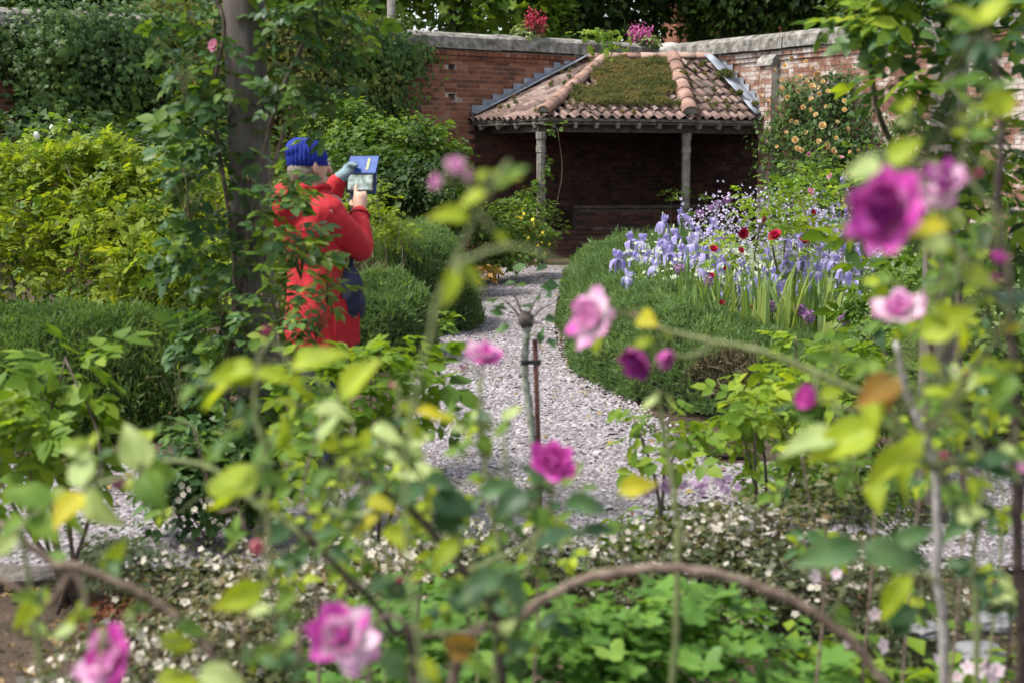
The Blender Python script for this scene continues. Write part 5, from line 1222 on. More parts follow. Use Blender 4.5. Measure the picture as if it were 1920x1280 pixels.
def person():
    f = Vector((math.sin(R_(58)), math.cos(R_(58)), 0)); r = Vector((f.y, -f.x, 0)); Z = Vector((0, 0, 1)); Y0 = 6.72
    def c(x, z): return Vector(((x-960)/FPX*Y0, Y0, z))
    root = thing('person', 'person in red jacket and blue knitted hat tapping a raised tablet', 'person', c(598, 0))
    skin = rough_mat('skin', [(0, (.42, .24, .17)), (1, (.60, .38, .29))], 30, .55, .1, 200)
    def cloth(name, cols, scale=14, bs=350): return rough_mat(name, cols, scale, .75, .25, bs)
    redm = cloth('red_cotton', [(0, (.29, .010, .015)), (.5, (.40, .016, .024)), (1, (.48, .026, .035))]); navy = cloth('navy_cloth', [(0, (.008, .011, .03)), (1, (.025, .03, .065))])
    bluem = cloth('blue_knit', [(0, (.003, .014, .15)), (1, (.010, .032, .33))], 40); glovem = cloth('grey_teal_glove', [(0, (.10, .17, .20)), (1, (.26, .36, .40))], 30)
    bootm = cloth('dark_leather', [(0, (.015, .012, .01)), (1, (.05, .04, .035))]); hairm = cloth('grey_hair', [(0, (.10, .08, .065)), (1, (.26, .23, .2))], 60)
    hd = at(579, 306, 6.72); hd.z -= .01
    # arms
    Rs = c(592, 1.285)+r*.155; Re = at(676, 466, 6.70); Rw = at(674, 398, 6.84)
    Ls = c(588, 1.29)-r*.155; Le = at(604, 402, 7.04); Lw = at(637, 335, 7.02)
    tab = at(677, 326, 6.99); tn = (hd+Vector((0, 0, -.02))-tab).normalized(); tn = (tn+Vector((0, -.85, .05))).normalized(); tx_ = Vector((0, 0, 1)).cross(tn).normalized(); tu = tn.cross(tx_).normalized()
    if tx_.x < 0: tx_ = -tx_
    # ---- body: one continuous surface
    mb = MB()
    rings(mb, [(c(598, .78), r, f, .15, .11), (c(598, .92), r, f, .16, .12), (c(596, 1.05), r, f, .14, .11), (c(593, 1.2), r, f, .16, .12), (c(590, 1.30), r, f, .16, .10), (c(588, 1.36), r, f, .07, .07)])
    nb = c(586, 1.33); limb(mb, [nb, nb.lerp(hd, .6)+f*-.01, hd-Z*.05], [.062, .055, .06])
    mb.add(*blob_mesh(hd, (.083, .083, .112), 0, 16, 12, 0)); mb.add(*blob_mesh(hd+f*.025, (.066, .066, .095), 0, 14, 10, 0))
    mb.add(*blob_mesh(hd+f*.05-Z*.075, (.038, .038, .032), 0, 10, 8, 0))                     # jaw and chin
    limb(mb, [hd+f*.088+Z*.012, hd+f*.108-Z*.028], [.009, .014]); mb.add(*blob_mesh(hd+f*.088-Z*.060, (.016, .016, .007), 0, 10, 6, 0))   # nose, lips
    for s in (-1, 1):
        mb.add(*blob_mesh(hd+r*s*.083-Z*.012-f*.005, (.012, .02, .032), 0, 8, 8, 0)); limb(mb, [hd+f*.086+r*s*.014+Z*.024, hd+f*.076+r*s*.045+Z*.022], [.009, .008], 6)
    limb(mb, [Rs, Re, Rw], [.055, .042, .030]); limb(mb, [Ls, Le, Lw], [.055, .042, .030])
    for s in (-1, 1): h = c(598, .86)+r*s*.085; limb(mb, [h, h+f*.02-Z*.42, h-Z*.78], [.085, .058, .042])
    # right hand: tapping, index extended, others folded into the palm
    d = (at(676, 362, 6.90)-Rw).normalized(); sd = d.cross(tn).normalized(); tow = (tab-Rw-d*(tab-Rw).dot(d)).normalized()
    pc = Rw+d*.055; limb(mb, [Rw, pc], [.027, .034]); mb.add(*blob_mesh(pc+d*.01, (.036, .034, .042), 0, 12, 8, 0))
    for k, (o, l, cu) in enumerate(((-.027, .075, .2), (-.009, .066, 1.2), (.009, .062, 1.35), (.026, .052, 1.4))):
        b = pc+d*.035+sd*o; p1 = b+(d*math.cos(cu*.4)+tow*math.sin(cu*.4))*l*.42; p2 = p1+(d*math.cos(cu)+tow*math.sin(cu))*l*.34; p3 = p2+(d*math.cos(cu*1.7)+tow*math.sin(cu*1.7))*l*.28
        limb(mb, [b-d*.015, p1, p2, p3], [.0105, .0095, .0085, .0075], 7)
    b = pc-sd*.026-d*.01; limb(mb, [b, b-sd*.022+d*.02+tow*.015, b-sd*.018+d*.045+tow*.03], [.013, .011, .009], 7)
    # left hand: fingers behind the tablet, thumb in front
    hold = tab-tx_*.082-tu*.0; d2 = (hold-Lw).normalized(); pl = Lw+d2*.045-tn*.012
    Lfing = []
    for o, l in ((.034, .07), (.012, .078), (-.010, .074), (-.031, .06)):
        b = pl+tu*o*.9+d2*.02-tn*.012; Lfing.append([b, b+tx_*l*.4-tn*.016, b+tx_*l*.8-tn*.012, b+tx_*l*1.05-tn*.006])
    th = [pl+tu*.025+tn*.008, pl+tu*.04+tn*.022+tx_*.022, pl+tu*.035+tn*.024+tx_*.055]
    def lefthand(q, g):
        limb(q, [Lw, pl], [.028+g, .034+g]); q.add(*blob_mesh(pl+d2*.01, (.036+g, .030+g, .042+g), 0, 12, 8, 0))
        for F_ in Lfing: limb(q, F_, [.010+g, .0092+g, .0085+g, .0075+g], 7)
        limb(q, th, [.013+g, .011+g, .009+g], 7)
    lefthand(mb, 0)
    remeshed('body', mb, .0055, skin, root, 1)
    gm = MB(); lefthand(gm, .0035); limb(gm, [Lw-(Lw-Le).normalized()*.03, Lw], [.037, .034]); remeshed('glove', gm, .005, glovem, root, 1)
    for s in (-1, 1):
        e = MB().add(*blob_mesh(hd+f*.083+r*s*.030+Z*.006, (.011, .011, .011), 0, 10, 8, 0)).obj('eye', rough_mat('eye', [(0, (.5, .48, .45)), (1, (.6, .58, .55))], 20, .3, 0), root, True)
    hb = MB(); hb.add(*blob_mesh(hd-f*.02-Z*.03, (.086, .086, .07), 3, 16, 10, .10, 6)); remeshed('hair', hb, .007, hairm, root, 1)
    # knitted hat, slouching back
    hm = MB(); hm.add(*blob_mesh(hd+Z*.050-f*.012, (.090, .090, .080), 3, 20, 12, .05, 2.4)); hm.add(*blob_mesh(hd+Z*.070-f*.045, (.068, .068, .058), 5, 16, 10, .06, 3))
    rings(hm, [(hd-Z*.005-f*.008, r, f, .088, .092), (hd+Z*.022-f*.008, r, f, .093, .097), (hd+Z*.055-f*.01, r, f, .089, .093)])
    remeshed('knitted_hat', hm, .006, bluem, root, 1, lambda co: .0042*math.sin(math.atan2(co.y-hd.y, co.x-hd.x)*30)*min(1, max(0, (hd.z+.14-co.z)*9))+.003*noise.noise(co*22))
    # jacket
    j = MB()
    rings(j, [(c(597, .635), r, f, .185, .158), (c(597, .70), r, f, .192, .162), (c(597, .85), r, f, .186, .152), (c(596, .98), r, f, .172, .142), (c(594, 1.05), r, f, .163, .136), (c(592, 1.12), r, f, .178, .145), (c(590, 1.22), r, f, .185, .145), (c(588, 1.30), r, f, .165, .125), (c(587, 1.355), r, f, .115, .10), (c(585, 1.405), r, f, .082, .082)])
    limb(j, [Rs-r*.03, Rs+(Re-Rs)*.5+Vector((0, 0, -.01)), Re, Re.lerp(Rw, .55), Rw.lerp(Re, .08)], [.088, .078, .064, .054, .047], 14)
    limb(j, [Ls+r*.03, Ls.lerp(Le, .5), Le, Le.lerp(Lw, .55), Lw.lerp(Le, .10)], [.088, .078, .064, .054, .047], 14)
    hood = c(586, 1.345)-f*.10; j.add(*blob_mesh(hood, (.11, .11, .085), 8, 16, 10, .1, 3)); j.add(*blob_mesh(hood-f*.035-Z*.05, (.085, .085, .09), 6, 14, 10, .1, 3))
    def folds(co):
        a = noise.noise(Vector((co.x*7+co.z*5, co.y*7, co.z*9))); b = noise.noise(Vector((co.x*16-co.z*12, co.y*16, co.z*14+4)))
        s = abs(noise.noise(Vector((co.x*6, co.y*6, co.z*11+co.x*7)))); return .006*a+.003*b-.010*max(0, .20-s)*2+(.004*math.sin(co.z*120) if 1.03 < co.z < 1.06 else 0)
    remeshed('jacket', j, .008, redm, root, 2, folds)
    # pocket flap, cuff tab, drawcords
    pk = c(598, .86)+r*.188+f*.05; MB().box(pk, (f, r, (0, 0, 1)), (.07, .008, .028)).obj('pocket_flap', redm, root)
    MB().box(pk-Z*.10-r*.0, (f, r, (0, 0, 1)), (.064, .007, .08)).obj('pocket', redm, root)
    cm = cloth('pale_cord', [(0, (.5, .45, .42)), (1, (.7, .66, .62))]); n_ = c(586, 1.37)+f*.085+r*.03
    for k in (0, 1): MB().tube(bez([n_, n_+f*.045-Z*.03+r*.02*k, n_+f*.05-Z*.11+r*.03*k], 4), .0035, 5).obj('drawcord', cm, root, True)
    q = Rw.lerp(Re, .16); MB().box(q+Vector((.012, -.047, 0)), ((1, .2, 0), (-.2, 1, 0), (0, 0, 1)), (.014, .004, .007)).obj('cuff_tab', cm, root)
    # seams, collar and hem stitched onto the jacket
    seam = cloth('dark_red_seam', [(0, (.16, .006, .01)), (1, (.24, .010, .014))])
    for zz, ra, rb in ((.655, .196, .166), (1.205, .1905, .151)):
        P_ = [c(594 if zz > 1 else 597, zz)+r*ra*math.cos(t*.2618)+f*rb*math.sin(t*.2618) for t in range(25)]; MB().tube(P_, .0028, 5).obj('seam', seam, root, True)
    P_ = [c(585, 1.405)+r*.088*math.cos(t*.2618)+f*.088*math.sin(t*.2618)+Vector((0, 0, .006*math.sin(t))) for t in range(25)]; MB().tube(P_, .013, 7).obj('collar', redm, root, True)
    P_ = [Rw.lerp(Re, .09)+(d.orthogonal().normalized()*math.cos(t*.5236)+d.cross(d.orthogonal().normalized())*math.sin(t*.5236))*.049 for t in range(13)]; MB().tube(P_, .005, 5).obj('cuff', seam, root, True)
    # trousers and boots
    t = MB(); rings(t, [(c(598, .72), r, f, .155, .12), (c(598, .80), r, f, .165, .13), (c(598, .92), r, f, .15, .12)])
    for s in (-1, 1): h = c(598, .80)+r*s*.082; limb(t, [h, h+f*.02-Z*.38, h-Z*.70], [.095, .074, .064], 14)
    remeshed('trousers', t, .011, navy, root, 2, lambda co: .006*noise.noise(co*14))
    for s in (-1, 1):
        h = c(598, .05)+r*s*.085; b = MB(); limb(b, [h-f*.05, h+f*.10-Z*.012, h+f*.17-Z*.018], [.045, .042, .032]); limb(b, [h-f*.02+Z*.08, h-f*.02], [.05, .045]); remeshed('boot', b, .009, bootm, root, 1)
    # ---- tablet in its folding case
    tb = thing('tablet', 'tablet in bright blue folding case held up to photograph the garden', 'tablet', tab)
    blue = rough_mat('blue_case', [(0, (.004, .035, .20)), (1, (.008, .07, .32))], 12, .45, .1); dk = rough_mat('tablet_body', [(0, (.012, .014, .018)), (1, (.03, .033, .04))], 12, .4, 0)
    ux = (tu*.90-tn*.40).normalized(); un = tx_.cross(ux).normalized(); un = un if un.dot(tn) > 0 else -un
    MB().box(tab+ux*.048, (tx_, ux, un), (.078, .046, .004)).obj('case_cover', blue, tb)
    MB().box(tab-tu*.045-tn*.004, (tx_, tu, tn), (.080, .050, .004)).obj('case_back', blue, tb)
    MB().box(tab-tu*.043+tn*.004, (tx_, tu, tn), (.076, .045, .0045)).obj('device', dk, tb)
    V, F = tube([tab+ux*.06-tx_*.045+un*.003, tab+ux*.06-tx_*.045+un*.006], .006, 10); MB().add(V, F).obj('camera_lens', dk, tb)
    sm, st = newmat('lit_screen'); n1 = N(st, 'TexNoise', i_Scale=32.0, i_Detail=4.0); g = N(st, 'NewGeometry'); st.links.new(g.outputs['Position'], n1.inputs['Vector']); rr = ramp(st, [(.3, (.05, .07, .06)), (.48, (.16, .20, .17)), (.6, (.30, .33, .33)), (.75, (.42, .44, .46))], n1.outputs[0])
    p = N(st, 'BsdfPrincipled', i_Roughness=.2); st.links.new(rr.outputs[0], p.inputs['Emission Color']); p.inputs['Emission Strength'].default_value = .55; p.inputs['Base Color'].default_value = (.02, .02, .02, 1); oo = N(st, 'OutputMaterial'); st.links.new(p.outputs[0], oo.inputs[0])
    MB().box(tab-tu*.043+tn*.0092, (tx_, tu, tn), (.066, .036, .0006)).obj('screen', sm, tb)
    ym_ = rough_mat('lime_elastic', [(0, (.45, .5, .10)), (1, (.6, .62, .2))], 12, .6, 0); MB().box(tab+ux*.05+tx_*.030+un*.0046, (tx_, ux, un), (.005, .030, .001)).obj('elastic_strap', ym_, tb)
    MB().prism([tab-tu*.09-tx_*.06-tn*.004, tab-tu*.09-tx_*.01-tn*.004, tab-tu*.20-tx_*.035+tn*.03], -tn*.006).obj('hanging_flap', navy, tb)
    # ---- navy bag at the hip
    bgc = at(659, 553, 6.64); bg_ = thing('shoulder_bag', 'navy fabric shoulder bag bulging beside the red jacket', 'bag', bgc)
    m = MB(); m.add(*blob_mesh(bgc, (.058, .07, .135), 3, 18, 12, .12, 2.2)); m.add(*blob_mesh(bgc+Vector((.008, .02, -.045)), (.056, .06, .085), 5, 16, 10, .1, 3)); remeshed('pouch', m, .009, navy, bg_, 2, lambda co: .007*noise.noise(co*17))
    MB().tube(bez([bgc+Vector((0, 0, .12)), c(592, 1.2)+f*.135+r*.10, c(588, 1.36)+f*.04-r*.08], 6), .012, 6).obj('strap', navy, bg_, True)
person()
# ---------------------------------------------------------------- low planting of the near bed
LOB = [lobed(5, .42, 10+i, .14) for i in range(4)]
ML_ger = leaf_mat('geranium_leaf', [(0, (.035, .085, .020)), (.45, (.070, .15, .036)), (.8, (.12, .22, .055)), (1, (.20, .27, .06))], .35, rough=.5, nscale=3)
def low_mound(name, label, cat, blobs, n, size, protos, mat, nobj, cut=0, **kw):
    b0 = blobs[0][0]; root = thing(name, label, cat, (b0[0], b0[1], 0)); P, R = cloud(blobs, n, **kw); place_leaves(root, P, R, size*rng.lognormal(0, .25, len(P)), protos, mat, nobj)
    return root
low_mound('hardy_geranium', 'dense mound of lobed green leaves under the arching bare cane', 'geranium', [((.06, 3.35, .22), (.42, .36, .27), 2), ((.42, 3.3, .20), (.34, .34, .27), 2), ((-.16, 3.1, .12), (.24, .26, .20), .9), ((.2, 2.95, .12), (.5, .25, .2), 1)], 2100, .072, LOB, ML_ger, 300, sigma=.24, ncl=44, up=.9, jit=.45, shell=(.6, 1.0))
low_mound('hardy_geranium', 'smaller fresh green leafy clump left of the main lobed mound', 'geranium', [((-.28, 3.75, .14), (.26, .2, .2), 1)], 360, .062, LOB, ML_ger, 160, sigma=.28, ncl=14, up=.9, jit=.45)
M_wfl = petal_mat('cream_flower', [(0, (.35, .31, .16)), (.3, (.50, .46, .38)), (1, (.60, .55, .47))], .35)
ML_cot = leaf_mat('small_dark_leaf', [(0, (.020, .030, .016)), (.4, (.045, .06, .03)), (.7, (.09, .085, .05)), (1, (.19, .12, .09))], .22, rough=.45)
def star5(seed):
    V = []; F = []; pv = []
    for a in range(5):
        v, f, p = petal(.55, .24, lambda v: (v, .35*v-.25*v*v), 2, 1, .15, seed=seed); b = len(V); V += rot_z(v, a*1.2566+.1*seed); F += [tuple(i+b for i in q) for q in f]; pv += p
    me = mk('flower', V, F, True, {'pv': pv}); me.materials.append(M_wfl); return me
STAR = [star5(i) for i in range(3)]
def white_shrub(label, blobs, nl, nf, no):
    root = low_mound('white_flowered_shrub', label, 'shrub', blobs, nl, .024, LEAF3, ML_cot, 0, sigma=.26, ncl=40, jit=.7)
    P, R = cloud(blobs, nf*2, sigma=.22, ncl=40, shell=(.8, 1.08)); up_ = P[:, 2] > .1; P = P[up_][:nf]
    d = rng.normal(0, .55, (len(P), 3))+np.array([0, -.45, .8]); Rf = frames(d, unit(len(P))); x, y = proj(P); o = np.argsort(P[:, 1]-.3*P[:, 2]); S = .019*rng.lognormal(0, .30, len(P))
    pr = troot(root)
    for i in o[:no]: inst('flower', STAR[i % 3], root, pr, P[i], Rf[i], float(S[i]))
    rest = o[no:]
    if len(rest):
        me = STAR[0]; V0 = np.array([v.co for v in me.vertices]); T0 = np.array([[p.vertices[0], p.vertices[1], p.vertices[2]] for p in me.polygons]+[[p.vertices[0], p.vertices[2], p.vertices[3]] for p in me.polygons])
        V, T = scatter((V0, T0), P[rest], Rf[rest], S[rest]); q = link('flower_sprays', mk('flower_sprays', V, T, attr={'pv': np.tile([.3+.1*(i % 6) for i in range(len(V0))], len(rest))}), M_wfl, root); q['kind'] = 'stuff'
    c0 = Vector(blobs[0][0]); stems(root, (c0.x, c0.y, 0), [Vector(b[0])+Vector((random.uniform(-.2, .2), random.uniform(-.1, .1), b[1][2]*.6)) for b in blobs for _ in range(3)], .008, .003, sag=.12)
g = lambda x, Y, z, rx, ry, rz, w=1: (((x-960)/FPX*Y, Y, z), (rx, ry, rz), w)
white_shrub('spreading low shrub of small cream flowers across the bottom left', [g(120, 3.35, .05, .34, .28, .16, 1.4), g(330, 3.7, .08, .38, .30, .19, 1.8), g(520, 4.0, .10, .36, .32, .2, 1.6), g(420, 4.45, .10, .34, .25, .17, 1.1), g(300, 3.2, .04, .30, .25, .17, 1.2), g(480, 3.3, .06, .26, .25, .17, 1)], 11500, 850, 260)
white_shrub('low shrub of small cream flowers in the centre behind the geranium', [g(700, 4.5, .10, .34, .25, .18, 1.2), g(880, 4.7, .12, .36, .25, .17, 1.3), g(1040, 4.75, .10, .26, .22, .15, .8)], 5200, 420, 120)
white_shrub('dark twiggy shrub of small cream flowers right of the geranium', [g(1290, 4.55, .12, .34, .25, .2, 1.3), g(1450, 4.6, .14, .34, .28, .24, 1.5), g(1600, 4.3, .10, .36, .28, .22, 1.4), g(1750, 4.2, .08, .3, .28, .2, 1), g(1590, 5.0, .22, .28, .2, .2, .8)], 8500, 520, 160)
# fallen bark and litter on the bare soil at lower left
def litter():
    m = 4200; P = np.stack([rng.uniform(-2.2, 2.0, m), rng.uniform(2.6, 5.2, m), rng.uniform(-.012, .006, m)], 1)
    V, T = multi_scatter(LEAF3, P, frames(rng.normal(0, .35, (m, 3))+np.array([0, 0, 1.]), unit(m)), .022*rng.lognormal(0, .5, m))
    o = link('leaf_litter', mk('leaf_litter', V, T), leaf_mat('bark_litter', [(0, (.035, .022, .015)), (.6, (.11, .07, .045)), (.9, (.22, .15, .10)), (1, (.32, .25, .18))], .05, rough=.9)); o['kind'] = 'stuff'; tag(o, 'brown bark chips and dead leaves on bare soil', 'litter')
litter()
def stone(label, x, y, Y, r, mat, seed):
    p = at(x, y, Y); o = link('edging_stone', MB().add(*blob_mesh((0, 0, 0), r, seed, 12, 8, .25, 1.6)).mesh('edging_stone'), mat); o.location = (p.x, p.y, max(p.z, r[2]*.6)); tag(o, label, 'stone', 'stones edging the near bed')
M_gst = rough_mat('grey_rubble', [(0, (.08, .08, .083)), (.5, (.17, .17, .175)), (1, (.28, .28, .285))], 9, .9, .6, 50)
M_bst = rough_mat('dull_edge_stone', [(0, (.04, .036, .033)), (.5, (.10, .09, .08)), (1, (.19, .175, .16))], 9, .9, .6, 50)
stone('long dull edging stone between gravel and soil at left edge', 40, 1088, 5.05, (.17, .07, .035), M_bst, 2)
stone('pale grey stone at lower right behind the dark cane', 1862, 1165, 3.85, (.06, .05, .035), M_gst, 4)
stone('flat grey stone in front of the pale one at lower right', 1835, 1222, 3.5, (.07, .05, .025), M_gst, 7)
stone('grey stone beside the pale cane at lower right', 1740, 1180, 3.8, (.05, .04, .025), M_gst, 9)
# small companions
ML_silver = leaf_mat('silver_leaf', [(0, (.14, .17, .13)), (.6, (.25, .29, .24)), (1, (.38, .42, .36))], .2, rough=.8)
bush('silver_plant', 'low silvery tuft beside the bare rose canes at left', 'border plant', base(215, 4.95), [g(215, 4.95, .09, .14, .12, .11)], 900, .026, LEAF3, ML_silver, 0, nst=3, stem_r=.004)
bush('bronze_plant', 'tiny bronze-leaved plant in front of the silvery tuft', 'border plant', base(200, 4.5), [g(200, 4.5, .04, .10, .08, .06)], 300, .025, LEAF3, leaf_mat('bronze_leaf', [(0, (.07, .02, .018)), (1, (.18, .06, .045))], .2), 0, nst=2, stem_r=.004)
pf = bush('starry_plant', 'dark leafy plant with white starry flowers at the left post foot', 'border plant', base(380, 5.5), [g(350, 5.5, .22, .2, .16, .20), g(420, 5.5, .25, .18, .15, .22)], 1500, .042, LEAF3, ML_rose, 100, nst=5, stem_r=.005)
for x, y in [(342, 905), (352, 918), (336, 930), (372, 938), (384, 950), (366, 948), (398, 945), (408, 978), (320, 960), (330, 970), (345, 925), (390, 935), (414, 985), (318, 952)]: put_flower(pf, STAR[0], at(x+random.gauss(0, 4), y+random.gauss(0, 4), 5.25), .024)
dp = bush('pink_flowered_plant', 'low plant with small mauve flowers at the gravel edge in the centre', 'border plant', base(1260, 5.15), [g(1240, 5.15, .12, .2, .12, .12), g(1340, 5.1, .12, .2, .12, .13), g(1290, 5.0, .08, .22, .12, .1)], 700, .05, LEAF3, ML_mid, 120, nst=5, stem_r=.004)
M_mauve = petal_mat('mauve_flower', [(0, (.5, .36, .52)), (.5, (.62, .40, .62)), (1, (.72, .52, .74))], .35)
def restar(mat): me = STAR[1].copy(); me.materials.clear(); me.materials.append(mat); return me
MAUVE = restar(M_mauve)
for i in range(34): put_flower(dp, MAUVE, at(random.choice((1215, 1235, 1265, 1290, 1320, 1360, 1250))+random.gauss(0, 12), 908+random.gauss(0, 9), 5.0), .03)
lr_ = bush('yellow_green_plant', 'low yellow-green plant with pale pink flowers at lower right', 'border plant', base(1640, 3.3), [g(1560, 3.4, .16, .2, .18, .16), g(1700, 3.3, .14, .24, .18, .16), g(1640, 3.0, .08, .28, .18, .14), g(1850, 3.1, .10, .22, .15, .14, 1.2), g(1800, 3.5, .14, .25, .18, .16, 1.2)], 640, .06, LEAF3, ML_bright, 200, nst=6, stem_r=.004)
M_blush = petal_mat('blush_flower', [(0, (.7, .5, .56)), (1, (.80, .70, .74))], .35); BL = restar(M_blush)
for x, y in [(1590, 1205), (1655, 1210), (1568, 1075), (1528, 1080), (1755, 1235), (1640, 1150), (1830, 1262), (1850, 1250), (1862, 1268), (1835, 1275), (1870, 1255), (1845, 1240), (1795, 1268), (1815, 1250)]: put_flower(lr_, BL, at(x, y, 3.0), random.uniform(.022, .034))
def dry_grass():
    b = at(1575, 1275, 3.0); b.z = 0; root = thing('dry_grass', 'dry straw-coloured grass tuft at lower right', 'grass', b); m = rough_mat('straw', [(0, (.22, .16, .09)), (1, (.46, .38, .24))], 20, .8, 0)
    for k in range(26):
        a = random.uniform(0, 6.28); t = b+Vector((.16*math.cos(a), .1*math.sin(a), random.uniform(.12, .3))); MB().tube(bez([b+Vector((random.gauss(0, .02), random.gauss(0, .02), 0)), b.lerp(t, .6)+Vector((0, 0, .06)), t], 3), [.003-.00025*i for i in range(7)], 4).obj('blade', m, root)
dry_grass()

# ---------------------------------------------------------------- right climber on the grey post
climber('climbing_rose', 'climbing rose with large leaves hanging over the limewashed wall at right', (XR, 5.8, 0),
    [B(1690, 60, 5.0, .10, .2, .14, 1.0), B(1610, 40, 5.0, .07, .12, .07, .3), B(1740, 40, 4.9, .18, .2, .14, 1.0), B(1665, 170, 5.0, .07, .12, .10, .45), B(1700, 200, 5.0, .10, .15, .10, .3), B(1725, 410, 5.2, .16, .2, .12, .8), B(1870, 120, 4.9, .12, .2, .26, 1.3), B(1850, 330, 5.0, .16, .2, .18, 1.4), B(1785, 270, 5.0, .06, .1, .18, .5), B(1905, 470, 5.0, .10, .15, .2, .8), B(1665, 330, 5.1, .07, .12, .08, .25), B(1800, 0, 4.9, .28, .2, .09, .9)],
    370, .15, ML_rose, 300, 10, mat2=ML_bright, share2=.4, sigma=.36,
    canes=[[(XR-.1, 5.8, 0), at(1745, 640, 5.7), at(1730, 400, 5.6), at(1650, 220, 5.2), at(1620, 60, 5.1), at(1560, -60, 5.1)], [(XR+.08, 5.8, 0), at(1800, 560, 5.7), at(1830, 300, 5.3), at(1850, 90, 5.0), at(1800, -60, 5.0)]])
# ---------------------------------------------------------------- near rose bushes
ML = {'y': leaf_mat('near_leaf_lime', [(0, (.13, .19, .014)), (.5, (.22, .285, .018)), (1, (.33, .38, .028))], .45, nscale=26, namt=.6),
      'g': leaf_mat('near_leaf_green', [(0, (.045, .10, .018)), (.5, (.085, .16, .03)), (1, (.15, .22, .04))], .4, nscale=26, namt=.6),
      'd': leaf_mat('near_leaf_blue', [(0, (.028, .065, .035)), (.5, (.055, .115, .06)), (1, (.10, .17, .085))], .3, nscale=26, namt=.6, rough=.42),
      'k': leaf_mat('near_leaf_dark', [(0, (.014, .040, .024)), (.5, (.028, .065, .036)), (1, (.05, .10, .05))], .25, nscale=26, namt=.6, rough=.42),  # darkest blue-green leaf tone
      'p': leaf_mat('near_leaf_pale', [(0, (.17, .24, .11)), (.5, (.27, .34, .18)), (1, (.38, .44, .27))], .35, nscale=26, namt=.6),
      'Y': leaf_mat('near_leaf_yellow', [(0, (.22, .23, .014)), (.5, (.36, .33, .018)), (1, (.48, .38, .03))], .45, nscale=26, namt=.6),
      'o': leaf_mat('near_leaf_bronze', [(0, (.11, .09, .02)), (.5, (.22, .12, .035)), (1, (.30, .15, .06))], .35, nscale=26, namt=.6)}
def serrated(w, seed):
    st = (0, .05, .15, .28, .42, .56, .70, .83, .93, 1); pr = (0, .34, .74, .98, 1.0, .92, .70, .42, .18, 0)
    V, T = leaf_shape(w, st, pr, .34, .30+.1*(seed % 3), 2); r = random.Random(seed)
    V[:, 2] += .035*np.sin(V[:, 1]*9+seed)*np.abs(V[:, 0])/w+.02*np.sin(V[:, 1]*23+seed)*np.abs(V[:, 0]); V[:, 0] += .05*V[:, 1]**2*r.uniform(-1, 1)
    return V, T, {'rib': np.abs(V[:, 0])/w, 'pv': V[:, 1]}
def veined(mat):
    t = mat.node_tree; rp = next(n for n in t.nodes if n.type == 'VALTORGB'); a = N(t, 'Attribute', attribute_name='rib'); v = N(t, 'Attribute', attribute_name='pv')
    lk = [l.to_socket for l in rp.outputs[0].links]
    # side veins run obliquely from the midrib
    m1 = N(t, 'Math', operation='MULTIPLY_ADD'); m1.inputs[1].default_value = -.45; t.links.new(a.outputs['Fac'], m1.inputs[0]); t.links.new(v.outputs['Fac'], m1.inputs[2])
    m2 = N(t, 'Math', operation='MULTIPLY'); m2.inputs[1].default_value = 52.; t.links.new(m1.outputs[0], m2.inputs[0]); sn = N(t, 'Math', operation='SINE'); t.links.new(m2.outputs[0], sn.inputs[0])
    mr = N(t, 'MapRange', i_1=.75, i_2=1.0, i_3=0.0, i_4=.35); t.links.new(sn.outputs[0], mr.inputs[0])
    rb = N(t, 'MapRange', i_1=.02, i_2=.10, i_3=.8, i_4=0.0); t.links.new(a.outputs['Fac'], rb.inputs[0]); mx = N(t, 'Math', operation='MAXIMUM'); t.links.new(mr.outputs[0], mx.inputs[0]); t.links.new(rb.outputs[0], mx.inputs[1])
    hv = N(t, 'HueSaturation', i_Saturation=.8, i_Value=1.6); t.links.new(rp.outputs[0], hv.inputs['Color'])
    mc = N(t, 'Mix', data_type='RGBA'); t.links.new(mx.outputs[0], mc.inputs[0]); t.links.new(rp.outputs[0], mc.inputs[6]); t.links.new(hv.outputs[0], mc.inputs[7])
    # browning tips and rims
    ed = N(t, 'MapRange', i_1=.75, i_2=1.25, i_3=0.0, i_4=.7); ad = N(t, 'Math', operation='MULTIPLY_ADD'); ad.inputs[1].default_value = .55; t.links.new(a.outputs['Fac'], ad.inputs[0]); t.links.new(v.outputs['Fac'], ad.inputs[2]); t.links.new(ad.outputs[0], ed.inputs[0])
    br = N(t, 'HueSaturation', i_Hue=.47, i_Saturation=1.0, i_Value=.75); t.links.new(mc.outputs[2], br.inputs['Color'])
    m3 = N(t, 'Mix', data_type='RGBA'); t.links.new(ed.outputs[0], m3.inputs[0]); t.links.new(mc.outputs[2], m3.inputs[6]); t.links.new(br.outputs[0], m3.inputs[7])
    for k in lk: t.links.new(m3.outputs[2], k)
for m_ in ML.values(): veined(m_)
NEAR = [serrated(w, i) for i, w in enumerate((.27, .31, .35, .30))]
M_rose = {'m': petal_mat('rose_magenta', [(0, (.70, .50, .62)), (.25, (.62, .20, .48)), (.55, (.50, .04, .34)), (1, (.62, .12, .46))], .35),
          'w': petal_mat('rose_blush_edge', [(0, (.80, .76, .75)), (.4, (.80, .66, .72)), (.75, (.72, .40, .60)), (1, (.62, .20, .48))], .4),
          'v': petal_mat('rose_violet', [(0, (.45, .20, .40)), (.3, (.33, .045, .27)), (.7, (.24, .018, .19)), (1, (.34, .05, .28))], .3),
          'c': petal_mat('rose_bud_crimson', [(0, (.50, .12, .25)), (.4, (.40, .025, .13)), (1, (.46, .05, .20))], .3),
          'a': petal_mat('rose_peach', [(0, (.75, .55, .38)), (.5, (.78, .45, .40)), (1, (.72, .22, .38))], .4)}
PET = {}
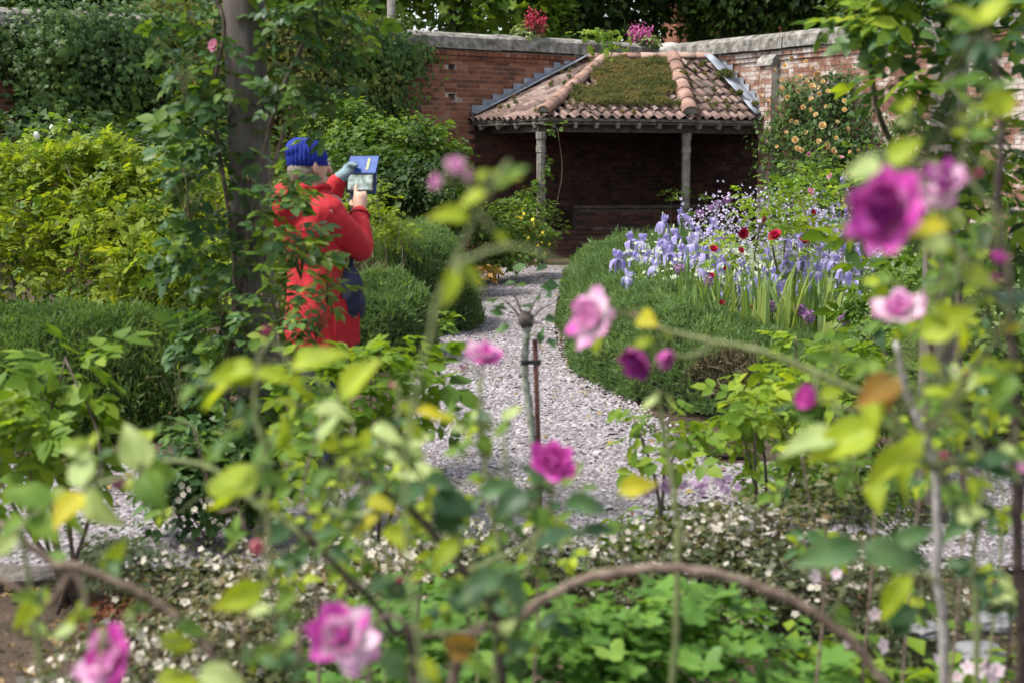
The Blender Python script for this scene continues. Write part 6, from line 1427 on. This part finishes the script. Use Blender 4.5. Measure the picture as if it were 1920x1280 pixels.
def petal_me(ring, tone, i):
    k = (ring, tone, i)
    if k not in PET:
        t, ln, h = {'in': (.12, .62, 1), 'mid': (.62, .86, 1), 'out': (1.15, 1.0, 1)}[ring]
        v, f, p = petal(ln, .50*ln+.06, lambda v: (math.sin(t)*v+.20*math.sin(math.pi*v)*(.35+t*.3), math.cos(t)*v-.16*v**3*t), 6, 3, .34, lip=1, wav=.07, seed=i*5, prof=lambda v: math.sin(math.pi*min(.9, .10+v*.72))**.6)
        me = mk('petal', v, f, True, {'pv': p}); me.materials.append(M_rose[tone]); PET[k] = me
    return PET[k]
M_sepal = leaf_mat('sepal_green', [(0, (.06, .10, .03)), (1, (.15, .20, .07))], .2)
M_stam = rough_mat('stamens', [(0, (.5, .33, .05)), (1, (.65, .5, .12))], 40, .7, 0)
def calyx():
    mb = MB(); mb.add(*blob_mesh((0, 0, -.10), (.13, .13, .16), 1, 8, 6, 0))
    for k in range(5):
        a = k*1.2566; c, s = math.cos(a), math.sin(a); mb.add([(c*.1-s*.07, s*.1+c*.07, -.02), (c*.1+s*.07, s*.1-c*.07, -.02), (c*.34, s*.34, .02), (c*.62, s*.62, -.10)], [(0, 1, 2), (0, 2, 3), (1, 3, 2)])
    me = mb.mesh('flower', True); me.materials.append(M_sepal); return me
CAL = calyx()
def bloom(root, x, y, rpx, Y, tone, face, openness=1.0, tone2=None):
    """a rose: calyx with every petal its own piece"""
    p = at(x, y, Y); s = rpx*Y/FPX*.98; d = Vector(face).normalized(); R = np.array(d.to_track_quat('Z', 'Y').to_matrix())
    fl = inst('flower', CAL, root, troot(root), p-d*s*.25, R, s)
    sets = [('in', 4), ('mid', 6), ('out', 6)] if openness > .8 else [('in', 5), ('mid', 5)] if openness > .4 else [('in', 6)]
    for ring, n in sets:
        o = random.random()*6
        for k in range(n):
            a = o+2*math.pi*k/n+random.uniform(-.2, .2); me = petal_me(ring, tone2 if tone2 and random.random() < .4 else tone, random.randrange(3))
            q = bpy.data.objects.new('petal', me); COL.objects.link(q); q.parent = fl
            M = Matrix.Rotation(a, 4, 'Z') @ Matrix.Rotation(random.gauss(0, .14), 4, 'X') @ Matrix.Diagonal((*[random.uniform(.86, 1.1)]*3, 1)); q.matrix_basis = M
    return p-d*s*.4
class NearRose:
    def __init__(s, name, label, base_): s.root = thing(name, label, 'rose bush', base_); s.samples = []; s.pet = MB(); s.n = 0
    def cane(s, pts, rpx, mat, Y=None, taper=.7):
        P = [at(p[0], p[1], p[2] if len(p) > 2 else Y) if not isinstance(p, Vector) else p for p in pts]; C = bez(P, 7); k = len(C); r0 = rpx*P[0].y/FPX/2
        r = [r0*(1-(1-taper)*i/(k-1))*(1+.28*max(0, math.sin(i*.9))**10+random.uniform(-.07, .07)) for i in range(k)]
        C = [c+Vector((random.gauss(0, .22), random.gauss(0, .22), random.gauss(0, .22)))*r[i] for i, c in enumerate(C)]
        MB().tube(C, r, 8).obj('cane', mat, s.root, True); s.samples += C
        for i in range(2, k-2, 3):      # thorns
            if random.random() < .5:
                t = (C[i+1]-C[i]).normalized(); q = t.orthogonal().normalized(); q.rotate(Matrix.Rotation(random.uniform(0, 6.28), 3, t)); s.pet.tube([C[i], C[i]+q*r[i]*2.2], [r[i]*.35, .0002], 4)
    def petiole(s, b, lim=.35):
        if not s.samples: return
        q = min(s.samples, key=lambda c: (c-b).length)
        if (q-b).length < lim: s.pet.tube(bez([b, b.lerp(q, .5)+Vector((0, 0, .012)), q], 3), .0016, 5)
    def leaf(s, x0, y0, x1, y1, Y, tone, w=1.0, join=True):
        a = at(x0, y0, Y); b = at(x1, y1, Y+random.uniform(-.03, .03)); d = b-a; l = d.length*1.05
        n = Vector((random.gauss(0, .5), -.65+random.gauss(0, .25), .75+random.gauss(0, .45))); R = frames(np.array([n]), np.array([d]))[0]
        me = piece_meshes(NEAR, ML[tone], 'leaf')[random.randrange(4)]; inst('leaf', me, s.root, troot(s.root), a, R, (l*w*.92, l, l)); s.n += 1
        if join: s.petiole(a)
    def spray(s, x, y, ang, Y, lpx, tones, n=2):
        """a compound leaf: stalk with 2n+1 leaflets"""
        a = R_(ang); dx, dy = math.cos(a), -math.sin(a); tip = (x+dx*lpx, y+dy*lpx)
        A = at(x, y, Y); Bq = at(tip[0], tip[1], Y); s.pet.tube(bez([A, A.lerp(Bq, .5)+Vector((0, -.01, .006)), Bq], 3), .0013, 5); s.petiole(A)
        ll = lpx*.62
        for k in range(n):
            f = .35+.4*k/max(1, n-1) if n > 1 else .5; bx, by = x+dx*lpx*f, y+dy*lpx*f
            for sg in (-1, 1):
                an = a+sg*R_(62+random.uniform(-12, 12)); s.leaf(bx, by, bx+math.cos(an)*ll*.85, by-math.sin(an)*ll*.85, Y, random.choice(tones), join=False)
        s.leaf(tip[0], tip[1], tip[0]+dx*ll, tip[1]+dy*ll, Y, random.choice(tones), join=False)
    def fill(s, n, tones, lp=(42, 66), ylim=(0, 1280), xlim=(0, 1920), off=60):
        """more compound leaves springing from the canes"""
        S = []
        for c in s.samples:
            x, y = proj(c)
            if xlim[0] < x < xlim[1] and ylim[0] < y < ylim[1]: S.append((float(x), float(y), c.y))
        for _ in range(n):
            x, y, Y = random.choice(S); an = random.uniform(0, 360); o = random.uniform(.3, 1)*off
            s.spray(x+math.cos(R_(an))*o, y-math.sin(R_(an))*o*.8-8, an+random.uniform(-40, 40), Y+random.uniform(-.15, .15), random.uniform(*lp), tones)
    def bloom(s, x, y, r, Y, tone, face, op=1.0, t2=None): b = bloom(s.root, x, y, r, Y, tone, face, op, t2); s.petiole(b, .5)
    def done(s): s.pet.obj('stalks', M_stemg, s.root, True)['kind'] = 'stuff'
M_cane = rough_mat('brown_cane', [(0, (.07, .045, .035)), (.5, (.16, .115, .09)), (1, (.26, .20, .165))], 60, .75, .3)
M_caned = rough_mat('dark_cane', [(0, (.02, .014, .012)), (.6, (.05, .035, .03)), (1, (.10, .075, .065))], 60, .75, .3)
M_caneg = rough_mat('green_cane', [(0, (.10, .14, .05)), (.6, (.19, .22, .09)), (1, (.28, .27, .13))], 60, .65, .2)
M_canep = rough_mat('pale_cane', [(0, (.17, .15, .14)), (.6, (.28, .26, .25)), (1, (.40, .38, .36))], 60, .75, .3)
GV = lambda x, Y: Vector(((x-960)/FPX*Y, Y, 0))
A = NearRose('rose_bush', 'near rose bush with magenta blooms and lime leaves across the bottom centre', GV(800, 2.0))
A.cane([GV(780, 2.0), (850, 1290), (960, 1168), (1090, 1088), (1275, 1064), (1420, 1098), (1560, 1170), (1670, 1290)], 22, M_cane, 2.0, .8)
A.cane([GV(900, 2.1), (940, 1290), (930, 1165), (870, 1070), (800, 985), (735, 930), (640, 880)], 20, M_caned, 2.1, .5)
A.cane([(735, 930), (640, 905), (560, 1000), (480, 950), (405, 885), (310, 862)][0:1]+[(600, 1010), (545, 985), (480, 945), (410, 885), (320, 862), (270, 885)], 15, M_caneg, 2.1, .6)
A.cane([GV(640, 2.0), (770, 1290), (735, 1180), (680, 1110), (600, 1030), (560, 985)], 17, M_caned, 2.05, .6)
A.cane([GV(850, 2.2), (935, 1130), (920, 960), (905, 820), (900, 710)], 12, M_caneg, 2.2, .7)
A.cane([(870, 1075), (1000, 1010), (1035, 930)], 11, M_caneg, 2.1, .7)
A.cane([GV(700, 1.9), (690, 1250), (800, 1190), (910, 1185)], 12, M_cane, 1.9, .6)
A.cane([(640, 900), (740, 800), (745, 720)], 11, M_caneg, 2.0, .6)
A.cane([(500, 960), (500, 860), (480, 780), (482, 700), (500, 640)], 11, M_caneg, 1.9, .6)
A.cane([(935, 1165), (1010, 1000), (960, 860), (870, 790)][0:2]+[(950, 880), (945, 780)], 10, M_caneg, 2.15, .6)
A.cane([GV(560, 1.7), (560, 1290), (600, 1205), (690, 1230), (800, 1290)], 12, M_cane, 1.75, .7)
LV = [(478, 696, 414, 653, 1.8, 'y'), (478, 701, 393, 765, 1.8, 'y'), (478, 701, 405, 735, 1.82, 'y'), (478, 701, 548, 712, 1.78, 'y'), (547, 692, 648, 660, 1.75, 'y'), (552, 700, 568, 748, 1.8, 'y'), (640, 748, 702, 668, 1.8, 'y'), (590, 768, 645, 755, 1.85, 'p'),
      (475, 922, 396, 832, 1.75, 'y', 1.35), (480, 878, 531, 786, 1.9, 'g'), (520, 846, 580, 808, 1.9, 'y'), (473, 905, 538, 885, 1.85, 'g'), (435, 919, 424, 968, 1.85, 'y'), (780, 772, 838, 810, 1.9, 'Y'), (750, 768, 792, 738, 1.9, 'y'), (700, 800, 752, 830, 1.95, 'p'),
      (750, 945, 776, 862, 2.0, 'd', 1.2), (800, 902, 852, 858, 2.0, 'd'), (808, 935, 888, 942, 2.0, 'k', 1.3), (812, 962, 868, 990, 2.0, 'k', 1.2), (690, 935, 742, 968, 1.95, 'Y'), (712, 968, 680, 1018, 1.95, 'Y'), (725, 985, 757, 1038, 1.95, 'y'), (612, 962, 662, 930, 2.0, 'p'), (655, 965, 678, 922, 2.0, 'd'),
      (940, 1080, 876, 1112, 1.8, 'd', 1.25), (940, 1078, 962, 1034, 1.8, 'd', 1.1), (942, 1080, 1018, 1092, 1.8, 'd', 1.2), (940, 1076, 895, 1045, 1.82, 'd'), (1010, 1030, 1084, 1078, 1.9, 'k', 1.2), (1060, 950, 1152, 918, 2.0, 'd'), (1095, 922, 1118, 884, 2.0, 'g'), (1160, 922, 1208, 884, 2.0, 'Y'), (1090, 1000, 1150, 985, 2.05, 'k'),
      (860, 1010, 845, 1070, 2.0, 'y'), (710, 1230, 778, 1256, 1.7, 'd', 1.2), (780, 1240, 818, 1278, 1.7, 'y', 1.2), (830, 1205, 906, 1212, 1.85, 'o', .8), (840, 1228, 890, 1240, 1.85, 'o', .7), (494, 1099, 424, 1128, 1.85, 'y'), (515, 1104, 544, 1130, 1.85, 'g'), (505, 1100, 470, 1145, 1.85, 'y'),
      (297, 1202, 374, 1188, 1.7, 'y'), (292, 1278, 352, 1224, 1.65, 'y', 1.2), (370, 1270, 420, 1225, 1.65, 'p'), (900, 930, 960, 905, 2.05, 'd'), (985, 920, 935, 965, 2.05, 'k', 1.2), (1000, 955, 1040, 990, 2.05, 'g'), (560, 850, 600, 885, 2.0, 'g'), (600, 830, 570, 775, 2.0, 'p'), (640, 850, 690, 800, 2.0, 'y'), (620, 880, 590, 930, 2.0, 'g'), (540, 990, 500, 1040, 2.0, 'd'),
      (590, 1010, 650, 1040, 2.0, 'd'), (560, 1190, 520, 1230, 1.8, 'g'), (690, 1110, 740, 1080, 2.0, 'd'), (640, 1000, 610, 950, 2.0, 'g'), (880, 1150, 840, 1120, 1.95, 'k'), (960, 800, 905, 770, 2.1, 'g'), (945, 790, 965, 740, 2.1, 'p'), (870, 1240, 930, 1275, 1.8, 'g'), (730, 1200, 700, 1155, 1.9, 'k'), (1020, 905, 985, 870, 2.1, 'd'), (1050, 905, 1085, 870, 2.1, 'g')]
for l in LV: A.leaf(*l)
A.fill(32, 'yyggdkp', (40, 62), (640, 1275), (380, 1100), 70)
for x, y, an, Y, lp, tn_ in [(640, 900, 60, 2.1, 70, 'gy'), (560, 1010, -20, 2.1, 60, 'dk'), (820, 1000, 30, 2.15, 60, 'dkg'), (905, 830, 200, 2.2, 45, 'g'), (700, 860, 20, 2.05, 70, 'gp'), (1000, 1000, 80, 2.15, 60, 'dk'), (780, 1130, 150, 2.0, 60, 'kd'), (600, 1230, 200, 1.75, 60, 'gd'), (660, 870, 120, 2.0, 60, 'yg'), (880, 1090, -40, 1.95, 60, 'kd'), (730, 960, 100, 2.1, 70, 'gd')]: A.spray(x, y, an, Y, lp, tn_)
A.bloom(905, 662, 36, 2.2, 'w', (.2, -.6, .9), 1.0, 'm'); A.bloom(1038, 865, 54, 2.05, 'm', (.25, -.8, .7)); A.bloom(640, 1195, 72, 1.7, 'm', (.1, -.85, .6), 1.0, 'w')
A.bloom(500, 622, 26, 1.85, 'c', (.1, -.2, 1), .2); A.bloom(480, 1026, 34, 1.9, 'a', (.5, -.7, .3), .6); A.bloom(750, 1088, 22, 2.0, 'c', (0, -.3, 1), .2); A.bloom(868, 690, 16, 2.2, 'c', (-.2, -.2, 1), .2); A.bloom(735, 722, 16, 2.0, 'a', (.2, -.3, 1), .2); A.bloom(800, 770, 14, 1.95, 'a', (-.2, -.2, 1), .2); A.bloom(535, 872, 14, 1.9, 'a', (.3, -.2, 1), .2)
A.done()
M2 = NearRose('rose_bush', 'leafy budding rose thicket between the near blooms and the white flowers', GV(720, 3.0))
for x, y0, y1, Y in ((430, 1180, 800, 2.7), (560, 1180, 760, 2.9), (650, 1150, 800, 3.1), (760, 1180, 830, 2.8), (860, 1180, 930, 2.9), (980, 1150, 960, 2.7), (620, 1150, 900, 2.6), (700, 1160, 960, 2.7)):
    M2.cane([GV(x+random.uniform(-40, 40), Y), (x+30, y1+(1180-y1)*.6), (x-random.uniform(-45, 45), (y0+y1)/2-40), (x+random.uniform(-70, 70), y1)], random.uniform(5, 8), random.choice((M_caned, M_cane, M_caneg)), Y, .5)
M2.fill(52, 'yyyggd', (34, 54), (720, 1130), (360, 1060), 75); M2.done()
M3 = NearRose('rose_bush', 'leafy rose thicket at the right behind the pale and dark canes', GV(1700, 3.0))
for x, y0, y1, Y in ((1530, 1150, 850, 3.0), (1620, 1150, 720, 3.1), (1700, 1150, 640, 2.9), (1790, 1150, 600, 2.8), (1860, 1150, 680, 3.0), (1900, 1150, 520, 2.9)):
    M3.cane([GV(x, Y), (x+20, y1+(1180-y1)*.6), (x-random.uniform(-45, 45), (y0+y1)/2-40), (x+random.uniform(-70, 70), y1)], random.uniform(5, 8), random.choice((M_caned, M_cane, M_caneg)), Y, .5)
M3.fill(50, 'yyggdk', (34, 56), (520, 1150), (1500, 1930), 80); M3.done()
L_ = NearRose('rose_bush', 'near rose with pale leaf whorl and a large magenta bloom at lower left', GV(150, 1.9))
L_.cane([GV(-60, 2.0), (-30, 1075), (105, 1058), (225, 1092), (355, 1180), (440, 1290)], 17, M_cane, 2.0, .8)
L_.cane([GV(200, 1.8), (170, 1175), (85, 1130), (0, 1085)], 17, M_cane, 1.9, .7)
L_.cane([GV(120, 1.9), (60, 1120), (40, 1000), (90, 950), (165, 915), (262, 885)], 12, M_caneg, 1.9, .6)
L_.cane([GV(160, 1.6), (190, 1290), (215, 1250)], 12, M_caneg, 1.6, .8)
for l in [(159, 915, 108, 853, 1.9, 'p'), (176, 902, 186, 843, 1.9, 'p', .8), (266, 883, 246, 805, 1.9, 'p', 1.2), (268, 878, 326, 864, 1.9, 'g', 1.3), (266, 889, 304, 944, 1.9, 'g', 1.3), (260, 889, 205, 868, 1.9, 'p'), (159, 920, 236, 968, 1.88, 'p'), (154, 926, 121, 1000, 1.86, 'Y', 1.2), (140, 930, 108, 985, 1.9, 'g'), (85, 957, 10, 938, 1.85, 'g', 1.3), (46, 973, -4, 1000, 1.85, 'g', 1.2), (58, 967, 104, 1032, 1.85, 'g', 1.3), (30, 1000, -10, 1040, 1.9, 'p'), (330, 1170, 372, 1150, 1.95, 'g'), (120, 1062, 90, 1020, 2.0, 'g')]: L_.leaf(*l)
L_.fill(9, 'ygpd', (40, 60), (820, 1280), (0, 420), 40)
L_.bloom(205, 1236, 78, 1.6, 'w', (-.5, -.7, .5), 1.0, 'm'); L_.bloom(218, 905, 26, 1.92, 'v', (.3, -.5, .6), .6, 'w'); L_.bloom(185, 895, 14, 1.92, 'w', (0, -.3, 1), .2)
L_.done()
N_ = NearRose('rose_bush', 'out-of-focus rose shoot with blush flower against the shelter', GV(930, 1.3))
N_.cane([GV(1000, 1.35), (800, 1330), (760, 900), (815, 590), (850, 500), (885, 420), (935, 330), (955, 300)], 10, M_caneg, 1.42, .7)
N_.cane([(850, 500), (935, 465), (1000, 470), (1095, 520)], 9, M_caneg, 1.35, .6)
for l in [(918, 350, 972, 292, 1.42, 'y', 1.0), (925, 352, 978, 382, 1.42, 'g', 1.2), (912, 360, 868, 400, 1.42, 'y', 1.2), (905, 345, 905, 302, 1.42, 'y'), (880, 405, 812, 430, 1.42, 'y', .9), (862, 500, 905, 545, 1.42, 'y', 1.2), (868, 490, 835, 520, 1.42, 'p'), (850, 510, 815, 590, 1.42, 'y', .7), (925, 440, 960, 420, 1.4, 'y')]: N_.leaf(*l)
N_.bloom(852, 316, 36, 1.45, 'w', (.2, -.75, .6), .7); N_.bloom(822, 342, 30, 1.46, 'w', (-.7, -.5, .2), .5); N_.bloom(876, 330, 22, 1.44, 'm', (.7, -.5, .1), .5, 'w'); N_.done()
Rr = NearRose('rose_bush', 'near rose bush filling the right side with big magenta blooms', GV(1750, 1.9))
Rr.cane([GV(1890, 2.3), (1912, 1290), (1908, 1000), (1900, 740), (1895, 560), (1870, 380), (1880, 200), (1850, 60)], 24, M_caned, 2.2, .5)
Rr.cane([GV(1760, 2.4), (1772, 1290), (1758, 1080), (1752, 880), (1700, 730), (1680, 640)], 22, M_canep, 2.4, .5)
Rr.cane([GV(1840, 2.3), (1830, 1290), (1825, 1060), (1845, 880), (1790, 760), (1760, 690)], 13, M_caneg, 2.2, .6)
Rr.cane([(1752, 880), (1650, 760), (1540, 705), (1440, 662), (1340, 640), (1255, 622), (1190, 590)], 15, M_caneg, 2.0, .6)
Rr.cane([(1345, 642), (1290, 668), (1240, 660)], 9, M_caneg, 2.0, .7)
Rr.cane([GV(1230, 2.1), (1268, 1110), (1268, 960), (1250, 840), (1232, 735)], 14, M_caneg, 2.1, .7)
Rr.cane([(1900, 600), (1820, 500), (1760, 430), (1690, 400)], 12, M_caneg, 1.8, .7)
Rr.cane([(1752, 880), (1690, 820), (1640, 780), (1560, 760)], 11, M_caneg, 2.1, .6)
Rr.cane([(1758, 1090), (1700, 1060), (1630, 1020)], 10, M_caneg, 2.0, .6)
Rr.cane([(1870, 400), (1800, 330), (1700, 300), (1650, 310)], 11, M_caneg, 1.7, .6)
for l in [(1612, 1022, 1494, 1056, 1.8, 'd', .9), (1620, 1026, 1682, 1088, 1.8, 'd', 1.2), (1675, 1022, 1742, 984, 1.85, 'd'), (1690, 1030, 1752, 1050, 1.85, 'd'), (1720, 1142, 1652, 1184, 1.9, 'k', 1.2), (1722, 1150, 1796, 1160, 1.9, 'k', 1.2), (1700, 1170, 1672, 1225, 1.9, 'k', 1.2), (1800, 1145, 1852, 1150, 1.9, 'k', 1.2), (1560, 1160, 1640, 1140, 1.9, 'g', .8), (1710, 1080, 1628, 1142, 1.85, 'y', .8),
          (1648, 803, 1528, 858, 1.75, 'y', .9), (1572, 815, 1472, 858, 1.78, 'p', .9), (1732, 840, 1618, 898, 1.75, 'y', .9), (1738, 815, 1598, 862, 1.78, 'y', .9), (1676, 712, 1598, 782, 1.75, 'o', 1.0), (1642, 722, 1636, 800, 1.75, 'y', 1.2), (1680, 705, 1662, 770, 1.75, 'o', .7), (1540, 765, 1504, 800, 1.9, 'g', 1.2), (1540, 748, 1574, 722, 1.9, 'y', 1.2), (1682, 905, 1728, 898, 1.95, 'd', 1.2), (1635, 900, 1645, 968, 1.9, 'y'), (1720, 688, 1776, 668, 1.9, 'y'), (1730, 735, 1775, 715, 1.9, 'y'), (1740, 775, 1790, 770, 1.9, 'g', 1.2),
          (1790, 928, 1842, 925, 2.0, 'g', 1.2), (1795, 975, 1842, 978, 2.0, 'p', 1.3), (1840, 868, 1900, 842, 2.0, 'k', 1.2), (1850, 880, 1898, 905, 2.0, 'k', 1.2), (1652, 318, 1580, 300, 1.35, 'p', 1.2), (1668, 308, 1694, 246, 1.45, 'y', 1.2), (1690, 318, 1740, 345, 1.5, 'g'), (1780, 424, 1688, 448, 1.4, 'Y', .9), (1770, 440, 1712, 480, 1.45, 'p', 1.2), (1752, 462, 1802, 510, 1.5, 'g', 1.2), (1842, 306, 1882, 294, 1.6, 'y', 1.2), (1780, 340, 1822, 332, 1.6, 'g'), (1662, 405, 1680, 368, 1.45, 'y', 1.3),
          (1810, 532, 1890, 482, 1.6, 'y', 1.1), (1902, 580, 1908, 480, 1.6, 'k', 1.2), (1735, 580, 1782, 570, 1.7, 'p', 1.6), (1726, 632, 1812, 610, 1.7, 'y', 1.1), (1832, 52, 1764, 28, 1.5, 'y', 1.5), (1846, 45, 1898, 8, 1.5, 'y', 1.4), (1860, 155, 1764, 148, 1.5, 'g', .7), (1852, 212, 1904, 168, 1.5, 'y', 1.3), (1850, 180, 1900, 210, 1.55, 'g', 1.3), (1860, 260, 1820, 300, 1.6, 'g'),
          (1200, 592, 1175, 575, 2.0, 'Y', 1.4), (1228, 640, 1180, 632, 2.0, 'y', 1.1), (1240, 630, 1266, 600, 2.0, 'y', 1.2), (1225, 650, 1240, 690, 1.98, 'g', 1.2), (1130, 622, 1112, 660, 2.05, 'y', 1.2), (1250, 740, 1290, 735, 2.1, 'p', .8), (1235, 745, 1222, 780, 2.1, 'p'), (1265, 840, 1300, 820, 2.15, 'g'), (1800, 610, 1860, 650, 1.8, 'y'), (1830, 700, 1880, 660, 1.9, 'g', 1.2), (1850, 760, 1900, 800, 1.9, 'g'), (1800, 800, 1770, 760, 1.9, 'y'), (1870, 620, 1915, 600, 1.8, 'Y', 1.1), (1900, 700, 1870, 750, 1.9, 'g', 1.2)]: Rr.leaf(*l)
for x, y, an, Y, lp, tn_ in [(1880, 240, 150, 1.8, 70, 'gy'), (1890, 400, 210, 1.9, 70, 'gk'), (1820, 520, 200, 2.0, 70, 'gy'), (1790, 640, 160, 2.1, 70, 'yg'), (1700, 640, 120, 2.1, 60, 'gy'), (1840, 720, 30, 2.0, 60, 'yg'), (1770, 560, 60, 2.0, 60, 'gk'), (1830, 820, 150, 2.1, 60, 'gy'), (1890, 960, 190, 2.2, 70, 'kd'), (1870, 1080, 160, 2.2, 60, 'dk'), (1760, 960, 30, 2.2, 60, 'dg'), (1690, 860, 240, 2.1, 50, 'yg'), (1850, 590, 100, 2.0, 60, 'gy'), (1600, 850, 250, 2.1, 55, 'gd'), (1750, 790, 60, 2.0, 60, 'yg'), (1900, 1150, 140, 2.0, 60, 'kd'), (1700, 540, 170, 2.1, 50, 'gy'), (1870, 470, 170, 2.1, 60, 'yg'), (1890, 90, 170, 1.7, 70, 'gk'), (1780, 870, 330, 2.1, 60, 'yg'), (1640, 680, 180, 2.1, 50, 'g'), (1560, 690, 80, 2.05, 50, 'yg')]: Rr.spray(x, y, an, Y, lp, tn_)
Rr.fill(17, 'yyggkp', (40, 62), (0, 1270), (1560, 1920), 80)
Rr.bloom(1655, 392, 92, 1.38, 'm', (-.75, -.55, .25), 1.0, 'v'); Rr.bloom(1712, 415, 40, 1.42, 'v', (-.2, -.7, -.3), .6); Rr.bloom(1770, 345, 52, 1.6, 'w', (-.5, -.6, .5), 1.0, 'v'); Rr.bloom(1832, 325, 24, 1.6, 'c', (.6, -.3, .6), .2)
Rr.bloom(1685, 580, 52, 1.8, 'w', (-.2, -.5, .9), 1.0, 'm'); Rr.bloom(1518, 748, 48, 1.9, 'm', (-.7, -.5, .5), .7); Rr.bloom(1770, 856, 27, 1.9, 'c', (.1, -.3, 1), .2); Rr.bloom(1870, 486, 36, 1.7, 'm', (.2, -.5, .9), .7); Rr.bloom(1866, 522, 22, 1.7, 'm', (-.2, -.6, -.2), .5)
Rr.bloom(1810, 702, 16, 2.0, 'c', (0, -.4, .8), .2); Rr.bloom(1790, 695, 13, 2.0, 'w', (-.4, -.4, .8), .2); Rr.bloom(1832, 884, 16, 2.1, 'v', (.3, -.4, .8), .2); Rr.bloom(1916, 880, 22, 2.0, 'w', (-.2, -.6, .7), .6); Rr.bloom(1110, 596, 60, 2.0, 'w', (-.65, -.6, .45), 1.0, 'm'); Rr.bloom(1198, 676, 64, 2.0, 'v', (-.5, -.6, -.3), .7, 'm'); Rr.bloom(1242, 670, 40, 1.98, 'w', (.5, -.5, -.2), .5, 'm'); Rr.bloom(1190, 592, 14, 2.0, 'a', (-.3, -.3, 1), .2)
Rr.done()
